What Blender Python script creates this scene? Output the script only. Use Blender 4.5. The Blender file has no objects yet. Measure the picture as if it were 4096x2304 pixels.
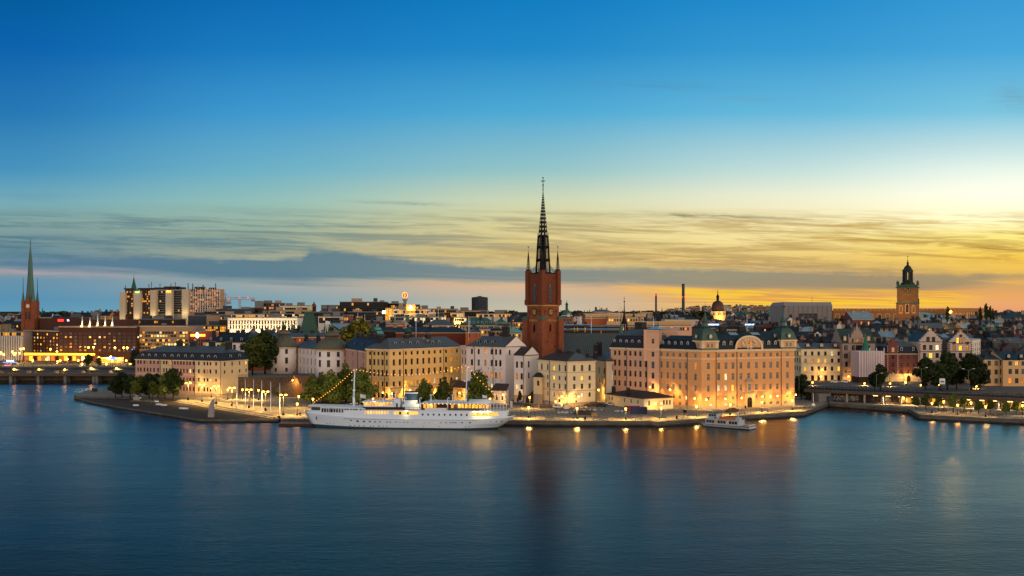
import bpy, bmesh, math, random
from math import sin, cos, pi, radians, sqrt, atan2
from mathutils import Vector
random.seed(7)
sc = bpy.context.scene
COL = sc.collection
# camera
CH, FPX, HOR = 39.5, 4096.0, 1255.0
cam_d = bpy.data.cameras.new('camera'); cam = bpy.data.objects.new('camera', cam_d); COL.objects.link(cam)
cam.location = (0, 0, CH); cam.rotation_euler = (pi/2, 0, 0)
cam_d.lens = 36; cam_d.sensor_width = 36; cam_d.shift_y = (HOR-1152)/4096
cam_d.clip_start = 1; cam_d.clip_end = 40000
sc.camera = cam
sc.view_settings.view_transform = 'Standard'; sc.view_settings.look = 'None'
sc.view_settings.exposure = 0; sc.view_settings.gamma = 1
try:
 sc.cycles.use_denoising = True; sc.cycles.max_bounces = 5; sc.cycles.diffuse_bounces = 2; sc.cycles.glossy_bounces = 3
 sc.cycles.transparent_max_bounces = 6; sc.cycles.sample_clamp_indirect = 4; sc.cycles.caustics_reflective = False
 sc.cycles.caustics_refractive = False
except Exception: pass
def srgb(c):
 if isinstance(c, str): c = tuple(int(c[i:i+2], 16) for i in (0, 2, 4))
 return tuple((v/255/12.92) if v/255 <= .04045 else ((v/255+.055)/1.055)**2.4 for v in c)+(1,)
# node helper
class NT:
 def __init__(s, tree): s.t = tree; s.n = tree.nodes; s.l = tree.links
 def new(s, ty, **k):
  n = s.n.new(ty)
  for a, b in k.items(): setattr(n, a, b)
  return n
 def put(s, sock, v):
  if hasattr(v, 'is_linked') or hasattr(v, 'links'): s.l.new(v, sock)
  else: sock.default_value = v
 def m(s, op, a, b=0.0, c=None, clamp=False):
  n = s.new('ShaderNodeMath', operation=op, use_clamp=clamp)
  s.put(n.inputs[0], a); s.put(n.inputs[1], b)
  if c is not None: s.put(n.inputs[2], c)
  return n.outputs[0]
 def ss(s, x, a, b):
  n = s.new('ShaderNodeMapRange', interpolation_type='SMOOTHSTEP')
  s.put(n.inputs[0], x); n.inputs[1].default_value = a; n.inputs[2].default_value = b
  return n.outputs[0]
 def lin(s, x, a, b, c=0.0, d=1.0):
  n = s.new('ShaderNodeMapRange'); s.put(n.inputs[0], x)
  for i, v in enumerate((a, b, c, d)): n.inputs[i+1].default_value = v
  return n.outputs[0]
 def ramp(s, x, stops, mode='LINEAR'):
  n = s.new('ShaderNodeValToRGB'); cr = n.color_ramp; cr.interpolation = mode
  stops = sorted(stops)
  cr.elements[0].position = stops[0][0]; cr.elements[0].color = stops[0][1]
  cr.elements[1].position = stops[-1][0]; cr.elements[1].color = stops[-1][1]
  for p, c in stops[1:-1]:
   e = cr.elements.new(p); e.color = c
  s.put(n.inputs[0], x); return n.outputs[0]
 def mix(s, f, a, b, mode='MIX'):
  n = s.new('ShaderNodeMix', data_type='RGBA', blend_type=mode)
  s.put(n.inputs[0], f); s.put(n.inputs[6], a); s.put(n.inputs[7], b)
  return n.outputs[2]
 def noise(s, vec, scale, detail=3, rough=.5, dist=0.0):
  n = s.new('ShaderNodeTexNoise'); s.put(n.inputs['Vector'], vec)
  n.inputs['Scale'].default_value = scale; n.inputs['Detail'].default_value = detail
  n.inputs['Roughness'].default_value = rough; n.inputs['Distortion'].default_value = dist
  return n.outputs[0]
 def vec(s, x, y, z=0.0):
  n = s.new('ShaderNodeCombineXYZ'); s.put(n.inputs[0], x); s.put(n.inputs[1], y); s.put(n.inputs[2], z); return n.outputs[0]
# sky: dusk gradient with stratus bands, over a faint Nishita sky
w = bpy.data.worlds.new('World'); sc.world = w; w.use_nodes = True
T = NT(w.node_tree); T.n.clear()
tc = T.new('ShaderNodeTexCoord'); sp = T.new('ShaderNodeSeparateXYZ'); T.l.new(tc.outputs['Generated'], sp.inputs[0])
dx, dy, dz = sp.outputs
hn = T.m('SQRT', T.m('ADD', T.m('MULTIPLY', dx, dx), T.m('MULTIPLY', dy, dy)))
den = T.m('MAXIMUM', dy, T.m('MULTIPLY', hn, .8))
U = T.m('DIVIDE', dx, den)
E = T.m('ABSOLUTE', T.m('DIVIDE', dz, den))
PX = T.m('MULTIPLY_ADD', U, 4096, 2048); PY = T.m('MULTIPLY_ADD', E, -4096, 1255)
ex = T.lin(E, 0, .6)
def col(st):
 return T.ramp(ex, [((1255-y)/4096/.6, srgb(c)) for y, c in st])
LC = col([(1255,'5f9cb8'),(1200,'5791b3'),(1120,'6892aa'),(1080,'8c96a2'),(1030,'5f8698'),(950,'7c999c'),(880,'82a39f'),(800,'74abb8'),(680,'4793bd'),(450,'2478b4'),(200,'0863ad'),(0,'005c9e'),(-500,'2c6488'),(-1200,'2e5c78')])
ML = col([(1255,'7aa6b2'),(1200,'78a0ae'),(1150,'93a5a9'),(1100,'93a3a2'),(1020,'9fa692'),(950,'97a996'),(880,'98b4a4'),(800,'8fbdb8'),(680,'6cb0c6'),(450,'3d97cd'),(200,'187abe'),(0,'0a6cb4'),(-500,'3a7498'),(-1200,'3a6a86')])
CC = col([(1255,'c8bfa4'),(1200,'bdb5a2'),(1150,'d8b694'),(1100,'c6b387'),(1020,'dcc27c'),(950,'e2cf8e'),(880,'dcd39c'),(800,'cdd6b4'),(680,'93c3c6'),(450,'4da9d4'),(200,'1f88c8'),(0,'0f7cc0'),(-500,'4a86a4'),(-1200,'48788e')])
MR = col([(1255,'e3a063'),(1215,'e6ae78'),(1180,'e8ad62'),(1150,'e0a352'),(1100,'d6b478'),(1020,'efcf80'),(950,'fae6a0'),(880,'f7e9b4'),(780,'e9ebd0'),(680,'bfdcd8'),(450,'62b7db'),(200,'3498d0'),(0,'208acb'),(-500,'5590ac'),(-1200,'548298')])
RC = col([(1255,'e39a70'),(1215,'eca870'),(1180,'e8a860'),(1150,'d8a468'),(1100,'ecbc58'),(1020,'ffd552'),(950,'ffec80'),(880,'fffbc8'),(780,'fefce4'),(680,'e6f2e6'),(450,'7cc6e0'),(200,'46a6da'),(0,'369ad4'),(-500,'5f9ab2'),(-1200,'5c8a9c')])
c = T.mix(T.ss(PX, 0, 1100), LC, ML); c = T.mix(T.ss(PX, 900, 2200), c, CC)
c = T.mix(T.ss(PX, 2050, 3150), c, MR); c = T.mix(T.ss(PX, 3000, 4150), c, RC)
tilt = T.m('MULTIPLY_ADD', PX, -.030, PY)
sv = T.vec(T.m('DIVIDE', PX, 700), T.m('DIVIDE', tilt, 34), 0)
n1 = T.noise(sv, 1.0, 5, .6, .6)
n2 = T.noise(T.vec(T.m('DIVIDE', PX, 260), T.m('DIVIDE', tilt, 15), 3), 1.0, 5, .65, .9)
n3 = T.noise(T.vec(T.m('DIVIDE', PX, 90), T.m('DIVIDE', PY, 60), 7), 1.0, 4, .6)
n4 = T.noise(T.vec(T.m('DIVIDE', PX, 1300), T.m('DIVIDE', tilt, 90), 11), 1.0, 3, .5)
wob = T.m('MULTIPLY_ADD', n3, 34, -17)
veil = T.m('MULTIPLY', T.ss(PY, 820, 905), T.m('SUBTRACT', 1.0, T.ss(PY, 1020, 1075)))
st = T.m('MULTIPLY', T.ss(T.m('ADD', T.m('MULTIPLY', n1, .65), T.m('MULTIPLY', n2, .35)), .43, .62), veil)
stc = T.ramp(T.lin(PX, 0, 4096), [(0, srgb('4c7488')), (.3, srgb('69868a')), (.5, srgb('a89f7a')), (.75, srgb('bb9c5e')), (1, srgb('c39a4c'))])
c = T.mix(T.m('MULTIPLY', st, T.lin(PX, 1500, 4000, .82, .92)), c, stc)
gw = T.m('MULTIPLY', T.ss(n2, .55, .72), T.m('MULTIPLY', veil, T.ss(PX, 1500, 3000)))
c = T.mix(T.m('MULTIPLY', gw, .35), c, srgb('ffe48a'))
def curve(pts):
 r = T.ramp(T.lin(PX, -200, 4300), [((p+200)/4500, (((v-950)/300),)*3+(1,)) for p, v in pts])
 return T.m('MULTIPLY_ADD', r, 300, 950)
top = curve([(-200,1046),(500,1026),(1100,1030),(1215,1026),(1245,1004),(1420,1008),(1500,1024),(1700,1046),(2000,1062),(2400,1068),(2900,1074),(3400,1088),(4300,1100)])
bot = curve([(-200,1072),(300,1078),(700,1105),(1200,1135),(1500,1126),(1900,1128),(2150,1136),(2500,1146),(3000,1160),(3300,1168),(3700,1166),(4000,1128),(4300,1110)])
ta = T.ss(T.m('SUBTRACT', T.m('ADD', PY, T.m('ADD', wob, T.m('MULTIPLY_ADD', n1, 60, -30))), top), -10, 20)
tb = T.m('SUBTRACT', 1.0, T.ss(T.m('SUBTRACT', T.m('ADD', PY, T.m('MULTIPLY_ADD', n1, 80, -40)), bot), -26, 16))
bandc = T.ramp(T.lin(PX, 0, 4096), [(0, srgb('457494')), (.28, srgb('47738a')), (.5, srgb('68818a')), (.68, srgb('8b8a78')), (.85, srgb('94866c')), (1, srgb('a28c6a'))])
bandc = T.mix(T.m('MULTIPLY', n1, .35), bandc, T.mix(.5, bandc, srgb('9aa8a0')))
c = T.mix(T.m('MULTIPLY', T.m('MULTIPLY', ta, tb), .88), c, bandc)
pk = T.m('MULTIPLY', T.ss(T.m('SUBTRACT', PY, bot), -8, 6), T.m('SUBTRACT', 1.0, T.ss(T.m('SUBTRACT', PY, bot), 8, 40)))
pkc = T.ramp(T.lin(PX, 0, 4096), [(0, srgb('b6a5a2')), (.35, srgb('b0a6a0')), (.5, srgb('e8b488')), (.62, srgb('f8bd55')), (.75, srgb('ffd428')), (.9, srgb('ffc030')), (1, srgb('f0aa5c'))])
c = T.mix(T.m('MULTIPLY', T.m('MULTIPLY', pk, T.ss(n1, .46, .66)), T.lin(PX, 0, 2200, .4, .8)), c, pkc)
yl = T.m('MULTIPLY', T.m('MULTIPLY', T.ss(PY, 1152, 1172), T.m('SUBTRACT', 1.0, T.ss(PY, 1205, 1262))), T.m('MULTIPLY', T.ss(PX, 2350, 3050), T.m('SUBTRACT', 1.0, T.ss(PX, 3750, 4000))))
c = T.mix(T.m('MULTIPLY', T.m('MULTIPLY', yl, T.ss(T.m('ADD', T.m('MULTIPLY', n4, .5), T.m('MULTIPLY', n1, .5)), .40, .56)), .9), c, srgb('ffcf22'))
th = T.noise(T.vec(T.m('DIVIDE', PX, 420), T.m('DIVIDE', tilt, 9), 19), 1.0, 3, .5, .3)
c = T.mix(T.m('MULTIPLY', T.m('MULTIPLY', yl, T.ss(th, .47, .6)), .75), c, srgb('d9935e'))
for px_, py_, a_, b_, k_, cc_ in [(2750,1040,1000,26,.62,'b2915c'),(3300,1075,700,16,.5,'a88c66'),(2500,990,500,12,.45,'c0a068'),(1300,950,700,12,.3,'8a9484'),(1630,812,190,8,.75,'6f8b8c'),(2850,866,430,10,.8,'8c8664'),(1900,876,330,13,.5,'9a9c80'),(2300,856,300,9,.4,'a79f78'),
  (3250,935,520,20,.45,'c4a358'),(3600,965,430,12,.7,'b98d40'),(3950,990,260,9,.6,'a87c3c'),(2990,905,300,22,.42,'b7a066'),
  (2600,340,330,22,.28,'4d8fae'),(3000,398,160,7,.35,'7795a8'),(4070,390,90,60,.4,'6f97ab'),(900,832,520,9,.3,'8aa79c'),(250,1095,420,14,.42,'b3a3a4'),(1350,870,330,6,.4,'8a9c8c'),
  (3980,1030,160,16,.55,'c48a44'),(150,790,200,26,.25,'5f91a8'),(2750,1108,160,12,.35,'b79a70'),(600,960,600,14,.4,'58808f'),(1000,1000,500,10,.5,'5f828c')]:
 ddx = T.m('DIVIDE', T.m('SUBTRACT', PX, px_), a_)
 ddy = T.m('DIVIDE', T.m('SUBTRACT', T.m('ADD', T.m('MULTIPLY_ADD', T.m('SUBTRACT', PX, px_), -.035, PY), T.m('MULTIPLY_ADD', n3, b_*1.6, -b_*.8)), py_), b_)
 r2 = T.m('ADD', T.m('MULTIPLY', ddx, ddx), T.m('MULTIPLY', ddy, ddy))
 g = T.m('MULTIPLY', T.m('POWER', 2.718, T.m('MULTIPLY', r2, -1.3)), T.m('MULTIPLY', T.ss(n2, .3, .6), k_*1.2), clamp=True)
 c = T.mix(g, c, srgb(cc_))
hg = T.m('MULTIPLY_ADD', T.m('MULTIPLY', T.m('MULTIPLY', T.ss(PY, 560, 760), T.m('SUBTRACT', 1.0, T.ss(PY, 860, 960))), T.ss(PX, 2700, 3900)), .08, 1.0)
c = T.mix(1.0, c, T.vec(hg, hg, hg), 'MULTIPLY')
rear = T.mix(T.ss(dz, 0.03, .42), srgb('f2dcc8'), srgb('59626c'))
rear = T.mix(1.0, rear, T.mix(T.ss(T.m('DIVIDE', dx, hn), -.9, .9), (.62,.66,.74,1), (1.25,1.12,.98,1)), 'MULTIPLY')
REAR = T.new('ShaderNodeVectorMath', operation='SCALE'); T.l.new(rear, REAR.inputs[0]); REAR.inputs[3].default_value = 4.2  # unseen sky behind the camera, brightened well past the front to light facades
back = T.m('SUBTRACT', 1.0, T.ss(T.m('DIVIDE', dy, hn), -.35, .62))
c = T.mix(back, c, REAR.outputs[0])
c = T.mix(T.m('SUBTRACT', 1.0, T.ss(dz, -.05, -.005)), c, srgb('24323c'))
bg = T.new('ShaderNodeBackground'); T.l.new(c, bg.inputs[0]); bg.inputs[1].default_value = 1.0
nis = T.new('ShaderNodeTexSky', sky_type='NISHITA'); nis.sun_disc = False; nis.sun_elevation = radians(4); nis.sun_rotation = radians(62)
bg2 = T.new('ShaderNodeBackground'); T.l.new(nis.outputs[0], bg2.inputs[0]); bg2.inputs[1].default_value = .0015
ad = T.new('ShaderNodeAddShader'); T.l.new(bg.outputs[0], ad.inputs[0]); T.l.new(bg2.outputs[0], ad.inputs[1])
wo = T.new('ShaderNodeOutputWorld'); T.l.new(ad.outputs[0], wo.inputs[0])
w.cycles.sampling_method = 'MANUAL'; w.cycles.sample_map_resolution = 512
sun_d = bpy.data.lights.new('sun', 'SUN'); sun = bpy.data.objects.new('sun', sun_d); COL.objects.link(sun)
sun_d.energy = .5; sun_d.angle = radians(12); sun_d.color = (1, .82, .62)
az, el = radians(62), radians(4)
sun.rotation_euler = Vector((sin(az)*cos(el), cos(az)*cos(el), sin(el))).to_track_quat('Z', 'Y').to_euler()
# materials
MATS = {}
def newmat(name):
 m = bpy.data.materials.new(name); m.use_nodes = True; t = NT(m.node_tree)
 b = t.n['Principled BSDF']; MATS[name] = m; return m, t, b
def coord(t, kind='Object'):
 n = t.new('ShaderNodeTexCoord'); return n.outputs[kind]
def plain(name, c, rough=.8, metal=0.0, var=.12, scale=.25, bump=0.0):
 if name in MATS: return MATS[name]
 m, t, b = newmat(name); c = srgb(c)
 o = coord(t)
 n = t.noise(o, scale, 4, .6); n2 = t.noise(o, scale*9, 2, .6)
 f = t.m('MULTIPLY_ADD', t.m('ADD', t.m('MULTIPLY', n, .65), t.m('MULTIPLY', n2, .35)), 2.2*var, 1-1.1*var)
 cc = t.mix(1.0, c, t.vec(f, f, f), 'MULTIPLY'); t.l.new(cc, b.inputs['Base Color'])
 b.inputs['Roughness'].default_value = rough; b.inputs['Metallic'].default_value = metal; b.inputs['Specular IOR Level'].default_value = .25
 if bump:
  bn = t.new('ShaderNodeBump'); t.l.new(n2, bn.inputs['Height']); bn.inputs['Strength'].default_value = bump; bn.inputs['Distance'].default_value = .1
  t.l.new(bn.outputs[0], b.inputs['Normal'])
 return m
def wallm(name, c, streak=.16):
 if name in MATS: return MATS[name]
 m, t, b = newmat(name); c = srgb(c)
 uv = coord(t, 'UV'); s = t.new('ShaderNodeSeparateXYZ'); t.l.new(uv, s.inputs[0])
 a = t.noise(coord(t), .16, 5, .65)
 st_ = t.noise(t.vec(t.m('MULTIPLY', s.outputs[0], 1.1), t.m('MULTIPLY', s.outputs[1], .12), 0), 1, 3, .6)
 f = t.m('MULTIPLY_ADD', t.m('ADD', t.m('MULTIPLY', a, .55), t.m('MULTIPLY', st_, .45)), 2*streak, 1-streak)
 t.l.new(t.mix(1.0, c, t.vec(f, t.m('POWER', f, 1.15), t.m('POWER', f, 1.35)), 'MULTIPLY'), b.inputs['Base Color'])
 b.inputs['Roughness'].default_value = .9; b.inputs['Specular IOR Level'].default_value = .2
 return m
def roofm(name, c, gap=1.1, metal=.35, rough=.38, seam=1.5, var=.3, wdt=.14):
 if name in MATS: return MATS[name]
 m, t, b = newmat(name); c = srgb(c)
 s = t.new('ShaderNodeSeparateXYZ'); t.l.new(coord(t, 'UV'), s.inputs[0])
 fr = t.m('FRACT', t.m('DIVIDE', s.outputs[0], gap))
 line = t.m('LESS_THAN', t.m('ABSOLUTE', t.m('SUBTRACT', fr, .5)), wdt)
 sheet = t.noise(t.vec(t.m('FLOOR', t.m('DIVIDE', s.outputs[0], gap)), t.m('FLOOR', t.m('DIVIDE', s.outputs[1], 2.4)), 0), 7.3, 1, .5)
 big = t.noise(coord(t), .12, 4, .6)
 f = t.m('MULTIPLY_ADD', t.m('ADD', t.m('MULTIPLY', sheet, .5), t.m('MULTIPLY', big, .7)), 2*var, 1-1.2*var)
 f = t.m('MULTIPLY', f, t.m('MULTIPLY_ADD', line, seam-1, 1.0))  # lighter seams put ridges catching the sky into the colour; lower values darken
 t.l.new(t.mix(1.0, c, t.vec(f, f, f), 'MULTIPLY'), b.inputs['Base Color'])
 b.inputs['Metallic'].default_value = metal
 t.l.new(t.m('MULTIPLY_ADD', big, .3, rough-.1), b.inputs['Roughness'])
 bn = t.new('ShaderNodeBump'); t.l.new(line, bn.inputs['Height']); bn.inputs['Distance'].default_value = .06; bn.inputs['Strength'].default_value = .6
 t.l.new(bn.outputs[0], b.inputs['Normal'])
 return m
def brickm(name, c1, c2, mortar, bw=.6, bh=.22, var=.35):
 if name in MATS: return MATS[name]
 m, t, b = newmat(name)
 n = t.new('ShaderNodeTexBrick'); t.l.new(coord(t, 'UV'), n.inputs['Vector'])
 n.inputs['Color1'].default_value = srgb(c1); n.inputs['Color2'].default_value = srgb(c2); n.inputs['Mortar'].default_value = srgb(mortar)
 n.inputs['Scale'].default_value = 1; n.inputs['Brick Width'].default_value = bw; n.inputs['Row Height'].default_value = bh; n.inputs['Mortar Size'].default_value = bh*.09
 big = t.noise(coord(t), .2, 5, .7)
 f = t.m('MULTIPLY_ADD', big, 2*var, 1-var)
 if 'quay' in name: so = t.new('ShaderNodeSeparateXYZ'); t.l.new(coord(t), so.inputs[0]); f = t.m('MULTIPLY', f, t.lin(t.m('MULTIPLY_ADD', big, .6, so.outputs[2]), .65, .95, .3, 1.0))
 t.l.new(t.mix(1.0, n.outputs[0], t.vec(f, f, f), 'MULTIPLY'), b.inputs['Base Color'])
 b.inputs['Roughness'].default_value = .9; b.inputs['Specular IOR Level'].default_value = .2
 return m
def glow(name, c, s, sample=False):
 if name in MATS: return MATS[name]
 m, t, b = newmat(name); c = srgb(c)
 b.inputs['Base Color'].default_value = (.02, .02, .02, 1); b.inputs['Emission Color'].default_value = c; b.inputs['Emission Strength'].default_value = s
 if not sample: m.cycles.emission_sampling = 'NONE'
 return m
def litwin(name, c, s):
 m, t, b = newmat(name); c = srgb(c)
 oi = t.new('ShaderNodeObjectInfo'); rn = t.m('MULTIPLY', oi.outputs['Random'], 40.0)
 o = t.new('ShaderNodeSeparateXYZ'); t.l.new(coord(t), o.inputs[0])
 n = t.noise(t.vec(t.m('ADD', o.outputs[0], rn), t.m('MULTIPLY', o.outputs[2], 1.6), rn), 2.6, 2, .6)
 k = t.m('MULTIPLY', t.m('MULTIPLY_ADD', oi.outputs['Random'], .9, .45), t.lin(n, .3, .7, .25, 1.5))
 b.inputs['Base Color'].default_value = (.02, .02, .02, 1); b.inputs['Emission Color'].default_value = c
 t.l.new(t.m('MULTIPLY', k, s), b.inputs['Emission Strength']); b.inputs['Roughness'].default_value = .1
 m.cycles.emission_sampling = 'NONE'; return m
def glassm(name, c='14181c', rough=.08):
 m, t, b = newmat(name)
 oi = t.new('ShaderNodeObjectInfo')
 cc = t.mix(oi.outputs['Random'], srgb(c), tuple(min(1, v*3.2) for v in srgb(c)[:3])+(1,)); t.l.new(cc, b.inputs['Base Color'])
 b.inputs['Roughness'].default_value = rough; b.inputs['IOR'].default_value = 1.5; b.inputs['Specular IOR Level'].default_value = .14
 return m
def leafm(name, c1, c2):
 m, t, b = newmat(name)
 oi = t.new('ShaderNodeObjectInfo')
 n = t.noise(coord(t), 1.1, 3, .7); cc = t.mix(t.lin(n, .3, .7), srgb(c1), srgb(c2))
 k = t.m('MULTIPLY_ADD', oi.outputs['Random'], .8, .6)
 t.l.new(t.mix(1.0, cc, t.vec(k, k, t.m('MULTIPLY', k, .95)), 'MULTIPLY'), b.inputs['Base Color'])
 b.inputs['Roughness'].default_value = .7; b.inputs['Specular IOR Level'].default_value = .15
 return m
glassm('glass', '14110f'); glassm('glass_pale', '343a3e', .15)
litwin('lit', 'ffb52e', 2.3); litwin('lit_amber', 'ff8f1a', 1.3); litwin('lit_dim', 'd98f3a', .55); litwin('lit_white', 'ffe2a0', 1.8)
leafm('leaf', '34421a', '666b28'); leafm('leaf_dark', '17220f', '35401a'); leafm('leaf_autumn', '5d5a18', '8a7c26')
plain('bark', '2c2119', .95); plain('frame_white', 'b9b2a6', .6, var=.05); plain('frame_brown', '3c2a20', .7, var=.05); plain('frame_grey', '6e6a62', .6, var=.05)
plain('iron', '17181a', .5, .5); plain('steel_white', 'cdd0d2', .4, .1, var=.05); plain('pipe', '2c2a2a', .5, .3)
plain('chimney_dark', '2a2523', .8); plain('chimney_cap', '4a4a4c', .6); plain('door_wood', '4b2f1c', .6)
# geometry helper
class MB:
 def __init__(s): s.v = []; s.f = []; s.mi = []; s.ms = []; s.sm = []
 def mat(s, m):
  m = MATS[m] if isinstance(m, str) else m
  if m not in s.ms: s.ms.append(m)
  return s.ms.index(m)
 def face(s, pts, m, smooth=False):
  b = len(s.v); s.v += [tuple(p) for p in pts]; s.f.append(tuple(range(b, b+len(pts)))); s.mi.append(s.mat(m)); s.sm.append(smooth); return s
 def mesh(s, verts, faces, m, smooth=False):
  b = len(s.v); s.v += [tuple(p) for p in verts]; k = s.mat(m)
  for f in faces: s.f.append(tuple(i+b for i in f)); s.mi.append(k); s.sm.append(smooth)
  return s
 def prism(s, poly, z0, z1, m, top=None, bottom=True, capm=None):
  top = top or poly; n = len(poly)
  vs = [(p[0], p[1], z0) for p in poly]+[(p[0], p[1], z1) for p in top]
  s.mesh(vs, [(i, (i+1) % n, n+(i+1) % n, n+i) for i in range(n)], m)
  s.face([(p[0], p[1], z1) for p in top], capm or m)
  if bottom: s.face([(p[0], p[1], z0) for p in reversed(poly)], m)
  return s
 def box(s, x0, x1, y0, y1, z0, z1, m): return s.prism([(x0, y0), (x1, y0), (x1, y1), (x0, y1)], z0, z1, m)
 def obox(s, c, ang, w, d, z0, z1, m, cap=None):
  ca, sa = cos(ang), sin(ang)
  return s.prism([(c[0]+ca*x-sa*y, c[1]+sa*x+ca*y) for x, y in ((-w/2, -d/2), (w/2, -d/2), (w/2, d/2), (-w/2, d/2))], z0, z1, m, capm=cap)
 def lathe(s, c, prof, m, n=24, ang=0, smooth=True, sq=None, sx=1, sy=1):
  vs = []; fs = []
  for r, z in prof:
   for i in range(n):
    a = ang+2*pi*i/n; vs.append((c[0]+r*cos(a)*sx, c[1]+r*sin(a)*sy, z))
  for j in range(len(prof)-1):
   for i in range(n): fs.append((j*n+i, j*n+(i+1) % n, (j+1)*n+(i+1) % n, (j+1)*n+i))
  s.mesh(vs, fs, m, smooth)
  for j, rev in ((0, True), (len(prof)-1, False)):
   if prof[j][0] > .01:
    p = vs[j*n:(j+1)*n]; s.face(p[::-1] if rev else p, m)
  return s
 def tube(s, a, b, r0, r1, m, n=6):
  a, b = Vector(a), Vector(b); d = (b-a)
  if d.length < 1e-6: return s
  q = d.to_track_quat('Z', 'Y'); vs = []
  for p, r in ((a, r0), (b, r1)):
   for i in range(n): vs.append(p+q @ Vector((r*cos(2*pi*i/n), r*sin(2*pi*i/n), 0)))
  s.mesh(vs, [(i, (i+1) % n, n+(i+1) % n, n+i) for i in range(n)], m, n > 5)
  s.face(vs[:n][::-1], m); s.face(vs[n:], m); return s
 def path(s, pts, r, m, n=5):
  for a, b in zip(pts, pts[1:]): s.tube(a, b, r, r, m, n)
  return s
 def ball(s, c, r, m, n=8, k=6, sz=1):
  return s.lathe(c, [(max(.001, r*sin(pi*j/k)), c[2]-r*sz*cos(pi*j/k)) for j in range(k+1)], m, n)
 def build(s, name, parent=None, org=None):
  me = bpy.data.meshes.new(name)
  o_ = Vector(parent['wl']) if parent is not None and 'wl' in parent else Vector((0, 0, 0))
  if org is not None: o_ = Vector(org)
  me.from_pydata([tuple(Vector(v)-o_) for v in s.v], [], s.f)
  for m in s.ms: me.materials.append(m)
  me.polygons.foreach_set('material_index', s.mi); me.polygons.foreach_set('use_smooth', s.sm)
  uv = me.uv_layers.new(name='UVMap'); dat = []
  for f in s.f:
   P = [Vector(s.v[i]) for i in f]; n = Vector((0, 0, 0))
   for i in range(len(P)):
    a, b = P[i], P[(i+1) % len(P)]
    n += Vector(((a.y-b.y)*(a.z+b.z), (a.z-b.z)*(a.x+b.x), (a.x-b.x)*(a.y+b.y)))
   if n.length < 1e-9: n = Vector((0, 0, 1))
   n.normalize(); u = Vector((-n.y, n.x, 0))
   u = u.normalized() if u.length > .02 else Vector((1, 0, 0))
   v = n.cross(u)
   for p in P: dat += [p.dot(u), p.dot(v)]
  uv.data.foreach_set('uv', dat)
  if any(s.sm):
   b = bmesh.new(); b.from_mesh(me); bmesh.ops.remove_doubles(b, verts=b.verts, dist=.0005); b.to_mesh(me); b.free()
  o = bpy.data.objects.new(name, me); COL.objects.link(o)
  if parent is not None: o.parent = parent
  elif org is not None: o.location = o_
  o['wl'] = tuple(o_)
  return o
def thing(name, loc, label, cat, group=None):
 o = bpy.data.objects.new(name, None); COL.objects.link(o); o.location = loc; o.empty_display_size = 1
 o['wl'] = tuple(loc); o['label'] = label; o['category'] = cat
 if group: o['group'] = group
 return o
def tag(o, label, cat, group=None, kind=None):
 if label: o['label'] = label
 if cat: o['category'] = cat
 if group: o['group'] = group
 if kind: o['kind'] = kind
 return o
def structure(o): o['kind'] = 'structure'; return o
def kids(o): return [c for c in LINK.get(o.name, [])]
def copy_tree(root, loc, rz=0.0, sc_=1.0, label=None, name=None):
 ch = {}
 def rec(o, par):
  c = o.copy(); COL.objects.link(c)
  if par is not None: c.parent = par
  for k in o.children: rec(k, c)
  return c
 r = rec(root, None); r.location = loc; r.rotation_euler = (0, 0, rz); r.scale = (sc_,)*3; r['wl'] = tuple(loc)
 if label: r['label'] = label
 return r
def wx(px, Y): return (px-2048)/FPX*Y
def wz(py, Y): return CH-(py-HOR)/FPX*Y
def ydep(py, z): return FPX*(CH-z)/(py-HOR)
def gp(px, py, z=1.8): Y = ydep(py, z); return (wx(px, Y), Y)
def at(px, Y): return (wx(px, Y), Y)
# windows: shared unit meshes
WM = {}
def winmesh(glass='glass', frame='frame_white', style='r', bars=1):
 k = (glass, frame, style, bars)
 if k in WM: return WM[k]
 b = MB(); t = .07
 if style == 'a':
  n = 8; pts = [(-.5, 0), (.5, 0)]+[(.5*cos(pi*i/n), .74+.26*sin(pi*i/n)) for i in range(n+1)]
  inn = [(x*.8, .06+(z-.06)*.93 if z > .1 else .06) for x, z in pts]
  b.face([(x, .05, z) for x, z in inn], glass)
  m = len(pts)
  for i in range(m):
   j = (i+1) % m
   b.face([(pts[i][0], 0, pts[i][1]), (pts[j][0], 0, pts[j][1]), (inn[j][0], 0, inn[j][1]), (inn[i][0], 0, inn[i][1])], frame)
   b.face([(inn[i][0], 0, inn[i][1]), (inn[j][0], 0, inn[j][1]), (inn[j][0], .05, inn[j][1]), (inn[i][0], .05, inn[i][1])], frame)
 else:
  b.box(-.44, .44, .04, .06, .04, .96, glass)
  b.box(-.5, -.5+t*1.2, 0, .08, 0, 1, frame); b.box(.5-t*1.2, .5, 0, .08, 0, 1, frame)
  b.box(-.5+t*1.2, .5-t*1.2, 0, .08, 0, .045, frame); b.box(-.5+t*1.2, .5-t*1.2, 0, .08, .955, 1, frame)
 if bars: b.box(-.035, .035, -.01, .03, .045, .955 if style != 'a' else .93, frame)
 if bars > 0: b.box(-.41, .41, -.005, .03, .62, .655, frame)
 if bars > 1: b.box(-.41, .41, -.005, .03, .32, .35, frame)
 b.box(-.56, .56, -.12, -.002, -.05, -.012, frame)
 o = b.build('window_proto'); me = o.data; bpy.data.objects.remove(o); me.name = 'window'; WM[k] = me
 return me
def window(parent, p, ang, w_, h_, glass='glass', frame='frame_white', style='r', bars=1, name='window'):
 o = bpy.data.objects.new(name, winmesh(glass, frame, style, bars)); COL.objects.link(o); o.parent = parent
 l = Vector(p)-Vector(parent['wl']); o.location = l; o.rotation_euler = (0, 0, ang); o.scale = (w_, 1, h_); return o
R_ = random.Random(5)
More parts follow.
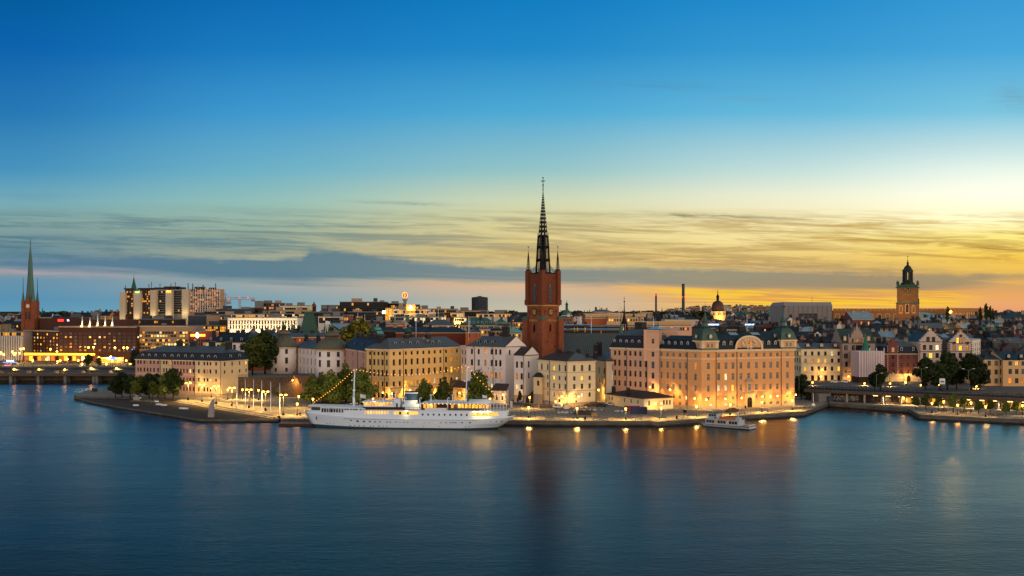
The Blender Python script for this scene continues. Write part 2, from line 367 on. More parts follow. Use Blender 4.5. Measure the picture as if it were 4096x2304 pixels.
def pick(lit):
 if not lit: return 'glass'
 return R_.choice(['lit', 'lit', 'lit_amber', 'lit_dim', 'lit_white'])
class Bld:
 def __init__(s, name, label, cat, base, z=1.8, group=None):
  s.t = thing(name, (base[0], base[1], z), label, cat, group); s.w = MB(); s.trim = MB(); s.z = z; s.r = MB(); s.nw = 0
 def px(s, P, Q, px):
  u = (px-2048)/FPX; L = sqrt((Q[0]-P[0])**2+(Q[1]-P[1])**2); d = ((Q[0]-P[0])/L, (Q[1]-P[1])/L)
  return (u*P[1]-P[0])/(d[0]-u*d[1])
 def facade(s, P, Q, z0, z1, mat, cols=(), rows=(), frame='frame_white', lit=(), plit=.0, pxcols=True, deep=.22, skip=(), bars=1, holes=True, glass='glass'):
  L = sqrt((Q[0]-P[0])**2+(Q[1]-P[1])**2); d = ((Q[0]-P[0])/L, (Q[1]-P[1])/L); n = (d[1], -d[0]); ang = atan2(d[1], d[0])
  S = [s.px(P, Q, c) if pxcols else c for c in cols]
  ops = []
  for ri, row in enumerate(rows):
   zc, h, w_, st = (tuple(row)+('r',))[:4]
   cs = S if len(row) < 5 else [s.px(P, Q, c) if pxcols else c for c in row[4]]
   for ci, c in enumerate(cs):
    if (ri, ci) in skip or c-w_/2 < .15 or c+w_/2 > L-.15: continue
    ops.append((c-w_/2, c+w_/2, zc-h/2, zc+h/2, st, ri, ci))
  pt = lambda a, z, o=0.0: (P[0]+d[0]*a-n[0]*o, P[1]+d[1]*a-n[1]*o, z)
  if not holes:
   s.w.face([pt(0, z0), pt(L, z0), pt(L, z1), pt(0, z1)], mat)
  else:
   xs = sorted({0.0, L}|{round(o[i], 4) for o in ops for i in (0, 1)}); zs = sorted({z0, z1}|{round(o[i], 4) for o in ops for i in (2, 3)})
   for a, b in zip(xs, xs[1:]):
    run = None
    for e, f in zip(zs, zs[1:]):
     m_ = ((a+b)/2, (e+f)/2)
     if any(o[0] < m_[0] < o[1] and o[2] < m_[1] < o[3] for o in ops):
      if run is not None: s.w.face([pt(a, run), pt(b, run), pt(b, e), pt(a, e)], mat); run = None
     elif run is None: run = e
    if run is not None: s.w.face([pt(a, run), pt(b, run), pt(b, z1), pt(a, z1)], mat)
  for a, b, e, f, st, ri, ci in ops:
   if holes:
    D = deep
    s.w.face([pt(a, e), pt(a, e, D), pt(a, f, D), pt(a, f)][::-1], mat); s.w.face([pt(b, e), pt(b, e, D), pt(b, f, D), pt(b, f)], mat)
    s.w.face([pt(a, f), pt(a, f, D), pt(b, f, D), pt(b, f)][::-1], mat); s.w.face([pt(a, e), pt(a, e, D), pt(b, e, D), pt(b, e)], mat)
    if st == 'a':
     for sg in (0, 1):
      q = [((a+b)/2+(b-a)/2*cos(pi*i/8), e+(f-e)*(.74+.26*sin(pi*i/8))) for i in (range(0, 5) if sg else range(4, 9))]
      cnr = (b, f) if sg else (a, f)
      for (x1, y1), (x2, y2) in zip(q, q[1:]): s.w.face([pt(cnr[0], cnr[1], .0), pt(x1, y1, .0), pt(x2, y2, .0)], mat)
   off = deep if holes else -.09
   l = (ri, ci) in lit or R_.random() < plit
   g = pick(1) if l else (glass if R_.random() > .15 else 'glass_pale')
   window(s.t, pt((a+b)/2, e, off), ang, b-a, f-e, g, frame, 'a' if st == 'a' else 'r', bars, 'door' if st == 'd' else 'window'); s.nw += 1
  return s
 def band(s, pts, z, h, out, mat, closed=False):
  for P, Q in zip(pts, pts[1:]):
   L = sqrt((Q[0]-P[0])**2+(Q[1]-P[1])**2); d = ((Q[0]-P[0])/L, (Q[1]-P[1])/L); n = (d[1], -d[0]); o = .012
   A = (P[0]-n[0]*.05, P[1]-n[1]*.05); B = (Q[0]-n[0]*.05, Q[1]-n[1]*.05)
   A2 = (P[0]+n[0]*out-d[0]*out, P[1]+n[1]*out-d[1]*out); B2 = (Q[0]+n[0]*out+d[0]*(out-.004), Q[1]+n[1]*out+d[1]*(out-.004))
   s.trim.prism([A2, B2, B, A], z, z+h, mat)
  return s
 def pipe(s, P, Q, px, z0, z1, mat='pipe'):
  L = sqrt((Q[0]-P[0])**2+(Q[1]-P[1])**2); d = ((Q[0]-P[0])/L, (Q[1]-P[1])/L); n = (d[1], -d[0])
  a = s.px(P, Q, px); x, y = P[0]+d[0]*a+n[0]*.2, P[1]+d[1]*a+n[1]*.2
  b = MB(); b.tube((x, y, z0), (x, y, z1-1.0), .11, .11, mat, 6); b.tube((x, y, z1-1.0), (x+d[0]*-.4+n[0]*.3, y+d[1]*-.4+n[1]*.3, z1-.05), .11, .11, mat, 6)
  b.build('downpipe', s.t)
 def done(s, roofname='roof'):
  if s.w.f: s.wall = s.w.build('wall', s.t)
  if s.trim.f: s.trim.build('cornice', s.t)
  if s.r.f: s.roof = s.r.build(roofname, s.t)
  return s
def inset(poly, d):
 n = len(poly); out = []
 for i in range(n):
  p0, p1, p2 = Vector(poly[i-1]), Vector(poly[i]), Vector(poly[(i+1) % n])
  a = (p1-p0).normalized(); b = (p2-p1).normalized(); na = Vector((-a.y, a.x)); nb = Vector((-b.y, b.x))
  k = (na+nb); k = k/max(.2, k.length_squared)*2
  out.append((p1.x+k.x*d, p1.y+k.y*d))
 return out
def hip(mb, P, ze, zr, e0, e1, m, ov=.5, gable=None, soffit='frame_grey', th=.25):
 A, B, C, D = [Vector((p[0], p[1])) for p in (inset(P, -ov) if ov else P)]
 a, b = (A+D)/2, (B+C)/2; L = (b-a).length; u = (b-a)/L
 r0 = a+u*e0; r1 = b-u*e1
 z = ze; q = lambda p, zz: (p.x, p.y, zz)
 mb.face([q(A, z), q(B, z), q(r1, zr), q(r0, zr)], m); mb.face([q(C, z), q(D, z), q(r0, zr), q(r1, zr)], m)
 mb.face([q(B, z), q(C, z), q(r1, zr)], m if e1 > .3 else (gable or m)); mb.face([q(D, z), q(A, z), q(r0, zr)], m if e0 > .3 else (gable or m))
 for X, Y in ((A, B), (B, C), (C, D), (D, A)): mb.face([q(X, z-th), q(Y, z-th), q(Y, z), q(X, z)], 'pipe')
 mb.face([q(D, z-th), q(C, z-th), q(B, z-th), q(A, z-th)], soffit)
 return (r0, r1)
def mansard(mb, P, ze, z1, ins, zr, e0, e1, m1, m2, ov=.35):
 P0 = inset(P, -ov); P1 = inset(P, ins)
 mb.prism(P0, ze-.25, ze, 'pipe'); mb.prism(P0, ze, z1, m1, top=P1, bottom=False)
 return hip(mb, P1, z1+.12, zr, e0, e1, m2, ov=.12, th=.1)
def quad(L, Cn, Rr):
 return [L, Cn, Rr, (L[0]+Rr[0]-Cn[0], L[1]+Rr[1]-Cn[1])]
def chimneys(B, lst, m='chimney_dark', name='chimney'):
 for x, y, a, w_, d_, z0, z1 in lst:
  b = MB(); b.obox((x, y), a, w_, d_, z0, z1-.35, m); b.obox((x, y), a, w_+.3, d_+.3, z1-.345, z1, 'chimney_cap')
  for k in (-.25, .25): b.obox((x+cos(a)*w_*k, y+sin(a)*w_*k), a, w_*.22, d_*.4, z1+.003, z1+.3, m)
  o = b.build(name, B.roof);
def dormer(B, x, y, z, ang, w_=1.5, h_=1.7, d_=2.2, m='roof_dark', glass='glass', round_=True, frame='frame_white'):
 b = MB(); ca, sa = cos(ang), sin(ang)
 n = 6 if round_ else 2
 if round_: prof = [(-w_/2, 0), (w_/2, 0)]+[(w_/2*cos(pi*i/n), h_*.62+h_*.38*sin(pi*i/n)) for i in range(n+1)]
 else: prof = [(-w_/2, 0), (w_/2, 0), (w_/2, h_*.8), (0, h_), (-w_/2, h_*.8)]
 F = lambda px_, py_, pz: (x+ca*px_-sa*py_, y+sa*px_+ca*py_, z+pz)
 k = len(prof)
 for i in range(k):
  j = (i+1) % k
  b.face([F(prof[i][0], 0, prof[i][1]), F(prof[i][0], d_, prof[i][1]), F(prof[j][0], d_, prof[j][1]), F(prof[j][0], 0, prof[j][1])][::-1], m)
 b.face([F(px_, 0, pz) for px_, pz in prof], frame)
 b.face([F(px_*.68, -.03, .12+pz*.8) for px_, pz in prof], glass)
 b.build('dormer', B.roof)
# setting: water, land
m, t, b = newmat('water')
o = coord(t)
sepw = t.new('ShaderNodeSeparateXYZ'); t.l.new(o, sepw.inputs[0])
na = t.noise(t.vec(t.m('MULTIPLY', sepw.outputs[0], .35), t.m('MULTIPLY', sepw.outputs[1], .8), 0), 1, 4, .65, .3)
nb_ = t.noise(t.vec(t.m('MULTIPLY', sepw.outputs[0], .05), t.m('MULTIPLY', sepw.outputs[1], .12), 4), 1, 3, .55)
nc = t.noise(t.vec(t.m('MULTIPLY', sepw.outputs[0], .009), t.m('MULTIPLY', sepw.outputs[1], .02), 9), 1, 3, .5)
fres = t.new('ShaderNodeFresnel'); fres.inputs['IOR'].default_value = 1.33
gl = t.new('ShaderNodeBsdfAnisotropic', distribution='BECKMANN'); gl.inputs['Color'].default_value = (1, 1, .9, 1)
t.l.new(t.lin(nc, .35, .65, .23, .32), gl.inputs['Roughness'])
df = t.new('ShaderNodeBsdfDiffuse'); df.inputs['Color'].default_value = (.001, .005, .008, 1)
bn = t.new('ShaderNodeBump'); t.l.new(t.m('ADD', na, t.m('MULTIPLY', nb_, 1.6)), bn.inputs['Height']); bn.inputs['Distance'].default_value = .5; t.l.new(t.lin(nc, .35, .65, .10, .19), bn.inputs['Strength'])
t.l.new(bn.outputs[0], gl.inputs['Normal']); t.l.new(bn.outputs[0], fres.inputs['Normal'])
mx = t.new('ShaderNodeMixShader'); t.l.new(t.m('MULTIPLY', t.m('POWER', fres.outputs[0], 1.45), 1.14, clamp=True), mx.inputs[0]); t.l.new(df.outputs[0], mx.inputs[1]); t.l.new(gl.outputs[0], mx.inputs[2])
t.l.new(mx.outputs[0], t.n['Material Output'].inputs['Surface'])
W = MB(); W.face([(-9000, -400, 0), (9000, -400, 0), (9000, 9000, 0), (-9000, 9000, 0)], 'water'); structure(W.build('water'))
brickm('cobble', '8f8371', '7f7465', '564d43', 3.4, 2.6, .35); plain('asphalt', '55504c', .8, var=.2); plain('land', '463f38', .9, var=.3, scale=.02)
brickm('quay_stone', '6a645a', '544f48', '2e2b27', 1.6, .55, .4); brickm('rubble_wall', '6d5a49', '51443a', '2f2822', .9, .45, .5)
plain('turf', '3c342a', .95, var=.4, scale=.35); plain('grass_mat', '2e3a18', .95, var=.3, scale=.5); plain('kerb', '77726a', .8); plain('rock', '3d352c', .9, var=.5, scale=.6, bump=1)
def land(name, poly, z0, z1, side, topm):
 mb = MB(); mb.prism(poly, z0, z1, side, capm=topm); return structure(mb.build(name))
G0 = 1.8
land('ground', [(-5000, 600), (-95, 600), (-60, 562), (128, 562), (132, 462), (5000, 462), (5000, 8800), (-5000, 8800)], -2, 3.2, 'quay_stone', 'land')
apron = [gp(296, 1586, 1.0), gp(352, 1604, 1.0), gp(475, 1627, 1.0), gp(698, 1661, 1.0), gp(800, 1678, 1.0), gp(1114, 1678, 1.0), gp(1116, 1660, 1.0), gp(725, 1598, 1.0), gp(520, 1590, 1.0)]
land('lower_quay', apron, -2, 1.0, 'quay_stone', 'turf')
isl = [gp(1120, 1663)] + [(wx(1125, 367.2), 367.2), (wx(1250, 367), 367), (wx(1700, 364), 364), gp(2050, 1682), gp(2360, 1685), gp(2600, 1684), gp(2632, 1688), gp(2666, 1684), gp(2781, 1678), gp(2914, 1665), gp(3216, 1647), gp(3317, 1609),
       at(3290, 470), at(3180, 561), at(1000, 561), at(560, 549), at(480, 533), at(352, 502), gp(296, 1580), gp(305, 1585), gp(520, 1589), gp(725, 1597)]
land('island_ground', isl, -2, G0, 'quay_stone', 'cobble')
plat = [at(905, 485), at(1010, 479), at(1130, 485), at(1245, 478), at(1480, 470), at(2080, 470), at(2600, 470), at(2600, 560.5), at(905, 560.5)]
land('hill', plat, 0, 9.0, 'rubble_wall', 'cobble')
def strip(name, pts, w_, z, m, h=.004):
 mb = MB()
 for a, b in zip(pts, pts[1:]):
  d = Vector((b[0]-a[0], b[1]-a[1])).normalized(); n = (-d.y*w_/2, d.x*w_/2)
  mb.prism([(a[0]-n[0], a[1]-n[1]), (b[0]-n[0], b[1]-n[1]), (b[0]+n[0], b[1]+n[1]), (a[0]+n[0], a[1]+n[1])], z-.2, z+h, m)
 return structure(mb.build(name))
strip('road', [gp(700, 1592), gp(900, 1603), gp(1120, 1625), gp(1290, 1628)], 9, G0, 'asphalt', .006)
strip('kerb', [gp(2050, 1681.0), gp(2360, 1683.5), gp(2600, 1682.5)], .7, G0, 'kerb', .12)
strip('kerb', [gp(2666, 1682.5), gp(2785, 1676), gp(2914, 1663.5), gp(3212, 1645.5)], .7, G0, 'kerb', .12)
A_, B_ = gp(725, 1597), gp(1120, 1663); d_ = Vector((B_[0]-A_[0], B_[1]-A_[1])).normalized(); nn = Vector((-d_.y, d_.x))*-1
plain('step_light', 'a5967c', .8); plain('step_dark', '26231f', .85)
mb = MB()
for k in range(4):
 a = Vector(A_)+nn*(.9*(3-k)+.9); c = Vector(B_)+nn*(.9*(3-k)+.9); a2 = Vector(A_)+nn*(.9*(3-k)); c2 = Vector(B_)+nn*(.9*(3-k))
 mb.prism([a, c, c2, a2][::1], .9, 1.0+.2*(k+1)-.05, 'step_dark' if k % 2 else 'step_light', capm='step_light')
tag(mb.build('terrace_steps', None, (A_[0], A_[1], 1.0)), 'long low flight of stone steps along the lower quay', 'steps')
# roofs, walls palette
roofm('roof_dark', '151518', 1.0, .25, .45, 1.7); roofm('roof_blue', '464747', 1.0, .08, .42, 1.7); roofm('roof_black', '17171b', .9, .2, .45, 1.9)
roofm('roof_brown', '3a241c', .8, .1, .6, 1.2); roofm('roof_grey', '4c4f4a', .95, .25, .5, .62, .2, .22); roofm('roof_green', '2f5a47', 1.2, .2, .5, 1.3)
roofm('roof_verdigris', '5fa392', 1.2, .1, .5, 1.2); roofm('roof_teal', '7fb3b4', 1.3, .3, .4, .8); roofm('roof_red', '5e2426', 1.1, .2, .5, 1.3)
roofm('dome_green', '5e5a42', .75, .15, .45, .55, .25, .16); roofm('dome_copper', '47382a', .6, .3, .45, 1.5); roofm('roof_light', '8fa0a8', 1.2, .4, .35, .8)
roofm('copper_dark', '16402f', 1.1, .1, .6, 1.25); plain('copper', '2f6a55', .6, .2); plain('gold', 'b98a34', .35, .8)
wallm('w_pinkish', 'b98f7c'); wallm('w_cream', 'dcc092'); wallm('w_straw', 'c9b083'); wallm('w_white', 'dccdc2', .1); wallm('w_white_warm', 'ead8ca', .14)
wallm('w_yellow', 'ebbd76', .13); wallm('w_yellow_shade', 'dab06e'); wallm('w_offwhite', 'd9c8bd', .12); wallm('w_peach', 'd89c62', .12); wallm('w_peach_pale', 'd7a582', .12)
wallm('w_sand', 'cba271'); wallm('w_trim', 'd9bd93', .08); wallm('w_plinth', 'a58f79', .2); wallm('w_brown', '6d4c34'); wallm('w_cream2', 'e4cda0')
wallm('w_stone', '9a8474', .2); wallm('w_red', '71403a', .15); wallm('w_orange', 'ad5c36'); wallm('w_pale', 'c9beb0'); wallm('w_grey', '6f6c6a'); wallm('w_darkbrown', '3a2a22')
wallm('w_slate', '3c4048'); wallm('w_black', '16120f'); wallm('w_lilac', '8d8494'); wallm('w_ochre', 'b28448'); wallm('w_tan', 'a08365'); wallm('w_concrete', '8d8984', .18)
# island, front row of houses
def zz(py, Y): return wz(py, Y)
# long house with the slate mansard, west end
P0, P1, P2 = at(542, 490), at(887, 469), (-125.4, 486.2)
Bq = quad(P0, P1, P2); ze = 18.1
h = Bld('apartment_building', 'long cream and pink house with dark mansard roof behind the quay trees', 'building', P1, G0)
z3 = [16.6, 12.9, 9.0, 4.6]
segs = [(542, 642, 'w_pinkish', [552, 563, 577, 590, 602, 616, 632]), (642, 690, 'w_straw', [655, 666, 678]), (690, 780, 'w_pinkish', [699, 711, 723, 735, 748, 760, 774]), (780, 887, 'w_cream', [795, 817, 829.5, 841.5, 864])]
L01 = sqrt((P1[0]-P0[0])**2+(P1[1]-P0[1])**2)
for a, b_, mt, cs in segs:
 sa, sb = (h.px(P0, P1, a) if a > 542 else 0), (h.px(P0, P1, b_) if b_ < 887 else L01)
 A = (P0[0]+(P1[0]-P0[0])*sa/L01, P0[1]+(P1[1]-P0[1])*sa/L01); B2 = (P0[0]+(P1[0]-P0[0])*sb/L01, P0[1]+(P1[1]-P0[1])*sb/L01)
 last = a == 780
 h.facade(A, B2, G0, ze, mt, cs, [(z3[0], 1.9, 1.05, 'a' if last else 'r'), (z3[1], 1.9, 1.05), (z3[2], 1.6, 1.0), (z3[3], 2.1, 1.0, 'a')], frame='frame_brown', plit=.05)
h.facade(P1, P2, G0, ze, 'w_cream', [899, 929, 959, 985], [(16.4, 2.0, 1.1, 'a'), (12.7, 1.5, 1.1)], frame='frame_brown', lit={(0, 3)})
h.facade(P2, Bq[3], G0, ze, 'w_cream'); h.facade(Bq[3], P0, G0, ze, 'w_cream')
h.band([P0, P1, P2], ze-.75, .5, .3, 'w_trim'); h.band([P0, P1, P2], 10.9, .25, .12, 'w_trim'); h.band([P0, P1, P2], 6.6, .3, .15, 'w_trim'); h.band([P0, P1, P2], G0, 1.0, .12, 'w_plinth')
mansard(h.r, Bq, ze, 21.3, 1.5, 24.3, 9, 7, 'roof_black', 'roof_blue')
for q in (642, 690, 780, 884): h.pipe(P0, P1, q, G0, ze)
h.done()
ang = atan2(P1[1]-P0[1], P1[0]-P0[0]); dd = (cos(ang), sin(ang)); nb2 = (-dd[1], dd[0])
for cpx in (569, 595, 621, 655, 686, 712, 740, 767, 807, 833, 859):
 s_ = h.px(P0, P1, cpx); dormer(h, P0[0]+dd[0]*s_+nb2[0]*.35, P0[1]+dd[1]*s_+nb2[1]*.35, ze+.7, ang, 1.5, 1.7, 1.8, 'roof_black')
a2 = atan2(P2[1]-P1[1], P2[0]-P1[0])
for f in (.35, .7): dormer(h, P1[0]+(P2[0]-P1[0])*f-sin(a2)*.35, P1[1]+(P2[1]-P1[1])*f+cos(a2)*.35, ze+.7, a2, 1.7, 1.8, 1.8, 'roof_black', frame='frame_white')
mid = lambda f: ((P0[0]+Bq[3][0])/2+(P1[0]-P0[0])*f, (P0[1]+Bq[3][1])/2+(P1[1]-P0[1])*f)
chimneys(h, [(*mid(f), ang, 2.8, 1.6, 23, 26.6) for f in (.36, .52, .74, .93)])
# drum-towered palace
def drum_tower(B, c, r, zb, ze, wins, rows):
 n = 40; B.w.lathe(c, [(r, zb), (r, ze)], 'w_white_warm', n, smooth=True)
 B.trim.lathe(c, [(r+.02, ze-.8), (r+.35, ze-.45), (r+.4, ze-.05)], 'w_trim', n)
 B.r.lathe(c, [(r+.75, ze-.02), (r+.8, ze+.15), (r+.3, ze+.6), (r+.05, ze+1.3), (r-.3, ze+2.3), (r-1.0, ze+3.3), (r-2.1, ze+4.2), (r*.56, ze+4.8), (r*.5, ze+5.1)], 'dome_green', n)
 B.r.lathe(c, [(r*.5, ze+5.05), (r*.46, ze+5.3), (r*.45, ze+6.3), (r*.52, ze+6.5)], 'dome_copper', 16)
 B.r.lathe(c, [(r*.53, ze+6.5), (r*.5, ze+7.1), (r*.42, ze+7.8), (r*.28, ze+8.5), (r*.15, ze+8.9)], 'dome_green', 20)
 B.r.lathe(c, [(r*.15, ze+8.85), (r*.14, ze+10.5), (r*.18, ze+10.6)], 'dome_copper', 10)
 B.r.lathe(c, [(r*.19, ze+10.6), (r*.12, ze+11.2), (.14, ze+11.8), (.4, ze+12.1), (.42, ze+12.5), (.1, ze+12.8), (.03, ze+13.3)], 'copper', 10)
 dv = atan2(-c[1], -c[0])
 for wpx in wins:
  u = (wpx-2048)/FPX
  A = 1+u*u; Bb = -2*(u*c[0]+c[1]); Cc = c[0]**2+c[1]**2-r*r; disc = Bb*Bb-4*A*Cc
  if disc <= 0: continue
  Y = (-Bb-sqrt(disc))/(2*A); x, y = u*Y, Y; a = atan2(y-c[1], x-c[0])
  for zc, hh, ww in rows:
   window(B.t, (x+cos(a)*.04, y+sin(a)*.04, zc-hh/2), a+pi/2, ww, hh, pick(R_.random() < .12), 'frame_grey')
c1 = at(1135, 526); c2 = at(1327, 497)
h = Bld('palace', 'pinkish white palace with two round towers under ribbed green domes', 'building', c2, 9.0)
rws = [(20.4, 2.2, 1.35), (15.8, 3.0, 1.4), (11.3, 2.0, 1.3)]
drum_tower(h, c1, 6.5, 9, 22.6, [1103, 1146], [(20.4, 2.3, 1.4), (15.8, 3.0, 1.45), (11.1, 1.9, 1.3)])
drum_tower(h, c2, 7.4, 5, 22.4, [1279.5, 1314, 1353, 1381], [(20.1, 2.3, 1.45), (15.7, 3.2, 1.5), (10.2, 2.4, 1.5)])
Wa, Wb = at(1180, 530), at(1270, 504); Wd = (Wb[0]-Wa[0], Wb[1]-Wa[1])
h.facade(Wa, Wb, 9, 22.2, 'w_white_warm', [1186.5, 1200.5, 1215, 1230.5, 1245, 1260], [(20.2, 2.3, 1.25), (15.6, 3.2, 1.25), (10.9, 3.0, 1.25)], frame='frame_grey')
nx = (-Wd[1]/sqrt(Wd[0]**2+Wd[1]**2), Wd[0]/sqrt(Wd[0]**2+Wd[1]**2)); Wc = (Wb[0]+nx[0]*13+8, Wb[1]+nx[1]*13); We = (Wa[0]+nx[0]*13, Wa[1]+nx[1]*13)
h.band([Wa, Wb], 21.6, .55, .3, 'w_trim'); hip(h.r, [Wa, Wb, Wc, We], 22.3, 26.0, 0, 0, 'roof_blue')
Va, Vb = at(1375, 497), at(1466, 452); h.facade(Va, Vb, 3, 23.0, 'w_pinkish', [1411.5, 1453], [(20.6, 2.3, 1.6), (16.1, 2.9, 1.6), (11, 2.9, 1.6)], frame='frame_grey')
Vd = Vector((Vb[0]-Va[0], Vb[1]-Va[1])).normalized(); vn = (-Vd.y*12, Vd.x*12); Vc = (Vb[0]+vn[0], Vb[1]+vn[1]); Ve = (Va[0]+vn[0], Va[1]+vn[1])
h.band([Va, Vb], 22.3, .6, .3, 'w_trim'); hip(h.r, [Va, Vb, Vc, Ve], 23.1, 28.4, 0, 0, 'roof_black'); h.pipe(Va, Vb, 1432, 5, 22.9); h.pipe(Wa, Wb, 1191, 9, 22)
h.facade(Vc, Ve, 3, 23, 'w_pinkish', holes=False)
h.done()
va = atan2(Vd.y, Vd.x)
for f in (.35, .68): dormer(h, Va[0]+(Vb[0]-Va[0])*f+vn[0]*.14, Va[1]+(Vb[1]-Va[1])*f+vn[1]*.14, 24.6, va, 1.4, 1.5, 2, 'roof_black')
chimneys(h, [(Va[0]+(Vb[0]-Va[0])*f+vn[0]*.5, Va[1]+(Vb[1]-Va[1])*f+vn[1]*.5, va, 2.0, 1.2, 26.5, 30.6) for f in (.1, .3, .55, .8)])
chimneys(h, [(Wa[0]+(Wb[0]-Wa[0])*f+nx[0]*6, Wa[1]+(Wb[1]-Wa[1])*f+nx[1]*6, atan2(Wd[1], Wd[0]), 2.2, 1.4, 24, 28.8) for f in (.02, .55, .95)])
# yellow corner block
P0, P1, P2 = at(1466, 448), at(1558, 439), at(1842, 476); ze = 24.5
Bq = quad(P0, P1, P2); h = Bld('corner_building', 'big yellow corner building with blue metal roof behind the white ship', 'building', P1, G0)
rows = [(22.3, 1.5, 1.35), (18.5, 2.6, 1.4), (13.9, 2.8, 1.45), (9.2, 2.1, 1.4), (4.4, 2.4, 1.6, 'a')]
h.facade(P0, P1, G0, ze, 'w_yellow_shade', [1480, 1497, 1513.5, 1529.5, 1546.6], rows, frame='frame_brown', lit={(3, 0), (3, 1), (3, 2)})  # shade on the short side put into a darker copy of the yellow
yc = [1575.8, 1599.8, 1623.8, 1647.4, 1670.6, 1693.8, 1716.6, 1739.3, 1762, 1784.5, 1806.5, 1828]
h.facade(P1, P2, G0, ze, 'w_yellow', yc, rows[:4]+[(4.4, 2.4, 1.6, 'a', yc[::2])], frame='frame_brown', lit={(0, 10), (1, 10), (1, 11), (2, 10), (2, 11), (3, 2), (3, 3), (3, 4), (3, 5), (3, 6), (3, 7), (3, 11), (4, 2)})
h.facade(P2, Bq[2+1], G0, ze, 'w_yellow', holes=False); h.facade(Bq[3], P0, G0, ze, 'w_yellow', holes=False)
h.band([P0, P1, P2], ze-.9, .7, .45, 'w_trim'); h.band([P0, P1, P2], 12.0, .3, .16, 'w_trim'); h.band([P0, P1, P2], 7.3, .3, .18, 'w_plinth'); h.band([P0, P1, P2], G0, 1.1, .15, 'w_plinth')
hip(h.r, [P1, P2, Bq[3], P0], ze+.1, 28.9, 6.5, 3, 'roof_blue')
for q in (1488, 1539): h.pipe(P0, P1, q, G0, ze)
for q in (1613, 1774): h.pipe(P1, P2, q, G0, ze)
h.done()
an = atan2(P2[1]-P1[1], P2[0]-P1[0]); nv = (-sin(an), cos(an))
for cpx in (1596, 1625, 1655, 1684, 1744, 1770):
 s_ = h.px(P1, P2, cpx); dormer(h, P1[0]+cos(an)*s_+nv[0]*2.1, P1[1]+sin(an)*s_+nv[1]*2.1, ze+1.3, an, 1.4, 1.5, 2.6, 'roof_blue', 'lit_amber' if cpx == 9 else 'glass')
chimneys(h, [(P1[0]+cos(an)*f+nv[0]*g, P1[1]+sin(an)*f+nv[1]*g, an, w_, 1.5, 26.5, 30.4) for f, g, w_ in ((17.5, 7, 2.4), (23.5, 9, 1.4), (31.5, 6.5, 2.4), (4, 9, 3))])
for f, g in ((27, 5.4), (27.4, 3.2)):
 b_ = MB(); b_.obox((P1[0]+cos(an)*f+nv[0]*g, P1[1]+sin(an)*f+nv[1]*g), an, 1.5, 1.1, 25.5+g*.42, 26.6+g*.42, 'frame_grey'); b_.build('skylight', h.roof)
# white building with the big gable, and its lower gabled wing
P0, P1 = at(1843, 468), at(1866, 457); P2 = (-2.9, 444.4); P3 = (6.4, 457.3); ze = 25.1
h = Bld('gabled_building', 'tall white plastered building with blue roof and high gable with round window', 'building', P2, G0)
h.facade(P0, P1, G0, ze, 'w_offwhite', [1850.5, 1862], [(22.3, 1.7, 1.2), (18.3, 2.6, 1.2), (13.4, 2.6, 1.2), (9.1, 2.2, 1.2)], frame='frame_brown', lit={(2, 0), (2, 1), (3, 0), (3, 1)}, holes=False)
rows = [(22.8, 2.3, 1.2), (17.9, 2.7, 1.25), (12.6, 2.7, 1.25), (7.9, 2.0, 1.25)]
h.facade(P1, P2, G0, ze, 'w_white', [1887.5, 1914.5, 1941.5, 1966.5, 1984, 2001], rows, frame='frame_brown', lit={(0, 2), (1, 2), (2, 2), (2, 3), (2, 4), (2, 5), (3, 3)}, skip={(3, 0), (3, 1), (3, 2)})
h.facade(P2, P3, G0, ze, 'w_white', [2039], [(22.6, 2.2, 1.3), (12.6, 2, 1.2)], frame='frame_brown', skip={(1, 0)})
nd = Vector((P3[0]-P2[0], P3[1]-P2[1])); Pb1 = (P1[0]+nd.x, P1[1]+nd.y); Pm = ((P2[0]+P3[0])/2, (P2[1]+P3[1])/2)
h.facade(P3, Pb1, G0, ze, 'w_white', holes=False); h.facade(Pb1, P0, G0, ze, 'w_white', holes=False)
h.w.face([(P2[0], P2[1], ze), (P3[0], P3[1], ze), (Pm[0], Pm[1], 29.4)], 'w_white')
h.trim.tube((P2[0]-.3, P2[1]-.4, ze+.05), (Pm[0], Pm[1]-.2, 29.6), .22, .22, 'pipe'); h.trim.tube((P3[0]+.3, P3[1], ze+.05), (Pm[0], Pm[1]-.2, 29.6), .22, .22, 'pipe')
hip(h.r, [P1, P2, P3, Pb1], ze+.12, 29.6, 4, 0, 'roof_blue', ov=.3, gable='w_white')
b_ = MB(); q = (Pm[0]*.65+P2[0]*.35, Pm[1]*.65+P2[1]*.35)
gd = Vector((P3[0]-P2[0], P3[1]-P2[1])).normalized()
b_.face([(Pm[0]+gd.x*.75*cos(a*pi/6)+gd.y*.06, Pm[1]+gd.y*.75*cos(a*pi/6)-gd.x*.06, 26.9+.8*sin(a*pi/6)) for a in range(12)], 'glass'); b_.build('round_window', h.t)
h.band([P0, P1, P2], ze-.6, .45, .3, 'w_trim')
for q in (1899, 1973): h.pipe(P1, P2, q, G0, ze)
for zq in (15.4, 10.4):
 for cpx in (1925, 1955, 1980, 2005):
  s_ = h.px(P1, P2, cpx); L_ = sqrt((P2[0]-P1[0])**2+(P2[1]-P1[1])**2); x, y = P1[0]+(P2[0]-P1[0])*s_/L_, P1[1]+(P2[1]-P1[1])*s_/L_
  b_ = MB(); b_.box(x-.06, x+.06, y-.15, y-.05, zq-.4, zq+.4, 'iron'); b_.build('wall_anchor', h.t)
h.done(); an = atan2(P2[1]-P1[1], P2[0]-P1[0]); nv = (-sin(an), cos(an)); L_ = 21
for f in (5, 9, 13): dormer(h, P1[0]+cos(an)*f+nv[0]*2.2, P1[1]+sin(an)*f+nv[1]*2.2, ze+1.2, an, 1.4, 1.4, 2.4, 'roof_dark')
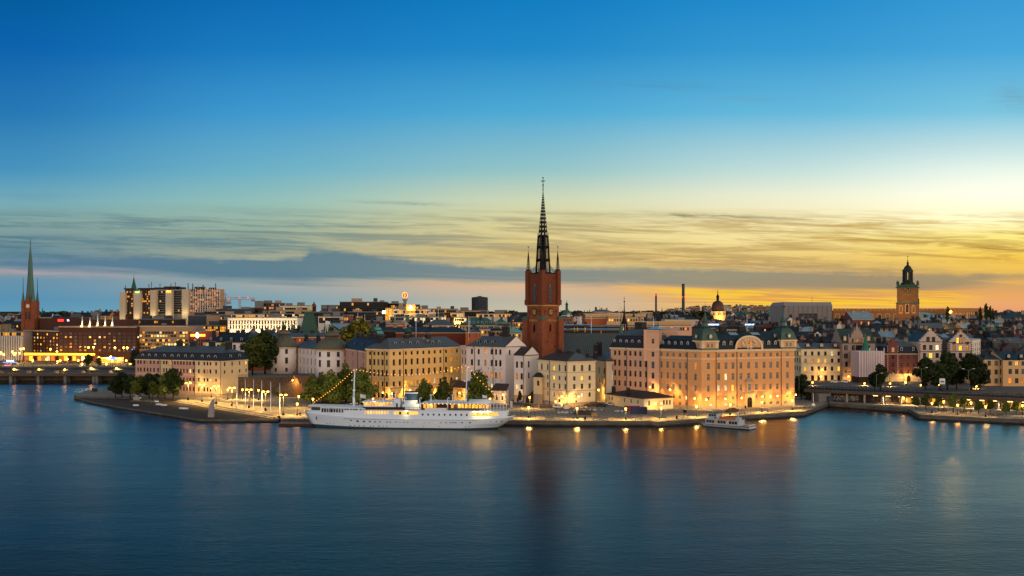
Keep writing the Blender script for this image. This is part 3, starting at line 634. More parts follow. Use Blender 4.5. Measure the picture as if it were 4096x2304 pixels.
chimneys(h, [(P1[0]+cos(an)*f+nv[0]*g, P1[1]+sin(an)*f+nv[1]*g, an, w_, 1.4, 27, z_) for f, g, w_, z_ in ((7.5, 8.5, 2.2, 31.4), (16, 8, 3.2, 34.0), (12, 10, 1.6, 30.8))])
Q0, Q1, Q2 = at(2057, 436), at(2097, 432.6), (11.6, 441.5); ze = 21.9; Qq = quad(Q0, Q1, Q2); Qm = ((Q1[0]+Q2[0])/2, (Q1[1]+Q2[1])/2)
h = Bld('gabled_house', 'lower white gabled house with brown roof between white building and cream house', 'building', Q1, G0)
h.facade(Q0, Q1, G0, ze, 'w_white', [2067.5, 2086.5], [(17.9, 2.7, 1.3), (13.0, 2.6, 1.3), (8.5, 2.0, 1.3)], frame='frame_brown', lit={(1, 0), (2, 0)})
h.facade(Q1, Q2, G0, ze, 'w_white', [2115.5], [(18.0, 2.7, 1.3), (13.2, 2.6, 1.3)], frame='frame_brown')
h.facade(Q2, Qq[3], G0, ze, 'w_white', holes=False); h.facade(Qq[3], Q0, G0, ze, 'w_white', holes=False)
h.w.face([(Q1[0], Q1[1], ze), (Q2[0], Q2[1], ze), (Qm[0], Qm[1], 25.2)], 'w_white')
h.trim.tube((Q1[0]-.4, Q1[1]-.3, ze), (Qm[0], Qm[1]-.25, 25.4), .16, .16, 'pipe'); h.trim.tube((Q2[0]+.3, Q2[1]-.2, ze), (Qm[0], Qm[1]-.25, 25.4), .16, .16, 'pipe')
hip(h.r, [Q0, Q1, Q2, Qq[3]], ze+.1, 25.3, 0, 0, 'roof_brown', ov=.35, gable='w_white'); h.pipe(Q0, Q1, 2096, G0, ze); h.band([Q0, Q1, Q2], G0, 3.2, .06, 'w_plinth'); h.done()
# cream house with arched top windows
P0, P1, P2 = at(2153, 431.5), at(2270, 414), (34.3, 421.4); ze = 20.4; Bq = quad(P0, P1, P2)
h = Bld('corner_house', 'cream corner house with arched top windows and half brown half blue roof', 'building', P1, G0)
rows = [(17.4, 2.7, 1.25, 'a'), (13.2, 1.7, 1.2), (9.9, 2.1, 1.25), (6.4, 1.9, 1.2, 'a')]
h.facade(P0, P1, G0, ze, 'w_cream2', [2167, 2190.5, 2215.5, 2237.5, 2261], rows, frame='frame_grey', lit={(0, 2), (1, 2), (3, 3), (3, 4)}, skip={(2, 0), (3, 0)})
h.facade(P1, P2, G0, ze, 'w_cream2', [2297.5, 2328.5, 2359], rows, frame='frame_grey', lit={(1, 1), (3, 0), (3, 1)})
h.facade(P2, Bq[3], G0, ze, 'w_cream2', holes=False); h.facade(Bq[3], P0, G0, ze, 'w_cream2', holes=False)
h.band([P0, P1, P2], ze-.7, .5, .35, 'w_trim'); h.band([P0, P1, P2], 15.6, .18, .12, 'w_plinth'); h.band([P0, P1, P2], 8.1, .2, .12, 'w_plinth'); h.band([P0, P1, P2], G0, 1.6, .12, 'w_plinth')
hip(h.r, [P0, P1, P2, Bq[3]], ze+.1, 23.7, 5, 4.5, 'roof_blue'); h.r.mi[0] = h.r.mat('roof_brown'); h.pipe(P0, P1, 2200, G0, ze); h.pipe(P0, P1, 2268.5, G0, ze); h.done()
d = MB(); s_ = h.px(P0, P1, 2238.5); L_ = sqrt((P1[0]-P0[0])**2+(P1[1]-P0[1])**2); an = atan2(P1[1]-P0[1], P1[0]-P0[0])
window(h.t, (P0[0]+cos(an)*s_+sin(an)*.06, P0[1]+sin(an)*s_-cos(an)*.06, G0), an, 1.7, 2.9, 'glass', 'door_wood', 'a', 1, 'door')
chimneys(h, [(23.5, 424, .4, 1.2, 1, 21.5, 24.6), (27.6, 425, .4, 1.3, 1, 22, 25.2), (31, 420.7, .5, 1, .9, 21, 23.7), (34.5, 424.5, .5, 1, .9, 20.6, 23.8), (20, 428, .4, 1.4, 1, 21.5, 25)])
c0 = at(2151, 430)
h = Bld('lodge', 'tiny cream lodge with pointed dark roof between white house and rock', 'building', (c0[0], c0[1]-1), G0)
lq = [at(2134, 429), at(2168, 426), at(2176, 431), at(2142, 434)]
h.facade(lq[0], lq[1], 6, 13.3, 'w_cream', [2152], [(10.5, 2.1, 1.4)], frame='frame_grey'); h.facade(lq[1], lq[2], 6, 13.3, 'w_cream'); h.facade(lq[2], lq[3], 6, 13.3, 'w_cream'); h.facade(lq[3], lq[0], 6, 13.3, 'w_cream')
h.w.prism(lq, G0, 6, 'w_plinth'); hip(h.r, lq, 13.3, 14.9, 1.7, 1.7, 'roof_black', .3); h.done()
# cream pilastered house
P0, P1, P2 = (36.5, 450), at(2425, 438), (53.7, 442.6); ze = 19.3; Bq = quad(P0, P1, P2)
h = Bld('pilastered_house', 'square cream house with white pilasters and blue hipped roof beside yellow lodge', 'building', P1, G0)
h.facade(P0, P1, G0, ze, 'w_cream', [2396.5, 2416.5], [(14.9, 2.6, 1.3), (10.4, 2.4, 1.3), (6.0, 1.6, 1.2)], frame='frame_brown', lit={(1, 1), (2, 0), (2, 1)})
h.facade(P1, P2, G0, ze, 'w_pale', [2454.5, 2485, 2520], [(16.5, 2.6, 1.35), (12.2, 2.6, 1.35), (7.4, 1.8, 1.3)], frame='frame_brown', lit={(1, 0), (1, 1), (1, 2), (2, 2)}, skip={(2, 0)})
h.facade(P2, Bq[3], G0, ze, 'w_cream', holes=False); h.facade(Bq[3], P0, G0, ze, 'w_cream', holes=False)
h.band([P0, P1, P2], ze-.8, .6, .35, 'w_trim'); an = atan2(P2[1]-P1[1], P2[0]-P1[0])
for cpx in (2429, 2469, 2503, 2538):
 s_ = h.px(P1, P2, cpx); b_ = MB(); b_.obox((P1[0]+cos(an)*s_, P1[1]+sin(an)*s_), an, .9, .24, 8.8, ze-.85, 'w_trim'); b_.build('pilaster', h.t)
hip(h.r, [P0, P1, P2, Bq[3]], ze+.1, 24.0, 5, 6, 'roof_blue', .6); h.pipe(P0, P1, 2422, G0, ze); h.done()
chimneys(h, [(38.5, 451, .2, 2.0, 1.3, 21, 27.2), (36.6, 449, .2, 1.6, 1.2, 20, 26.2), (46, 449, .2, 1.5, 1.2, 22, 26.6), (51, 449, .2, 1.6, 1.2, 20, 26.5), (50.5, 442.5, .2, 1.2, 1, 19.8, 23.4)])
# low yellow guard house
P0, P1, P2 = at(2428, 425), at(2575, 402), at(2693, 408); ze = 6.3; Bq = [P0, P1, P2, at(2590, 424)]
h = Bld('guard_house', 'low yellow lodge with dark hipped roof in front of the peach palace', 'building', P1, G0)
h.facade(P0, P1, G0, ze, 'w_cream', [2437, 2448, 2474, 2498, 2524, 2551], [(4.6, 1.5, .9)], frame='frame_grey', plit=.1)
h.facade(P1, P2, G0, ze, 'w_cream2', [2597, 2656, 2668, 2680], [(4.3, 1.9, .9)], frame='frame_grey'); h.facade(P2, Bq[3], G0, ze, 'w_cream', holes=False); h.facade(Bq[3], P0, G0, ze, 'w_cream', holes=False)
h.facade(at(2618, 403.9), at(2646, 405.3), G0, 4.4, 'w_cream', [], [])
an = atan2(P2[1]-P1[1], P2[0]-P1[0]); s_ = h.px(P1, P2, 2633); window(h.t, (P1[0]+cos(an)*s_+.1, P1[1]+sin(an)*s_-.25, G0), an, 1.5, 2.4, 'lit_dim', 'door_wood', 'r', 1, 'door')
hip(h.r, Bq, ze+.05, 8.4, 4, 4, 'roof_brown', .6); h.r.mi[0] = h.r.mat('roof_black'); h.r.mi[1] = h.r.mat('roof_black'); h.done()
chimneys(h, [(41.5, 418, -.9, 1.4, 1, 7, 9.8), (47, 414, -.9, 1.2, 1, 7, 9.4)])
# peach palace
P0, P1, P2 = at(2636, 421), at(2806, 405), (116.2, 421.2); ze = 25.2
h = Bld('palace', 'large peach palace with two green domed corner towers and arched clock gable', 'building', P1, G0)
lc = [2645, 2669.5, 2694, 2719.5, 2744.5, 2781]
rc = [2834, 2875, 2904, 2932, 2964, 2995, 3026, 3056.5, 3083, 3110, 3150]
rows = [(22.9, 1.6, 1.2), (18.7, 2.7, 1.25), (14.3, 2.7, 1.25), (9.8, 2.5, 1.25), (5.8, 1.5, 1.1)]
h.facade(P0, P1, G0, ze, 'w_peach', lc, rows+[(3.2, 1.2, 1.1)], frame='frame_white', glass='glass_pale', plit=.03, lit={(5, 5)})
h.facade(P1, P2, G0, ze, 'w_peach', rc, rows+[(3.2, 1.3, 1.6, 'a', [2845, 2876.5, 2905, 2933, 3058.5, 3085, 3111.5, 3142])], frame='frame_white', glass='glass_pale', lit={(3, 1), (3, 3), (4, 1), (4, 8), (5, 0), (5, 1), (5, 2), (5, 3)}, plit=.03, skip={(4, 5), (3, 5)})
Pk = (P0[0]+P2[0]-P1[0], P0[1]+P2[1]-P1[1]); h.facade(P2, Pk, G0, ze, 'w_peach', holes=False); h.facade(Pk, P0, G0, ze, 'w_peach', holes=False)
h.band([P0, P1, P2], ze-.9, .9, .5, 'w_trim'); h.band([P0, P1, P2], 21.3, .5, .12, 'w_trim'); h.band([P0, P1, P2], 7.3, .35, .18, 'w_sand'); h.band([P0, P1, P2], G0, 1.0, .2, 'w_plinth')
an = atan2(P2[1]-P1[1], P2[0]-P1[0]); uR = (cos(an), sin(an)); nR = (-sin(an), cos(an)); LR = sqrt((P2[0]-P1[0])**2+(P2[1]-P1[1])**2)
al = atan2(P1[1]-P0[1], P1[0]-P0[0]); uL = (cos(al), sin(al)); nL = (-sin(al), cos(al)); LL = sqrt((P1[0]-P0[0])**2+(P1[1]-P0[1])**2)
mid_ = [(P1[0]+uR[0]*3+nR[0]*1, P1[1]+uR[1]*3+nR[1]*1), (P2[0]-uR[0]*2, P2[1]-uR[1]*2), (P2[0]-uR[0]*2+nR[0]*16, P2[1]-uR[1]*2+nR[1]*16), (P1[0]+uR[0]*3+nR[0]*16, P1[1]+uR[1]*3+nR[1]*16)]
mansard(h.r, [P1, P2, (P2[0]+nR[0]*16, P2[1]+nR[1]*16), (P1[0]+nR[0]*16, P1[1]+nR[1]*16)], ze+.3, 29.0, 1.8, 32.3, 3, 3, 'roof_dark', 'roof_dark')
Pq = [(P0[0], P0[1]), (P1[0]-uL[0]*3, P1[1]-uL[1]*3)]; Pq += [(Pq[1][0]+nL[0]*10, Pq[1][1]+nL[1]*10), (Pq[0][0]+nL[0]*10, Pq[0][1]+nL[1]*10)]
mansard(h.r, Pq, ze+.3, 29.0, 1.6, 30.6, 0.5, 0.5, 'roof_dark', 'roof_dark')
gc = h.px(P1, P2, 2995); G = lambda s_, o_, z: (P1[0]+uR[0]*s_-nR[0]*o_, P1[1]+uR[1]*s_-nR[1]*o_, z)
gw_, gh_ = 6.7, 5.6; arc = [(gc+gw_*cos(pi*i/16), ze-.02+gh_*sin(pi*i/16)**.8) for i in range(17)]
h.w.face([G(s_, .12, z) for s_, z in arc], 'w_peach');
for (s1, z1), (s2, z2) in zip(arc, arc[1:]):
 f1 = lambda s_, z, k: (gc+(s_-gc)*k, ze-.02+(z-ze)*k)
 a1, a2_ = f1(s1, z1, .87), f1(s2, z2, .87)
 h.trim.face([G(s1, .4, z1), G(s2, .4, z2), G(a2_[0], .4, a2_[1]), G(a1[0], .4, a1[1])], 'w_trim')
 h.trim.face([G(s1, -4.5, z1), G(s2, -4.5, z2), G(s2, .4, z2), G(s1, .4, z1)], 'roof_dark')
 h.trim.face([G(a1[0], .12, a1[1]), G(a1[0], .4, a1[1]), G(a2_[0], .4, a2_[1]), G(a2_[0], .12, a2_[1])], 'w_trim')
b_ = MB(); plain('clock_black', '16130f', .5); plain('plaster_white', 'cbb9a0', .8)
for i in range(14):
 a = 2*pi*i/14; b_.ball(G(gc+2.3*cos(a)*1.35, .25, ze+2.3+1.55*sin(a))[:2]+(ze+2.3+1.55*sin(a),), .55+.15*(i % 3), 'plaster_white', 6, 4)
b_.face([G(gc+1.45*cos(a*pi/12), .34, ze+2.3+1.45*sin(a*pi/12)) for a in range(24)], 'gold')
b_.face([G(gc+1.0*cos(a*pi/12), .38, ze+2.3+1.0*sin(a*pi/12)) for a in range(24)], 'w_peach')
b_.tube(G(gc, .45, ze+2.3), G(gc-.75, .45, ze+2.6), .09, .05, 'clock_black', 4); b_.tube(G(gc, .45, ze+2.3), G(gc+.1, .45, ze+3.5), .08, .04, 'clock_black', 4)
b_.build('clock', h.t)
b_ = MB(); b_.obox(G(gc, .25, 0)[:2], an, 4.6, .9, G0, 7.4, 'w_sand'); b_.obox(G(gc, .35, 0)[:2], an, 5.2, 1.2, 7.405, 7.9, 'w_plinth')
b_.obox(G(gc, .2, 0)[:2], an, 2.8, .6, 7.905, 12.2, 'w_sand'); b_.obox(G(gc, .3, 0)[:2], an, 3.6, .9, 12.205, 12.6, 'w_plinth')
b_.mesh([G(gc-1.9, .7, 12.62), G(gc+1.9, .7, 12.62), G(gc, .7, 14.0), G(gc-1.9, -.1, 12.62), G(gc+1.9, -.1, 12.62), G(gc, -.1, 14.0)], [(0, 1, 2), (5, 4, 3), (0, 2, 5, 3), (1, 4, 5, 2)], 'w_plinth')
b_.build('portal', h.t)
window(h.t, G(gc, .76, G0), an, 2.3, 4.2, 'glass', 'door_wood', 'a', 1, 'door'); window(h.t, G(gc, .58, 8.6), an, 1.3, 2.8, 'glass_pale', 'frame_white')
def pavilion(B, c, ang, w_, zb, pxs, seen):
 B.w.obox(c, ang, w_, w_, zb, 28.3, 'w_peach'); B.trim.obox(c, ang, w_+.8, w_+.8, 28.305, 28.85, 'w_trim'); B.trim.obox(c, ang, w_+.5, w_+.5, zb+.1, zb+.6, 'roof_green')
 for sx in (-1, 1):
  for sy in (-1, 1):
   x, y = c[0]+cos(ang)*sx*(w_/2-.5)-sin(ang)*sy*(w_/2-.5), c[1]+sin(ang)*sx*(w_/2-.5)+cos(ang)*sy*(w_/2-.5)
   B.trim.obox((x, y), ang, 1.25, 1.25, zb+.61, 28.3, 'w_trim')
 for a in (ang, ang+pi/2*(-1)):
  n = (sin(a), -cos(a)); u = (cos(a), sin(a))
  for o in (-1.0, 1.0):
   window(B.t, (c[0]+n[0]*(w_/2+.1)+u[0]*o*.95, c[1]+n[1]*(w_/2+.1)+u[1]*o*.95, zb+.9), a, 1.2, 1.7, 'glass_pale', 'frame_white')
 r = w_/2*1.36; k = pi/4+ang; z = 28.9
 B.r.lathe(c, [(r+.5, z), (r+.4, z+.3), (r+.1, z+.9), (r*.95, z+1.8), (r*.85, z+3.0), (r*.66, z+4.1), (r*.45, z+4.8), (r*.3, z+5.2)], 'roof_bell', 4, k, smooth=False)
 B.r.lathe(c, [(r*.32, z+5.1), (r*.36, z+5.4), (r*.28, z+5.7), (r*.25, z+7.0), (r*.33, z+7.2), (r*.3, z+7.4), (r*.2, z+8.0), (r*.1, z+9.2), (.2, z+10.4)], 'roof_bell', 8, k, smooth=False)
 B.r.ball((c[0], c[1], z+10.6), .42, 'copper'); B.r.tube((c[0], c[1], z+11), (c[0], c[1], z+15.6), .07, .035, 'iron', 5); B.r.box(c[0]-.8, c[0]+.9, c[1]-.03, c[1]+.03, z+13.5, z+13.65, 'iron'); B.r.box(c[0]+.1, c[0]+.7, c[1]-.04, c[1]+.04, z+13.3, z+13.85, 'iron')
 for a in (ang, ang-pi/2):
  n = (sin(a), -cos(a)); u = (cos(a), sin(a)); b2 = MB()
  P = lambda x, o, z: (c[0]+n[0]*o+u[0]*x, c[1]+n[1]*o+u[1]*x, z)
  b2.tube(P(0, w_/2-.8, 30.5), P(0, w_/2+.45, 30.5), .95, .95, 'roof_bell', 14)
  b2.face([P(.7*cos(i*pi/8), w_/2+.5, 30.5+.78*sin(i*pi/8)) for i in range(16)], 'plaster_white'); b2.build('oculus', B.t)
roofm('roof_bell', '35493c', .7, .3, .42, 1.5)
pw = 7.4
pc1 = (P1[0]+uR[0]*(pw/2-.3)+nR[0]*(pw/2-.9), P1[1]+uR[1]*(pw/2-.3)+nR[1]*(pw/2-.9)); pc2 = (P2[0]-uR[0]*(pw/2-.4)+nR[0]*(pw/2-.6), P2[1]-uR[1]*(pw/2-.4)+nR[1]*(pw/2-.6))
pavilion(h, pc1, an, pw, ze, None, 1); pavilion(h, pc2, an, pw, ze, None, 1)
for q in (2750,): h.pipe(P0, P1, q, G0, ze)
for q in (2864, 2947, 3124): h.pipe(P1, P2, q, G0, ze)
h.done()
for cpx in (2872, 2899, 2927, 3051, 3078, 3105):
 s_ = h.px(P1, P2, cpx); dormer(h, *G(s_, -.5, 0)[:2], ze+1.3, an, 1.3, 2.2, 1.8, 'roof_dark', 'glass_pale', False)
for cpx in (2649, 2673, 2698, 2723, 2748):
 s_ = h.px(P0, P1, cpx); dormer(h, P0[0]+uL[0]*s_+nL[0]*.5, P0[1]+uL[1]*s_+nL[1]*.5, ze+1.2, al, 1.2, 2.1, 1.8, 'roof_dark', 'glass_pale', False)
for s_ in (16.5, 27):
 b_ = MB(); a1, a2_ = .48, .8
 q = lambda f, k: (P1[0]+uR[0]*f+nR[0]*(1.8+6.2*k-.1), P1[1]+uR[1]*f+nR[1]*(1.8+6.2*k-.1), 29.25+3.3*k)
 b_.face([q(s_, a1), q(s_+4, a1), q(s_+4, a2_), q(s_, a2_)], 'roof_light'); b_.build('skylight', h.roof)
chimneys(h, [(*G(s_, -9.5, 0)[:2], an, 3.0, 1.4, 31, 34.6) for s_ in (7, 16, 25, 33)])
# long palace wing to the left (pale peach, mansard), stair tower
A0, A1 = at(2443, 440), at(2597, 424); T1, T2 = at(2590, 423.4), at(2637, 420); ze = 25.2
h = Bld('palace_wing', 'long pale peach palace wing with dark mansard and square stair tower', 'building', A1, G0)
rows = [(22.8, 2.0, 1.3), (18.6, 2.7, 1.35), (14.3, 2.5, 1.3), (10, 2.3, 1.3)]
h.facade(A0, A1, G0, ze, 'w_peach_pale', [2460, 2477, 2500, 2521, 2541, 2561, 2584], rows, frame='frame_grey', plit=.02)
h.facade(T1, T2, G0, 33, 'w_peach_pale', [2611.5], [(28.2, 2.0, 1.1), (22.8, 2.0, 1.3), (18.4, 2.8, 1.4), (14, 2.5, 1.3), (9.7, 2.3, 1.3)], frame='frame_grey')
h.w.obox(at(2612, 430), -.18, 7.0, 14, 20, 32.9, 'w_peach_pale'); h.w.obox(at(2655, 446), -.1, 12, 8, 22, 33.0, 'w_peach_pale'); h.r.obox(at(2655, 446), -.1, 13, 9, 33.05, 33.3, 'roof_light')
wl_ = Vector((A1[0]-A0[0], A1[1]-A0[1])).normalized(); wn = (-wl_.y*15, wl_.x*15)
h.band([A0, A1], ze-.8, .7, .4, 'w_trim'); h.band([T1, T2], ze-.7, .6, .45, 'w_trim'); h.band([T1, T2], 32.4, .7, .4, 'w_trim')
Aq = [A0, A1, (A1[0]+wn[0], A1[1]+wn[1]), (A0[0]+wn[0], A0[1]+wn[1])]
mansard(h.r, Aq, ze+.2, 30.2, 1.8, 33.6, 5, 1, 'roof_black', 'roof_blue'); hip(h.r, [T1, T2, at(2660, 436), at(2612, 440)], 33.1, 34.3, 3, 3, 'roof_light')
h.facade(Aq[1], Aq[2], G0, ze, 'w_peach_pale', holes=False); h.facade(Aq[2], Aq[3], G0, ze, 'w_peach_pale', holes=False); h.facade(Aq[3], Aq[0], G0, ze, 'w_peach_pale', holes=False)
for q in (2508, 2588): h.pipe(A0, A1, q, G0, ze)
h.done(); aw = atan2(wl_.y, wl_.x)
for cpx in (2455, 2479, 2503, 2526, 2553, 2580):
 s_ = h.px(A0, A1, cpx); dormer(h, A0[0]+wl_.x*s_+wn[0]*.035, A0[1]+wl_.y*s_+wn[1]*.035, ze+1.2, aw, 1.4, 2.3, 1.8, 'roof_black', 'glass_pale', False)
b_ = MB(); b_.obox((Aq[2][0]-14, Aq[2][1]-4), aw, 4, 3, 33, 36, 'chimney_dark'); b_.build('chimney', h.roof)
# the church with the open iron spire
brickm('church_brick', '7d422a', '683420', '46291d', .7, .3, .3); brickm('church_brick_low', '935233', '784128', '53342a', .7, .3, .45)
plain('spire_iron', '141114', .5, .4); plain('dial', '1a1714', .5); plain('dial_gold', 'e8b450', .5)
L, C_, R = (6.8, 478.9), (13.8, 470.6), (22.2, 477.9); cen = ((L[0]+R[0])/2, (L[1]+R[1])/2)
h = Bld('church', 'red brick church with tall openwork iron spire and long grey nave roof', 'church', C_, 9.0)
aC = atan2(R[1]-C_[1], R[0]-C_[0]); Lq = quad(L, C_, R)
sh = lambda P, k: [(cen[0]+(p[0]-cen[0])*k, cen[1]+(p[1]-cen[1])*k) for p in P]
h.w.prism(sh(Lq, .965), 3, 43.0, 'church_brick_low'); h.w.prism(sh(Lq, .915), 43.6, 57.4, 'church_brick')
h.trim.prism(sh(Lq, 1.04), 43.0, 43.6, 'gold' if 0 else 'w_ochre', capm='roof_green'); h.trim.prism(sh(Lq, .93), 57.4, 58.0, 'church_brick')
for i, p in enumerate(Lq):
 q = sh([p], .97)[0]; h.w.obox(q, aC, 3.2, 3.2, 3, 37.2, 'church_brick_low');
 h.trim.lathe(q, [(2.55, 37.25), (1.2, 38.3), (.9, 38.35)], 'copper', 4, aC+pi/4, False)
 q = sh([p], .89)[0]; h.w.obox(q, aC, 2.1, 2.1, 43.65, 59.6, 'church_brick'); h.w.obox(q, aC, 2.6, 2.6, 43.62, 46.0, 'church_brick')
for (P, Q) in ((L, C_), (C_, R)):
 a = atan2(Q[1]-P[1], Q[0]-P[0]); u = (cos(a), sin(a)); n = (sin(a), -cos(a)); k = .915
 mpt = ((P[0]+Q[0])/2, (P[1]+Q[1])/2); mm = sh([mpt], .915)[0]; ml = sh([mpt], .965)[0]
 F = lambda s_, o, z, m0=mm: (m0[0]+u[0]*s_+n[0]*o, m0[1]+u[1]*s_+n[1]*o, z)
 b_ = MB(); prof = [(-1.25, 44.6), (1.25, 44.6)]+[(1.25, 50.6)]+[(1.25*cos(t_), 50.6+3.1*sin(t_)**.9) for t_ in (pi*.12, pi*.25, pi*.38)]+[(0, 53.9)]+[(-1.25*cos(t_), 50.6+3.1*sin(t_)**.9) for t_ in (pi*.38, pi*.25, pi*.12)]+[(-1.25, 50.6)]
 b_.face([F(x, .06, z) for x, z in prof], 'glass_pale')
 for (x1, z1), (x2, z2) in zip(prof, prof[1:]+prof[:1]): b_.tube(F(x1, .12, z1), F(x2, .12, z2), .2, .2, 'church_brick', 4)
 for x in (-.42, .42): b_.tube(F(x, .12, 44.6), F(x, .12, 52.2), .09, .09, 'spire_iron', 4)
 for z in (46.2, 47.9, 49.6, 51.2): b_.tube(F(-1.2, .12, z), F(1.2, .12, z), .06, .06, 'spire_iron', 4)
 b_.build('window', h.t)
 b_ = MB(); F2 = lambda s_, o, z: F(s_, o, z, ml)
 b_.face([F2(1.85*cos(i*pi/12), .1, 40.3+1.85*sin(i*pi/12)) for i in range(24)], 'iron'); b_.face([F2(1.45*cos(i*pi/12), .14, 40.3+1.45*sin(i*pi/12)) for i in range(24)], 'dial')
 for i in range(12):
  c0_, s0_ = cos(i*pi/6), sin(i*pi/6); b_.tube(F2(1.0*c0_, .17, 40.3+1.0*s0_), F2(1.35*c0_, .17, 40.3+1.35*s0_), .12, .12, 'dial_gold', 4)
 for i in range(24): b_.tube(F2(.62*cos(i*pi/12), .17, 40.3+.62*sin(i*pi/12)), F2(.62*cos((i+1)*pi/12), .17, 40.3+.62*sin((i+1)*pi/12)), .09, .09, 'dial_gold', 4)
 b_.tube(F2(0, .2, 40.3), F2(.15, .2, 39.2), .12, .08, 'dial_gold', 4); b_.tube(F2(0, .2, 40.3), F2(-1.0, .2, 40.9), .12, .06, 'dial_gold', 4)
 b_.build('clock_face', h.t)
 for s_ in (-3.6, 3.4):
  h.trim.tube(F2(s_, .08, 38.6), F2(s_, .08, 41.6), .1, .1, 'iron', 4); h.trim.tube(F2(s_-.7, .08, 40.4), F2(s_+.7, .08, 40.4), .1, .1, 'iron', 4)
 for j in range(9):
  h.trim.obox(F2(-4+j, .22, 0)[:2], a, .42, .5, 35.8, 36.9, 'w_ochre')
 window(h.t, F2(-.2, .05, 31.2), a, 1.25, 3.6, 'glass', 'frame_brown', 'a', 0)
 for s_, zz_ in ((-2, 26), (2.5, 24), (1, 19.5), (-2.6, 17)): h.trim.obox(F2(s_, .03, 0)[:2], a, .35, .12, zz_, zz_+.9, 'iron')
h.trim.lathe((C_[0]-5, C_[1]+4.2), [(3.2, 14.2), (2.0, 15.4)], 'copper', 4, aC+pi/4, False)
S = MB()
def panel(p00, p10, p11, p01, fx, fz, m):
 lerp = lambda a, b, t_: tuple(a[i]+(b[i]-a[i])*t_ for i in range(3))
 bl = lambda s_, t_: lerp(lerp(p00, p10, s_), lerp(p01, p11, s_), t_)
 i = [bl(.5, fz), bl(1-fx, .5-.15), bl(1-fx, .65), bl(.5, 1-fz), bl(fx, .65), bl(fx, .35)]
 S.face([p00, p10, i[1], i[0]], m); S.face([p10, p11, i[2], i[1]], m); S.face([p11, p01, i[4], i[3]][:2]+[i[3], i[2]][:2], m); S.face([p01, i[4], i[3], p11][::-1], m); S.face([p01, p00, i[5], i[4]], m); S.face([p00, i[0], i[5]], m)
def ring(r, z, n=8, off=pi/8): return [(cen[0]+r*cos(aC+off+2*pi*i/n), cen[1]+r*sin(aC+off+2*pi*i/n), z) for i in range(n)]
for (r0, r1, z0, z1) in ((3.45, 3.05, 58.6, 64.4), (3.0, 2.7, 64.8, 70.4), (2.65, 2.35, 70.8, 75.6)):
 a_, b2 = ring(r0, z0), ring(r1, z1)
 for i in range(8):
  j = (i+1) % 8; S.tube(a_[i], b2[i], .45, .4, 'spire_iron', 5); S.tube(a_[i], a_[j], .3, .3, 'spire_iron', 4); S.tube(b2[i], b2[j], .26, .26, 'spire_iron', 4)
  mA = tuple((a_[i][k]+a_[j][k])/2 for k in range(3)); mB = tuple((b2[i][k]+b2[j][k])/2 for k in range(3))
  S.tube(mA, mB, .13, .11, 'spire_iron', 4)
  q1 = tuple(b2[i][k]*.82+a_[i][k]*.18 for k in range(3)); q2 = tuple(b2[j][k]*.82+a_[j][k]*.18 for k in range(3))
  S.tube(q1, mB, .16, .12, 'spire_iron', 4); S.tube(q2, mB, .16, .12, 'spire_iron', 4)
  o_ = (b2[i][0]+(b2[i][0]-cen[0])*.12, b2[i][1]+(b2[i][1]-cen[1])*.12); S.tube((o_[0], o_[1], z1-.6), (o_[0], o_[1], z1+1.6), .2, .02, 'spire_iron', 4)
S.lathe(cen, [(5.6, 57.9), (5.4, 58.5), (3.9, 58.8), (3.5, 58.9)], 'spire_iron', 4, aC+pi/4, False)
S.tube((cen[0], cen[1], 58), (cen[0], cen[1], 76), .9, .6, 'spire_iron', 6)
z, r = 75.8, 2.3; tiers = []
zt = 97.6; nt = 15; hs = [1.0*(.93**k) for k in range(nt)]; sc2 = (zt-z)/sum(hs)
for k in range(nt):
 z2 = z+hs[k]*sc2; r2 = 2.3*(zt-z2+.9)/(zt-75.8+.9)
 A1, B1 = ring(r, z), ring(r2, z2)
 for i in range(8):
  j = (i+1) % 8; panel(A1[i], A1[j], B1[j], B1[i], .27, .17, 'spire_iron')
  if k < 13:
   o_ = (A1[i][0]+(A1[i][0]-cen[0])*.1, A1[i][1]+(A1[i][1]-cen[1])*.1, A1[i][2]); S.tube(A1[i], o_, .14, .1, 'spire_iron', 4)
 z, r = z2, r2
S.tube((cen[0], cen[1], 97), (cen[0], cen[1], 103.0), .22, .1, 'spire_iron', 6); S.ball((cen[0], cen[1], 99.6), .4, 'spire_iron')
S.box(cen[0]-.9, cen[0]+.9, cen[1]-.12, cen[1]+.12, 101.3, 101.7, 'spire_iron'); S.ball((cen[0], cen[1], 103), .35, 'spire_iron')
S.build('spire', h.t)
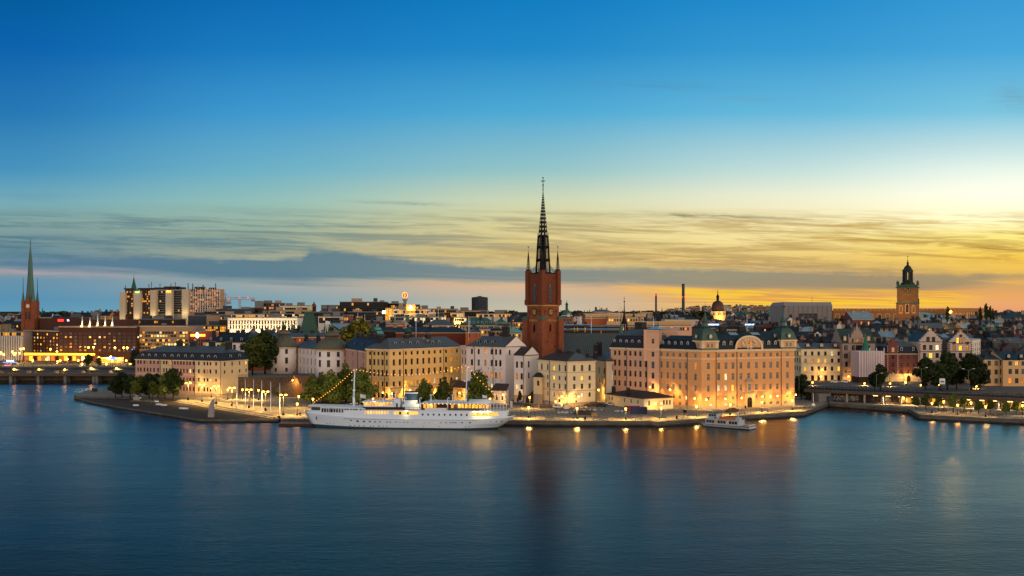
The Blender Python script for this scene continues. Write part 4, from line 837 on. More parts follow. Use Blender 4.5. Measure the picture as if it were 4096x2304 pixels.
for p in Lq:
 q = sh([p], .89)[0]; b_ = MB(); b_.lathe(q, [(1.05, 59.6), (1.0, 60.1)], 'spire_iron', 8)
 for k in range(8):
  z0_, z1_ = 60.1+k*1.05, 60.1+(k+1)*1.05; r0_, r1_ = .85*(1-k/8.4), .85*(1-(k+1)/8.4)
  b_.lathe(q, [(r0_+.14, z0_), (r0_+.14, z0_+.18)], 'spire_iron', 6)
  for i in range(6):
   t_ = pi*i/3; b_.tube((q[0]+r0_*cos(t_), q[1]+r0_*sin(t_), z0_), (q[0]+r1_*cos(t_), q[1]+r1_*sin(t_), z1_), .09, .08, 'spire_iron', 4)
 b_.tube((q[0], q[1], 60), (q[0], q[1], 70.6), .2, .05, 'spire_iron', 5); b_.ball((q[0], q[1], 70.7), .32, 'spire_iron', 6, 4); b_.build('pinnacle', h.t)
 b_ = MB(); e_ = (cen[0]+(q[0]-cen[0])*.4, cen[1]+(q[1]-cen[1])*.4)
 for k in range(6):
  t0_, t1_ = k/6, (k+1)/6; P = lambda t_, dz_: (q[0]+(e_[0]-q[0])*t_, q[1]+(e_[1]-q[1])*t_, 59.2+3.6*t_*t_+dz_)
  b_.tube(P(t0_, 0), P(t1_, 0), .12, .12, 'spire_iron', 4); b_.tube(P(t0_, -1.1), P(t1_, -1.1), .1, .1, 'spire_iron', 4); b_.tube(P(t0_, 0), P(t1_, -1.1), .07, .07, 'spire_iron', 4)
 b_.build('iron_brace', h.t)
N0, N1 = (21, 476.5), (57, 480.5); N2, N3 = (55.5, 504), (19.5, 500)
h.w.prism([N0, N1, N2, N3], 3, 19.5, 'church_brick'); hip(h.r, [N0, N1, N2, N3], 19.55, 30.2, 0, 4, 'roof_grey', .4)
fx, fy = 54.6, 498
h.w.obox((fx, fy), .1, 4.4, 4.4, 20, 30, 'church_brick')
F_ = MB(); F_.lathe((fx, fy), [(2.4, 29.5), (1.8, 30.6), (1.5, 31)], 'spire_iron', 8)
for i in range(8): F_.tube((fx+1.5*cos(i*pi/4), fy+1.5*sin(i*pi/4), 30.5), (fx+1.5*cos(i*pi/4), fy+1.5*sin(i*pi/4), 34.6), .16, .16, 'spire_iron', 4)
F_.lathe((fx, fy), [(1.8, 34.5), (1.7, 35), (.9, 36.4), (.55, 38.5), (.25, 42), (.12, 45.2), (.05, 48)], 'spire_iron', 8); F_.ball((fx, fy, 45.4), .4, 'spire_iron'); F_.ball((fx, fy, 47), .3, 'gold')
F_.build('bell_cote', h.t);
F_ = MB(); F_.lathe((fx-1.9, fy-3), [(1.3, 28), (1.2, 30.5), (.5, 31.5), (.7, 33), (.3, 34.5), (.08, 37.5), (.04, 43)], 'roof_green', 8); F_.build('turret', h.t)
h.done()
# retaining wall, railings, annex, rock
w0 = [at(903, 483.5), at(1012, 477.5), at(1130, 483.5), at(1205, 478)]
mb = MB()
for a, b_ in zip(w0, w0[1:]): mb.prism([(a[0], a[1]-1), (b_[0], b_[1]-1), (b_[0], b_[1]-.02), (a[0], a[1]-.02)], G0, 9.9, 'rubble_wall', capm='kerb')
tag(mb.build('retaining_wall', None, (w0[1][0], w0[1][1], G0)), 'tall rubble stone retaining wall below the round towers', 'wall')
t_ = thing('railing', (w0[1][0], w0[1][1], 9.9), 'thin iron railing along the top of the rubble wall', 'railing')
for a, b_ in zip(w0, w0[1:]):
 n_ = int((Vector(b_)-Vector(a)).length/2.2)+1
 r_ = MB(); r_.tube((*(Vector(a)+Vector((0, -.5)))[:], 10.9), (*(Vector(b_)+Vector((0, -.5)))[:], 10.9), .05, .05, 'iron', 4); r_.tube((*(Vector(a)+Vector((0, -.5)))[:], 10.4), (*(Vector(b_)+Vector((0, -.5)))[:], 10.4), .035, .035, 'iron', 4); r_.build('rail', t_)
 for k in range(n_):
  p = Vector(a).lerp(Vector(b_), k/n_); r_ = MB(); r_.tube((p.x, p.y-.5, 9.88), (p.x, p.y-.5, 11), .06, .06, 'iron', 4); r_.build('post', t_)
P0, P1 = at(1172, 463), at(1258, 456); h = Bld('annex', 'low brown windowed annex built against the terrace below the round tower', 'building', P0, G0)
h.facade(P0, P1, G0, 11.4, 'w_brown', [1203, 1230], [(8.6, 1.7, 1.4)], frame='frame_white'); h.facade(at(1165, 480), P0, G0, 11.4, 'w_brown'); h.w.prism([P0, P1, at(1260, 476), at(1168, 479)], 11.41, 11.7, 'w_brown', capm='roof_black')
h.facade(P1, at(1262, 474), G0, 11.4, 'w_brown'); h.done()
mb = MB(); a_, b_ = at(1100, 470), at(1172, 462.6); mb.prism([a_, b_, (b_[0], b_[1]+1), (a_[0], a_[1]+1)], G0, 5.2, 'rubble_wall', top=None);
mb.mesh([(a_[0], a_[1], 5.2), (b_[0], b_[1], 5.2), (b_[0], b_[1]+1, 5.2), (a_[0], a_[1]+1, 5.2), (a_[0], a_[1], 5.3), (b_[0], b_[1], 9.6), (b_[0], b_[1]+1, 9.6), (a_[0], a_[1]+1, 5.3)], [(0, 1, 5, 4), (1, 2, 6, 5), (4, 5, 6, 7), (2, 3, 7, 6)], 'rubble_wall')
tag(mb.build('ramp_wall', None, (*a_, G0)), 'sloping stone parapet of the ramp climbing to the annex', 'wall')
for (a, b2, lab, ze_, mt) in ((at(1812, 449), at(1868, 444), 'low lit passage building with dark lean-to roof between yellow block and tree', 7.2, 'w_yellow'), (at(1966, 434), at(2022, 431), 'low lean-to lodge at the foot of the white gabled building', 7.0, 'w_white_warm')):
 h = Bld('lean_to', lab, 'building', a, G0); q = [a, b2, (b2[0]+1.5, b2[1]+9), (a[0]+1.5, a[1]+9)]
 h.facade(q[0], q[1], G0, ze_, mt, [2.4, 5.2], [(4.0, 2.0, 1.0)], pxcols=False); h.facade(q[1], q[2], G0, ze_, mt); h.facade(q[3], q[0], G0, ze_, mt)
 h.r.mesh([(*(Vector(q[0])+Vector((-.4, -.5)))[:], ze_), (*(Vector(q[1])+Vector((.4, -.5)))[:], ze_), (q[2][0], q[2][1], ze_+2.2), (q[3][0], q[3][1], ze_+2.2), (*(Vector(q[0])+Vector((-.4, -.5)))[:], ze_+.2), (*(Vector(q[1])+Vector((.4, -.5)))[:], ze_+.2), (q[2][0], q[2][1], ze_+2.45), (q[3][0], q[3][1], ze_+2.45)], [(0, 1, 5, 4), (4, 5, 6, 7), (1, 2, 6, 5), (3, 0, 4, 7), (3, 2, 1, 0)], 'roof_brown'); h.done()
def blob(c, rx, ry, rz, m, seed, n=14, k=9, amp=.3):
 rr = random.Random(seed); b_ = MB(); vs = []; fs = []
 for j in range(k+1):
  ph = pi/2*j/k
  for i in range(n):
   a = 2*pi*i/n; q = 1+amp*(rr.random()-.5)
   vs.append((c[0]+rx*cos(a)*cos(ph)*q, c[1]+ry*sin(a)*cos(ph)*q, c[2]+rz*sin(ph)*q))
 for j in range(k):
  for i in range(n): fs.append((j*n+i, j*n+(i+1) % n, (j+1)*n+(i+1) % n, (j+1)*n+i))
 b_.mesh(vs, fs, m); return b_
rc = gp(2152, 1612); b_ = blob((rc[0], rc[1]+3, G0-.2), 5.6, 4, 5.0, 'rock', 3); tag(b_.build('rock', None, (rc[0], rc[1]+3, G0)), 'rough dark rock outcrop with grass at the foot of the lodge', 'rock')
mb = MB(); p0, p1, p2, p3 = gp(2035, 1617), gp(2100, 1624), gp(2160, 1632), gp(2228, 1632)
for a, b_ in ((p0, p1), (p1, p2), (p2, p3)): mb.prism([a, b_, (b_[0], b_[1]+.5), (a[0], a[1]+.5)], G0, G0+1.1, 'rubble_wall', capm='kerb')
tag(mb.build('garden_wall', None, (*p0, G0)), 'low curved stone wall in front of the rock', 'wall')
# trees
def leaves(b_, rr, lobes, n, size, m):
 tot = sum(l[3]*l[4]*l[5] for l in lobes)
 for l in lobes:
  for _ in range(int(n*l[3]*l[4]*l[5]/tot)+1):
   v = Vector((rr.gauss(0, 1), rr.gauss(0, 1), rr.gauss(0, 1))).normalized()*(rr.random()**.22)
   p = Vector((l[0]+v.x*l[3], l[1]+v.y*l[4], l[2]+v.z*l[5])); s_ = size*(.6+.8*rr.random())
   nrm = (v+Vector((rr.gauss(0, .5), rr.gauss(0, .5), rr.gauss(0, .5)+.3))).normalized(); q = nrm.to_track_quat('Z', 'Y'); a = rr.random()*6.28
   x = q @ Vector((cos(a), sin(a), 0)); y = q @ Vector((-sin(a), cos(a), 0))
   b_.face([p-x*s_*.5-y*s_*.3, p+x*s_*.15-y*s_*.5, p+x*s_*.55, p+x*s_*.1+y*s_*.45, p-x*s_*.45+y*s_*.25], m)
def make_tree(seed, w_, h_, trunk_h, m='leaf', n=2600, size=.62, label='', cat='tree', shape='round', name='tree'):
 rr = random.Random(seed); t = thing(name, (0, 0, 0), label, cat)
 lobes = []; ch = h_-trunk_h*.8
 for k in range(22):
  f = rr.random(); z = trunk_h*.8+ch*(.08+.88*f)
  wr = w_/2*(sin(pi*min(1, max(0, (f*.82+.16))))**.7 if shape == 'round' else (1-f)**.55*.9+.1)
  a = k*2.4; rad = wr*rr.uniform(.35, .78)
  rs = w_*rr.uniform(.12, .2)*(1.0 if shape == 'round' else (1.25-.7*f)); lobes.append((rad*cos(a), rad*sin(a), z, rs, rs, rs*rr.uniform(.7, 1.1)))
 lobes.append((0, 0, trunk_h*.8+ch*.5, w_*.26, w_*.26, ch*.36)); lobes.append((0, 0, h_-ch*.14, w_*.12, w_*.12, ch*.14))
 b_ = MB(); leaves(b_, rr, lobes, n, size, m); b_.build('crown', t)
 b_ = MB(); r0 = max(.12, h_*.022); b_.tube((0, 0, -.1), (0, 0, trunk_h), r0*1.25, r0*.85, 'bark', 8); b_.tube((0, 0, trunk_h), (0, 0, h_*.8), r0*.85, r0*.2, 'bark', 6)
 for l in lobes[:9]: b_.tube((0, 0, trunk_h*(.8+.1*rr.random())), (l[0], l[1], l[2]), r0*.5, r0*.12, 'bark', 5)
 b_.build('trunk', t); return t
PROTO = {}
def tree(kind, px_, Y, zb, h_, label, rz=None, group=None):
 if kind not in PROTO: PROTO[kind] = [TREES[kind](), False]
 p, used = PROTO[kind]; s_ = h_/10.0; loc = (wx(px_, Y), Y, zb)
 if not used: p.location = loc; p.scale = (s_,)*3; PROTO[kind][1] = True; o = p; p['wl'] = loc
 else: o = copy_tree(p, loc, random.uniform(0, 6.28), s_)
 o['label'] = label
 if group: o['group'] = group
 return o
TREES = {'round': lambda: make_tree(1, 8.2, 10, 2.8, 'leaf_dark', 2300, .62), 'round2': lambda: make_tree(5, 9.4, 10, 2.4, 'leaf', 2600, .6), 'cone': lambda: make_tree(9, 9.4, 10, 1.6, 'leaf', 3000, .5, shape='cone'),
         'cone2': lambda: make_tree(12, 8.2, 10, 1.6, 'leaf', 2800, .5, shape='cone'), 'dark': lambda: make_tree(15, 8.0, 10, 1.8, 'leaf_dark', 2500, .6), 'poplar': lambda: make_tree(21, 3.2, 10, 1, 'leaf_dark', 1500, .42, shape='round'),
         'small': lambda: make_tree(25, 6.5, 10, 3.4, 'leaf', 1500, .6), 'autumn': lambda: make_tree(31, 10.5, 10, 1.5, 'leaf_autumn', 2500, .62), 'fir': lambda: make_tree(35, 5, 10, 1, 'leaf_dark', 900, .5, shape='cone')}
g_ = 'trees on the lower quay'
for i, (px_, pb, pt, kd, lb) in enumerate([(462, 1588, 1512, 'round', 'small quay tree farthest left, nearest the moored boat'), (488, 1590, 1496, 'dark', 'dark quay tree second from the left end of the grove'), (520, 1592, 1502, 'round', 'dark leafy quay tree in front of the long house left corner'),
  (560, 1590, 1506, 'round2', 'quay tree in front of the pink end of the long house'), (597, 1592, 1500, 'dark', 'round quay tree in the middle of the grove'), (632, 1593, 1498, 'round', 'quay tree just left of the largest tree of the grove'),
  (660, 1595, 1496, 'round2', 'broad quay tree third from the right end of the grove'), (693, 1596, 1482, 'dark', 'tallest quay tree at the right end of the grove'), (540, 1597, 1520, 'small', 'short bushy quay tree before the grove'), (610, 1598, 1522, 'small', 'short quay tree behind the white benches')]):
 Y = ydep(pb, G0); tree(kd, px_, Y, G0, (pb-pt)*Y/FPX, lb, group=g_)
for px_, Y, zb, pt, kd, lb in [(1010, 512, 9, 1352, 'round2', 'tall tree on the terrace left of the round tower'), (1060, 518, 9, 1336, 'dark', 'darker tall tree on the terrace touching the round tower'),
  (1248, 430, G0, 1492, 'cone2', 'conical green tree below the round tower, leftmost of four'), (1325, 428, G0, 1476, 'cone', 'wide green tree right below the round tower'), (1384, 434, G0, 1452, 'cone2', 'tall green tree left of the front mast of the ship'), (1447, 428, G0, 1464, 'cone', 'tall green tree just right of the front mast of the ship'), (1290, 436, G0, 1486, 'cone', 'green tree tucked behind the leftmost conical tree'),
  (1697, 427, G0, 1512, 'cone', 'tree before the yellow block, left of its neighbour behind the funnel'), (1775, 427, G0, 1508, 'cone2', 'pointed tree before the right end of the yellow block'), (1916, 425, G0, 1474, 'cone', 'large dark tree before the white building by the rear mast'),
  (1441, 640, 5, 1292, 'autumn', 'round golden green tree among the roofs behind the towers'), (905, 545, 9, 1365, 'small', 'small thin tree beside the black roofed palace')]:
 tree(kd, px_, Y, zb, wz(pt, Y)-zb, lb)
b_ = MB(); rr = random.Random(4); leaves(b_, rr, [(wx(1120, 470)+i*2.1, 469+rr.random()*2, 3.2+.8*rr.random()-.18*i, 2.2, 1.6, 1.6) for i in range(8)], 2600, .5, 'leaf')
tag(b_.build('hedge', None, (wx(1120, 470), 469, G0)), 'overgrown green bank of bushes below the terrace ramp', 'bushes')
o = tree('fir', 2079, 425, G0, 6.0, 'small dark conifer beside the low garden wall')
# lamps
glow('bulb', 'ffa030', 24, True); glow('bulb_soft', 'ffc978', 5); glow('bulb_white', 'ffe6b0', 10); glow('bulb_red', 'ff2a1a', 5)
def light(parent, loc, power, color=(1, .6, .16), r=.35, aim=None):
 d = bpy.data.lights.new('lamp_light', 'SPOT' if aim else 'POINT'); d.energy = power*(4.2 if aim else 1.9); d.color = color; d.shadow_soft_size = r
 o = bpy.data.objects.new('lamp_light', d); COL.objects.link(o); o.parent = parent; o.location = Vector(loc)-Vector(parent['wl'])
 if aim: d.spot_size = radians(162); d.spot_blend = .35; o.rotation_euler = Vector(aim).to_track_quat('-Z', 'Y').to_euler()
 return o
ORD = ['first', 'second', 'third', 'fourth', 'fifth', 'sixth', 'seventh', 'eighth', 'ninth', 'tenth', 'eleventh', 'twelfth']
def lantern_lamp(px_, zb, Y, hgt, label, group, P=260):
 x = wx(px_, Y); t = thing('street_lamp', (x, Y, zb), label, 'street lamp', group)
 b_ = MB(); b_.lathe((x, Y), [(.3, zb), (.26, zb+.7), (.12, zb+.9), (.09, zb+hgt-.5)], 'iron', 8); b_.lathe((x, Y), [(.12, zb+hgt-.5), (.3, zb+hgt-.45), (.12, zb+hgt-.4)], 'iron', 6); b_.build('post', t)
 b_ = MB(); b_.lathe((x, Y), [(.16, zb+hgt-.4), (.34, zb+hgt+.35), (.3, zb+hgt+.4)], 'bulb', 6); b_.build('lantern', t)
 b_ = MB(); b_.lathe((x, Y), [(.42, zb+hgt+.42), (.15, zb+hgt+.72), (.03, zb+hgt+1.0)], 'iron', 6); b_.build('cap', t)
 light(t, (x, Y-.5, zb+hgt+.2), abs(P)*(1.4 if P > 0 else 1), aim=(0, .05, -1)); return t
L1 = [(2115, 1672), (2308, 1676), (2503, 1678), (2645, 1674), (2786, 1667), (2921, 1659), (3048, 1649), (3169, 1641)]
for i, (px_, pb) in enumerate(L1):
 lantern_lamp(px_, G0, ydep(pb, G0), 3.7, f'lit iron lantern on the paved quay, {ORD[i]} from the ship\'s stern', 'lanterns along the paved quay', 1500)
for i, (px_, pb) in enumerate([(2119, 1633), (1195, 1628), (1189, 1662), (1252, 1640), (845, 1590), (911, 1598), (970, 1598), (1034, 1600), (1492, 1640), (1960, 1640)]):
 lantern_lamp(px_, G0, ydep(pb, G0), 4.2, ['lit lantern by the low garden wall beside the rock', 'lit lantern on the street behind the bow', 'lit lantern on the quay edge left of the bow', 'lit lantern under the leftmost tree behind the bow',
  'lit lantern at the right corner of the long cream house', 'lit lantern at the left end of the rubble wall', 'lit lantern before the middle of the rubble wall', 'lit lantern before the right end of the rubble wall', 'lantern on the quay behind the ship bridge', 'lantern on the quay behind the ship stern'][i], 'lanterns on the island streets', 1000)
for i, (px_, pb, ph) in enumerate([(753, 1601, 1533), (808, 1608, 1539), (865, 1615, 1545), (928, 1624, 1552), (996, 1632, 1559), (1062, 1643, 1567), (1134, 1661, 1580)]):
 Y = ydep(pb, G0); x = wx(px_, Y); z = wz(ph, Y)
 t = thing('double_street_lamp', (x, Y, G0), f'tall twin headed lamp with orange light above the terrace steps, {ORD[i]} from the left', 'street lamp', 'twin lamps along the terrace steps')
 b_ = MB(); b_.lathe((x, Y), [(.45, G0), (.4, G0+.9), (.14, G0+1.0), (.09, z+.1)], 'iron', 8); b_.tube((x-1.0, Y, z+.25), (x+1.0, Y, z+.25), .06, .06, 'iron', 5); b_.build('post', t)
 for s_ in (-1, 1): b_ = MB(); b_.lathe((x+s_*.85, Y), [(.2, z-.15), (.55, z-.05), (.5, z+.15), (.12, z+.28)], 'bulb', 8); b_.build('lamp_head', t)
 light(t, (x, Y, z-.5), 3400, aim=(0, .3, -1))
WL = [(760, 1530, 470, 'on the long cream house front'), (873, 1545, 466, 'at the corner of the long cream house'), (1532, 1571, 437.5, 'on the short side of the yellow block'), (1567, 1574, 437.5, 'at the corner of the yellow block'), (1640, 1560, 445, 'on the yellow block front behind the funnel'), (1760, 1565, 462, 'on the yellow block front between the trees'), (1838, 1572, 443, 'on the passage beside the yellow block'), (2012, 1580, 428, 'at the corner of the white gabled building'),
      (2248, 1587, 414.5, 'left of the corner of the cream house'), (2315, 1587, 413.5, 'right of the corner of the cream house'), (2223, 1607, 418, 'above the door of the cream house'), (2394, 1560, 440, 'in the alley beside the cream house'),
      (2600, 1549, 419.5, 'on the stair tower of the palace wing'), (2680, 1559, 413, 'on the left front of the peach palace'), (2779, 1594, 404, 'near the corner of the peach palace, left face'), (2825, 1599, 402, 'near the corner of the peach palace, right face'), (2902, 1596, 405, 'second on the right face of the peach palace'), (2967, 1592, 408, 'left of the portal of the peach palace'), (3050, 1587, 411.5, 'right of the portal of the peach palace'), (3110, 1584, 414.5, 'between the last two drainpipes of the peach palace'), (3183, 1579, 419, 'beyond the right corner of the peach palace'),
      (2622, 1615, 402.5, 'left of the guard house door'), (2645, 1614, 403.2, 'right of the guard house door'), (1171, 1521, 462, 'on the left corner of the brown annex'), (1410, 1582, 430, 'in the tree before the annex')]
plain('lamp_bracket', '1a1a1a', .5)
for px_, py_, Y, wh in WL:
 Y -= 1.1; x = wx(px_, Y); z = wz(py_, Y); t = thing('wall_lamp', (x, Y, z), 'glowing bracket lamp '+wh, 'wall lamp', 'bracket lamps on the island houses')
 b_ = MB(); b_.ball((x, Y, z), .3, 'bulb', 8, 6); b_.build('globe', t)
 b_ = MB(); b_.tube((x, Y, z-.3), (x, Y+1.5, z-.5), .05, .05, 'lamp_bracket', 5); b_.tube((x, Y, z-.35), (x, Y, z-.25), .1, .1, 'lamp_bracket', 5); b_.build('bracket', t)
 light(t, (x, Y-.5, z-.1), (640 if 2550 < px_ < 3200 else 700)*(.3 if px_ in (2622, 2645) else 1), r=.3, aim=(0, 1, -.8))
# flagpoles, benches, stone sculpture
for i, (px_, pt, pb) in enumerate([(947, 1514, 1628), (981, 1516, 1633), (1014, 1518, 1637), (1047, 1523, 1643), (1083, 1527, 1648), (1119, 1533, 1657)]):
 Y = ydep(pb, G0); x = wx(px_, Y); b_ = MB(); b_.lathe((x, Y), [(.14, G0), (.12, G0+.5), (.1, wz(pt, Y))], 'steel_white', 8); b_.ball((x, Y, wz(pt, Y)), .14, 'gold', 6, 4)
 tag(b_.build('flagpole', None, (x, Y, G0)), f'bare white flagpole on the terrace, {ORD[i]} from the left', 'flagpole', 'bare flagpoles on the terrace')
def bench(px_, py_, z, lab, ang=-.25, w_=3.2, m='steel_white', grp='white benches on the lower quay'):
 x, y = gp(px_, py_, z); t = thing('park_bench', (x, y, z), lab, 'bench', grp)
 b_ = MB(); b_.obox((x, y), ang, w_, .6, z+.42, z+.5, m); b_.build('seat', t)
 b_ = MB(); b_.obox((x-sin(ang)*.3, y+cos(ang)*.3), ang, w_, .1, z+.55, z+1.0, m); b_.build('backrest', t)
 for s_ in (-.4, .4): b_ = MB(); b_.obox((x+cos(ang)*w_*s_, y+sin(ang)*w_*s_), ang, .12, .6, z, z+.415, 'iron'); b_.build('leg', t)
for px_, py_, lab in [(553, 1598, 'white bench under the trees, nearest the lion pedestal'), (542, 1628, 'white bench on the lower quay, farthest left by the water'), (633, 1624, 'white bench on the lower quay, left one of the middle pair'), (655, 1627, 'white bench on the lower quay, right one of the middle pair'), (727, 1640, 'white bench on the lower quay, left one of the right pair'), (740, 1641, 'white bench on the lower quay, right one of the right pair'), (609, 1612, 'long white bench below the stone ledge')]:
 bench(px_, py_, 1.0 if py_ > 1605 else G0, lab, w_=6 if px_ == 609 else 2.6)
for px_, py_, lab in [(2198, 1678, 'dark plank bench on the paved quay near the stern lantern'), (2386, 1680, 'grey bench on the paved quay, left one of the middle pair'), (2417, 1681, 'grey bench on the paved quay, right one of the middle pair'), (2553, 1680, 'grey bench on the paved quay before the container'), (2650, 1678, 'grey bench on the paved quay before the guard house'), (2968, 1657, 'grey bench on the paved quay before the palace portal'), (3062, 1650, 'grey bench on the paved quay right of the portal'), (3228, 1633, 'white bench on the quay at the palace right corner')]:
 bench(px_, py_, G0, lab, 0 if px_ < 2700 else .35, 2.8, 'kerb', 'benches along the paved quay')
x, y = gp(845, 1668, 1.0); b_ = MB(); plain('granite', '8a8580', .8, var=.3, bump=.5); b_.prism([(x-1.1, y-.8), (x+1.1, y-.8), (x+1.1, y+.8), (x-1.1, y+.8)], 1, 4.6, 'granite', top=[(x-.8, y-.5), (x+.8, y-.5), (x+.8, y+.5), (x-.8, y+.5)])
b_.prism([(x-.8, y-.5), (x+.8, y-.5), (x+.8, y+.5), (x-.8, y+.5)], 4.605, 6.2, 'granite', top=[(x-.3, y-.5), (x+1.3, y-.5), (x+1.3, y+.5), (x-.3, y+.5)]); b_.prism([(x-.3, y-.5), (x+1.3, y-.5), (x+1.3, y+.5), (x-.3, y+.5)], 6.205, 7.4, 'granite', top=[(x+.4, y-.4), (x+1.2, y-.4), (x+1.2, y+.4), (x+.4, y+.4)])
tag(b_.build('sculpture', None, (x, y, 1)), 'tall abstract granite sculpture on the lower quay', 'sculpture')
x, y = gp(545, 1612, 1.0); b_ = MB(); b_.prism([(x-2.6, y), (x+8, y), (x+8, y+2), (x-2.6, y+2)], 1, 2.2, 'quay_stone'); b_.prism([(x-1.5, y+.3), (x+1, y+.3), (x+1, y+1.7), (x-1.5, y+1.7)], 2.2, 3.6, 'granite'); b_.ball((x-.3, y+1, 3.9), .8, 'granite', 8, 5, .6); b_.tube((x+.2, y+1, 4), (x-1.6, y+1, 4.9), .3, .15, 'granite')
tag(b_.build('monument', None, (x, y, 1)), 'low stone ledge with a small lion statue on its pedestal', 'monument')
# the white ship
plain('ship_white', 'd3e1ec', .45, var=.07, scale=.12); plain('boot_top', '2c4657', .6); plain('screen_brown', '3b2420', .8); plain('screen_grey', '4c5158', .8); plain('funnel_blue', '31506a', .5); plain('awning', 'd5d6d2', .7, var=.06); plain('deck', '7a6a55', .8); plain('flag_white', 'c8c8cc', .8, var=.05)
ang_s = atan2(350.5-357.5, 75)*1.0
SO = (-72.6, 358.5); ca, sa = cos(ang_s), sin(ang_s)
def SP(x, y, z): return (SO[0]+ca*x-sa*y, SO[1]+sa*x+ca*y, z)
ship = thing('white_ship', (*SP(37, 0, 0)[:2], 0), 'long white classic motor ship with blue funnel and two masts at the quay', 'ship')
HB = 5.2
def sheer(x):
 t_ = x/74.2; return 5.7-1.95*sin(min(1, t_/.5)*pi/2) + (1.0*max(0, (t_-.62)/.38)**2)
NS, NZ = 48, 9
def hull_pt(i, k, side, extra=0):
 f = k/NZ
 tt = i/NS
 xb = 4.3*(1-f)**1.3; xe = 67.6+6.6*max(0, (f-.25)/.75)**.85
 x = xb+(xe-xb)*tt
 zt = sheer(x); z = -1.2+(zt+1.2)*f
 flare = .74+.26*f
 bow = min(1, (tt/.38))**(.95-.3*f); stern = min(1, ((1-tt)/.22))**(.45 if f > .5 else .75)
 hb = HB*flare*sin(bow*pi/2)*sin(stern*pi/2)
 return SP(x, side*hb, z)
H = MB()
for side in (-1, 1):
 vs = [hull_pt(i, k, side) for k in range(NZ+1) for i in range(NS+1)]
 fs = []; fb = []
 for k in range(NZ):
  for i in range(NS):
   q = (k*(NS+1)+i, k*(NS+1)+i+1, (k+1)*(NS+1)+i+1, (k+1)*(NS+1)+i)
   if side > 0: q = q[::-1]
   (fb if k < 3 and (k+1)/NZ*5.5-1.2 < .75 else fs).append(q)
 H.mesh(vs, fs, 'ship_white', True); H.mesh(vs, fb, 'boot_top', True)
for i in range(NS):
 H.face([hull_pt(i, NZ, -1), hull_pt(i+1, NZ, -1), hull_pt(i+1, NZ, 1), hull_pt(i, NZ, 1)], 'deck')
H.build('hull', ship)
def side_y(x, f=1.0):
 i = 0; best = None
 xb = 4.3*(1-f)**1.3; xe = 67.6+6.6*max(0, (f-.25)/.75)**.85; tt = min(1, max(0, (x-xb)/(xe-xb)))
 bow = min(1, (tt/.38))**(.95-.3*f); stern = min(1, ((1-tt)/.22))**(.45 if f > .5 else .75)
 return HB*(.74+.26*f)*sin(bow*pi/2)*sin(stern*pi/2)
def outline(x0, x1, n, d=0):
 xs = [x0+(x1-x0)*i/n for i in range(n+1)]
 return [SP(x, -(side_y(x)+d), 0)[:2] for x in xs]+[SP(x, side_y(x)+d, 0)[:2] for x in reversed(xs)]
def oldeck(name, x0, x1, z0f, z1f, m, n=24, d=0, cap='deck', parent=None):
 b_ = MB(); o = outline(x0, x1, n, d); xs = [x0+(x1-x0)*i/n for i in range(n+1)]; xx = xs+xs[::-1]
 N = len(o); vs = [(p[0], p[1], z0f(x)) for p, x in zip(o, xx)]+[(p[0], p[1], z1f(x)) for p, x in zip(o, xx)]
 b_.mesh(vs, [(i, (i+1) % N, N+(i+1) % N, N+i) for i in range(N)], m, False)
 for i in range(n): b_.face([vs[N+i], vs[N+i+1], vs[N+N-2-i], vs[N+N-1-i]], cap)
 return b_.build(name, parent or ship)
oldeck('upper_hull', 15, 71.5, lambda x: sheer(x)-.02, lambda x: 6.35, 'ship_white', 36, -.03)
oldeck('boat_deck', 21.5, 71.6, lambda x: 6.36, lambda x: 6.6, 'ship_white', 30, .12)
oldeck('fore_house', 2.6, 22.4, lambda x: sheer(x)+.02, lambda x: 7.35-.028*(x-2), 'ship_white', 16, -.12)
oldeck('fore_awning', 1.9, 22.8, lambda x: 7.36-.028*(x-2), lambda x: 7.75-.03*(x-2), 'awning', 16, .35, 'awning')
def sidebox(name, x0, x1, z0, z1, m, out=.05, f=1.0, parent=None, label=None):
 b_ = MB(); n = max(1, int((x1-x0)/1.5)); xs = [x0+(x1-x0)*i/n for i in range(n+1)]
 for a, c_ in zip(xs, xs[1:]):
  ya, yc = side_y(a, f)+out, side_y(c_, f)+out
  b_.mesh([SP(a, -ya, z0), SP(c_, -yc, z0), SP(c_, -yc, z1), SP(a, -ya, z1), SP(a, -ya+.12, z0), SP(c_, -yc+.12, z0), SP(c_, -yc+.12, z1), SP(a, -ya+.12, z1)], [(0, 1, 2, 3), (3, 2, 6, 7), (0, 4, 5, 1), (0, 3, 7, 4), (1, 5, 6, 2)], m)
 o = b_.build(name, parent or ship)
 if label: o['label'] = label
 return o
for x in [6.9+.95*i for i in range(4)]+[10.4+.95*i for i in range(4)]+[14.3, 15.3, 16.2]+[17.4, 18.4, 19.3, 20.9]:
 sidebox('window', x, x+.72, 5.45+.0*x, 6.75, 'glass_pale' if int(x*7) % 3 else 'glass', -.06)
sidebox('bow_screen', 2.9, 6.4, 5.95, 7.1, 'screen_mauve' if 0 else 'glass_pale', -.08)
litwin('lit_ship', 'ffb03c', 1.7)
for i in range(9): sidebox('window', 22.6+i*.97, 23.15+i*.97, 5.15, 6.15, 'lit_ship', .02)
sidebox('lit_opening', 32.8, 41.2, 5.1, 6.1, 'lit_ship', .02); sidebox('lit_opening', 59.6, 68.6, 4.85, 5.95, 'lit_ship', .02)
for x in (34.6, 37.2): sidebox('doorway', x, x+.8, 5.1, 6.0, 'screen_brown', .06)
for x in [42.5+i*1.9 for i in range(9)]: sidebox('porthole', x, x+.55, 4.8, 5.45, 'glass', .02)
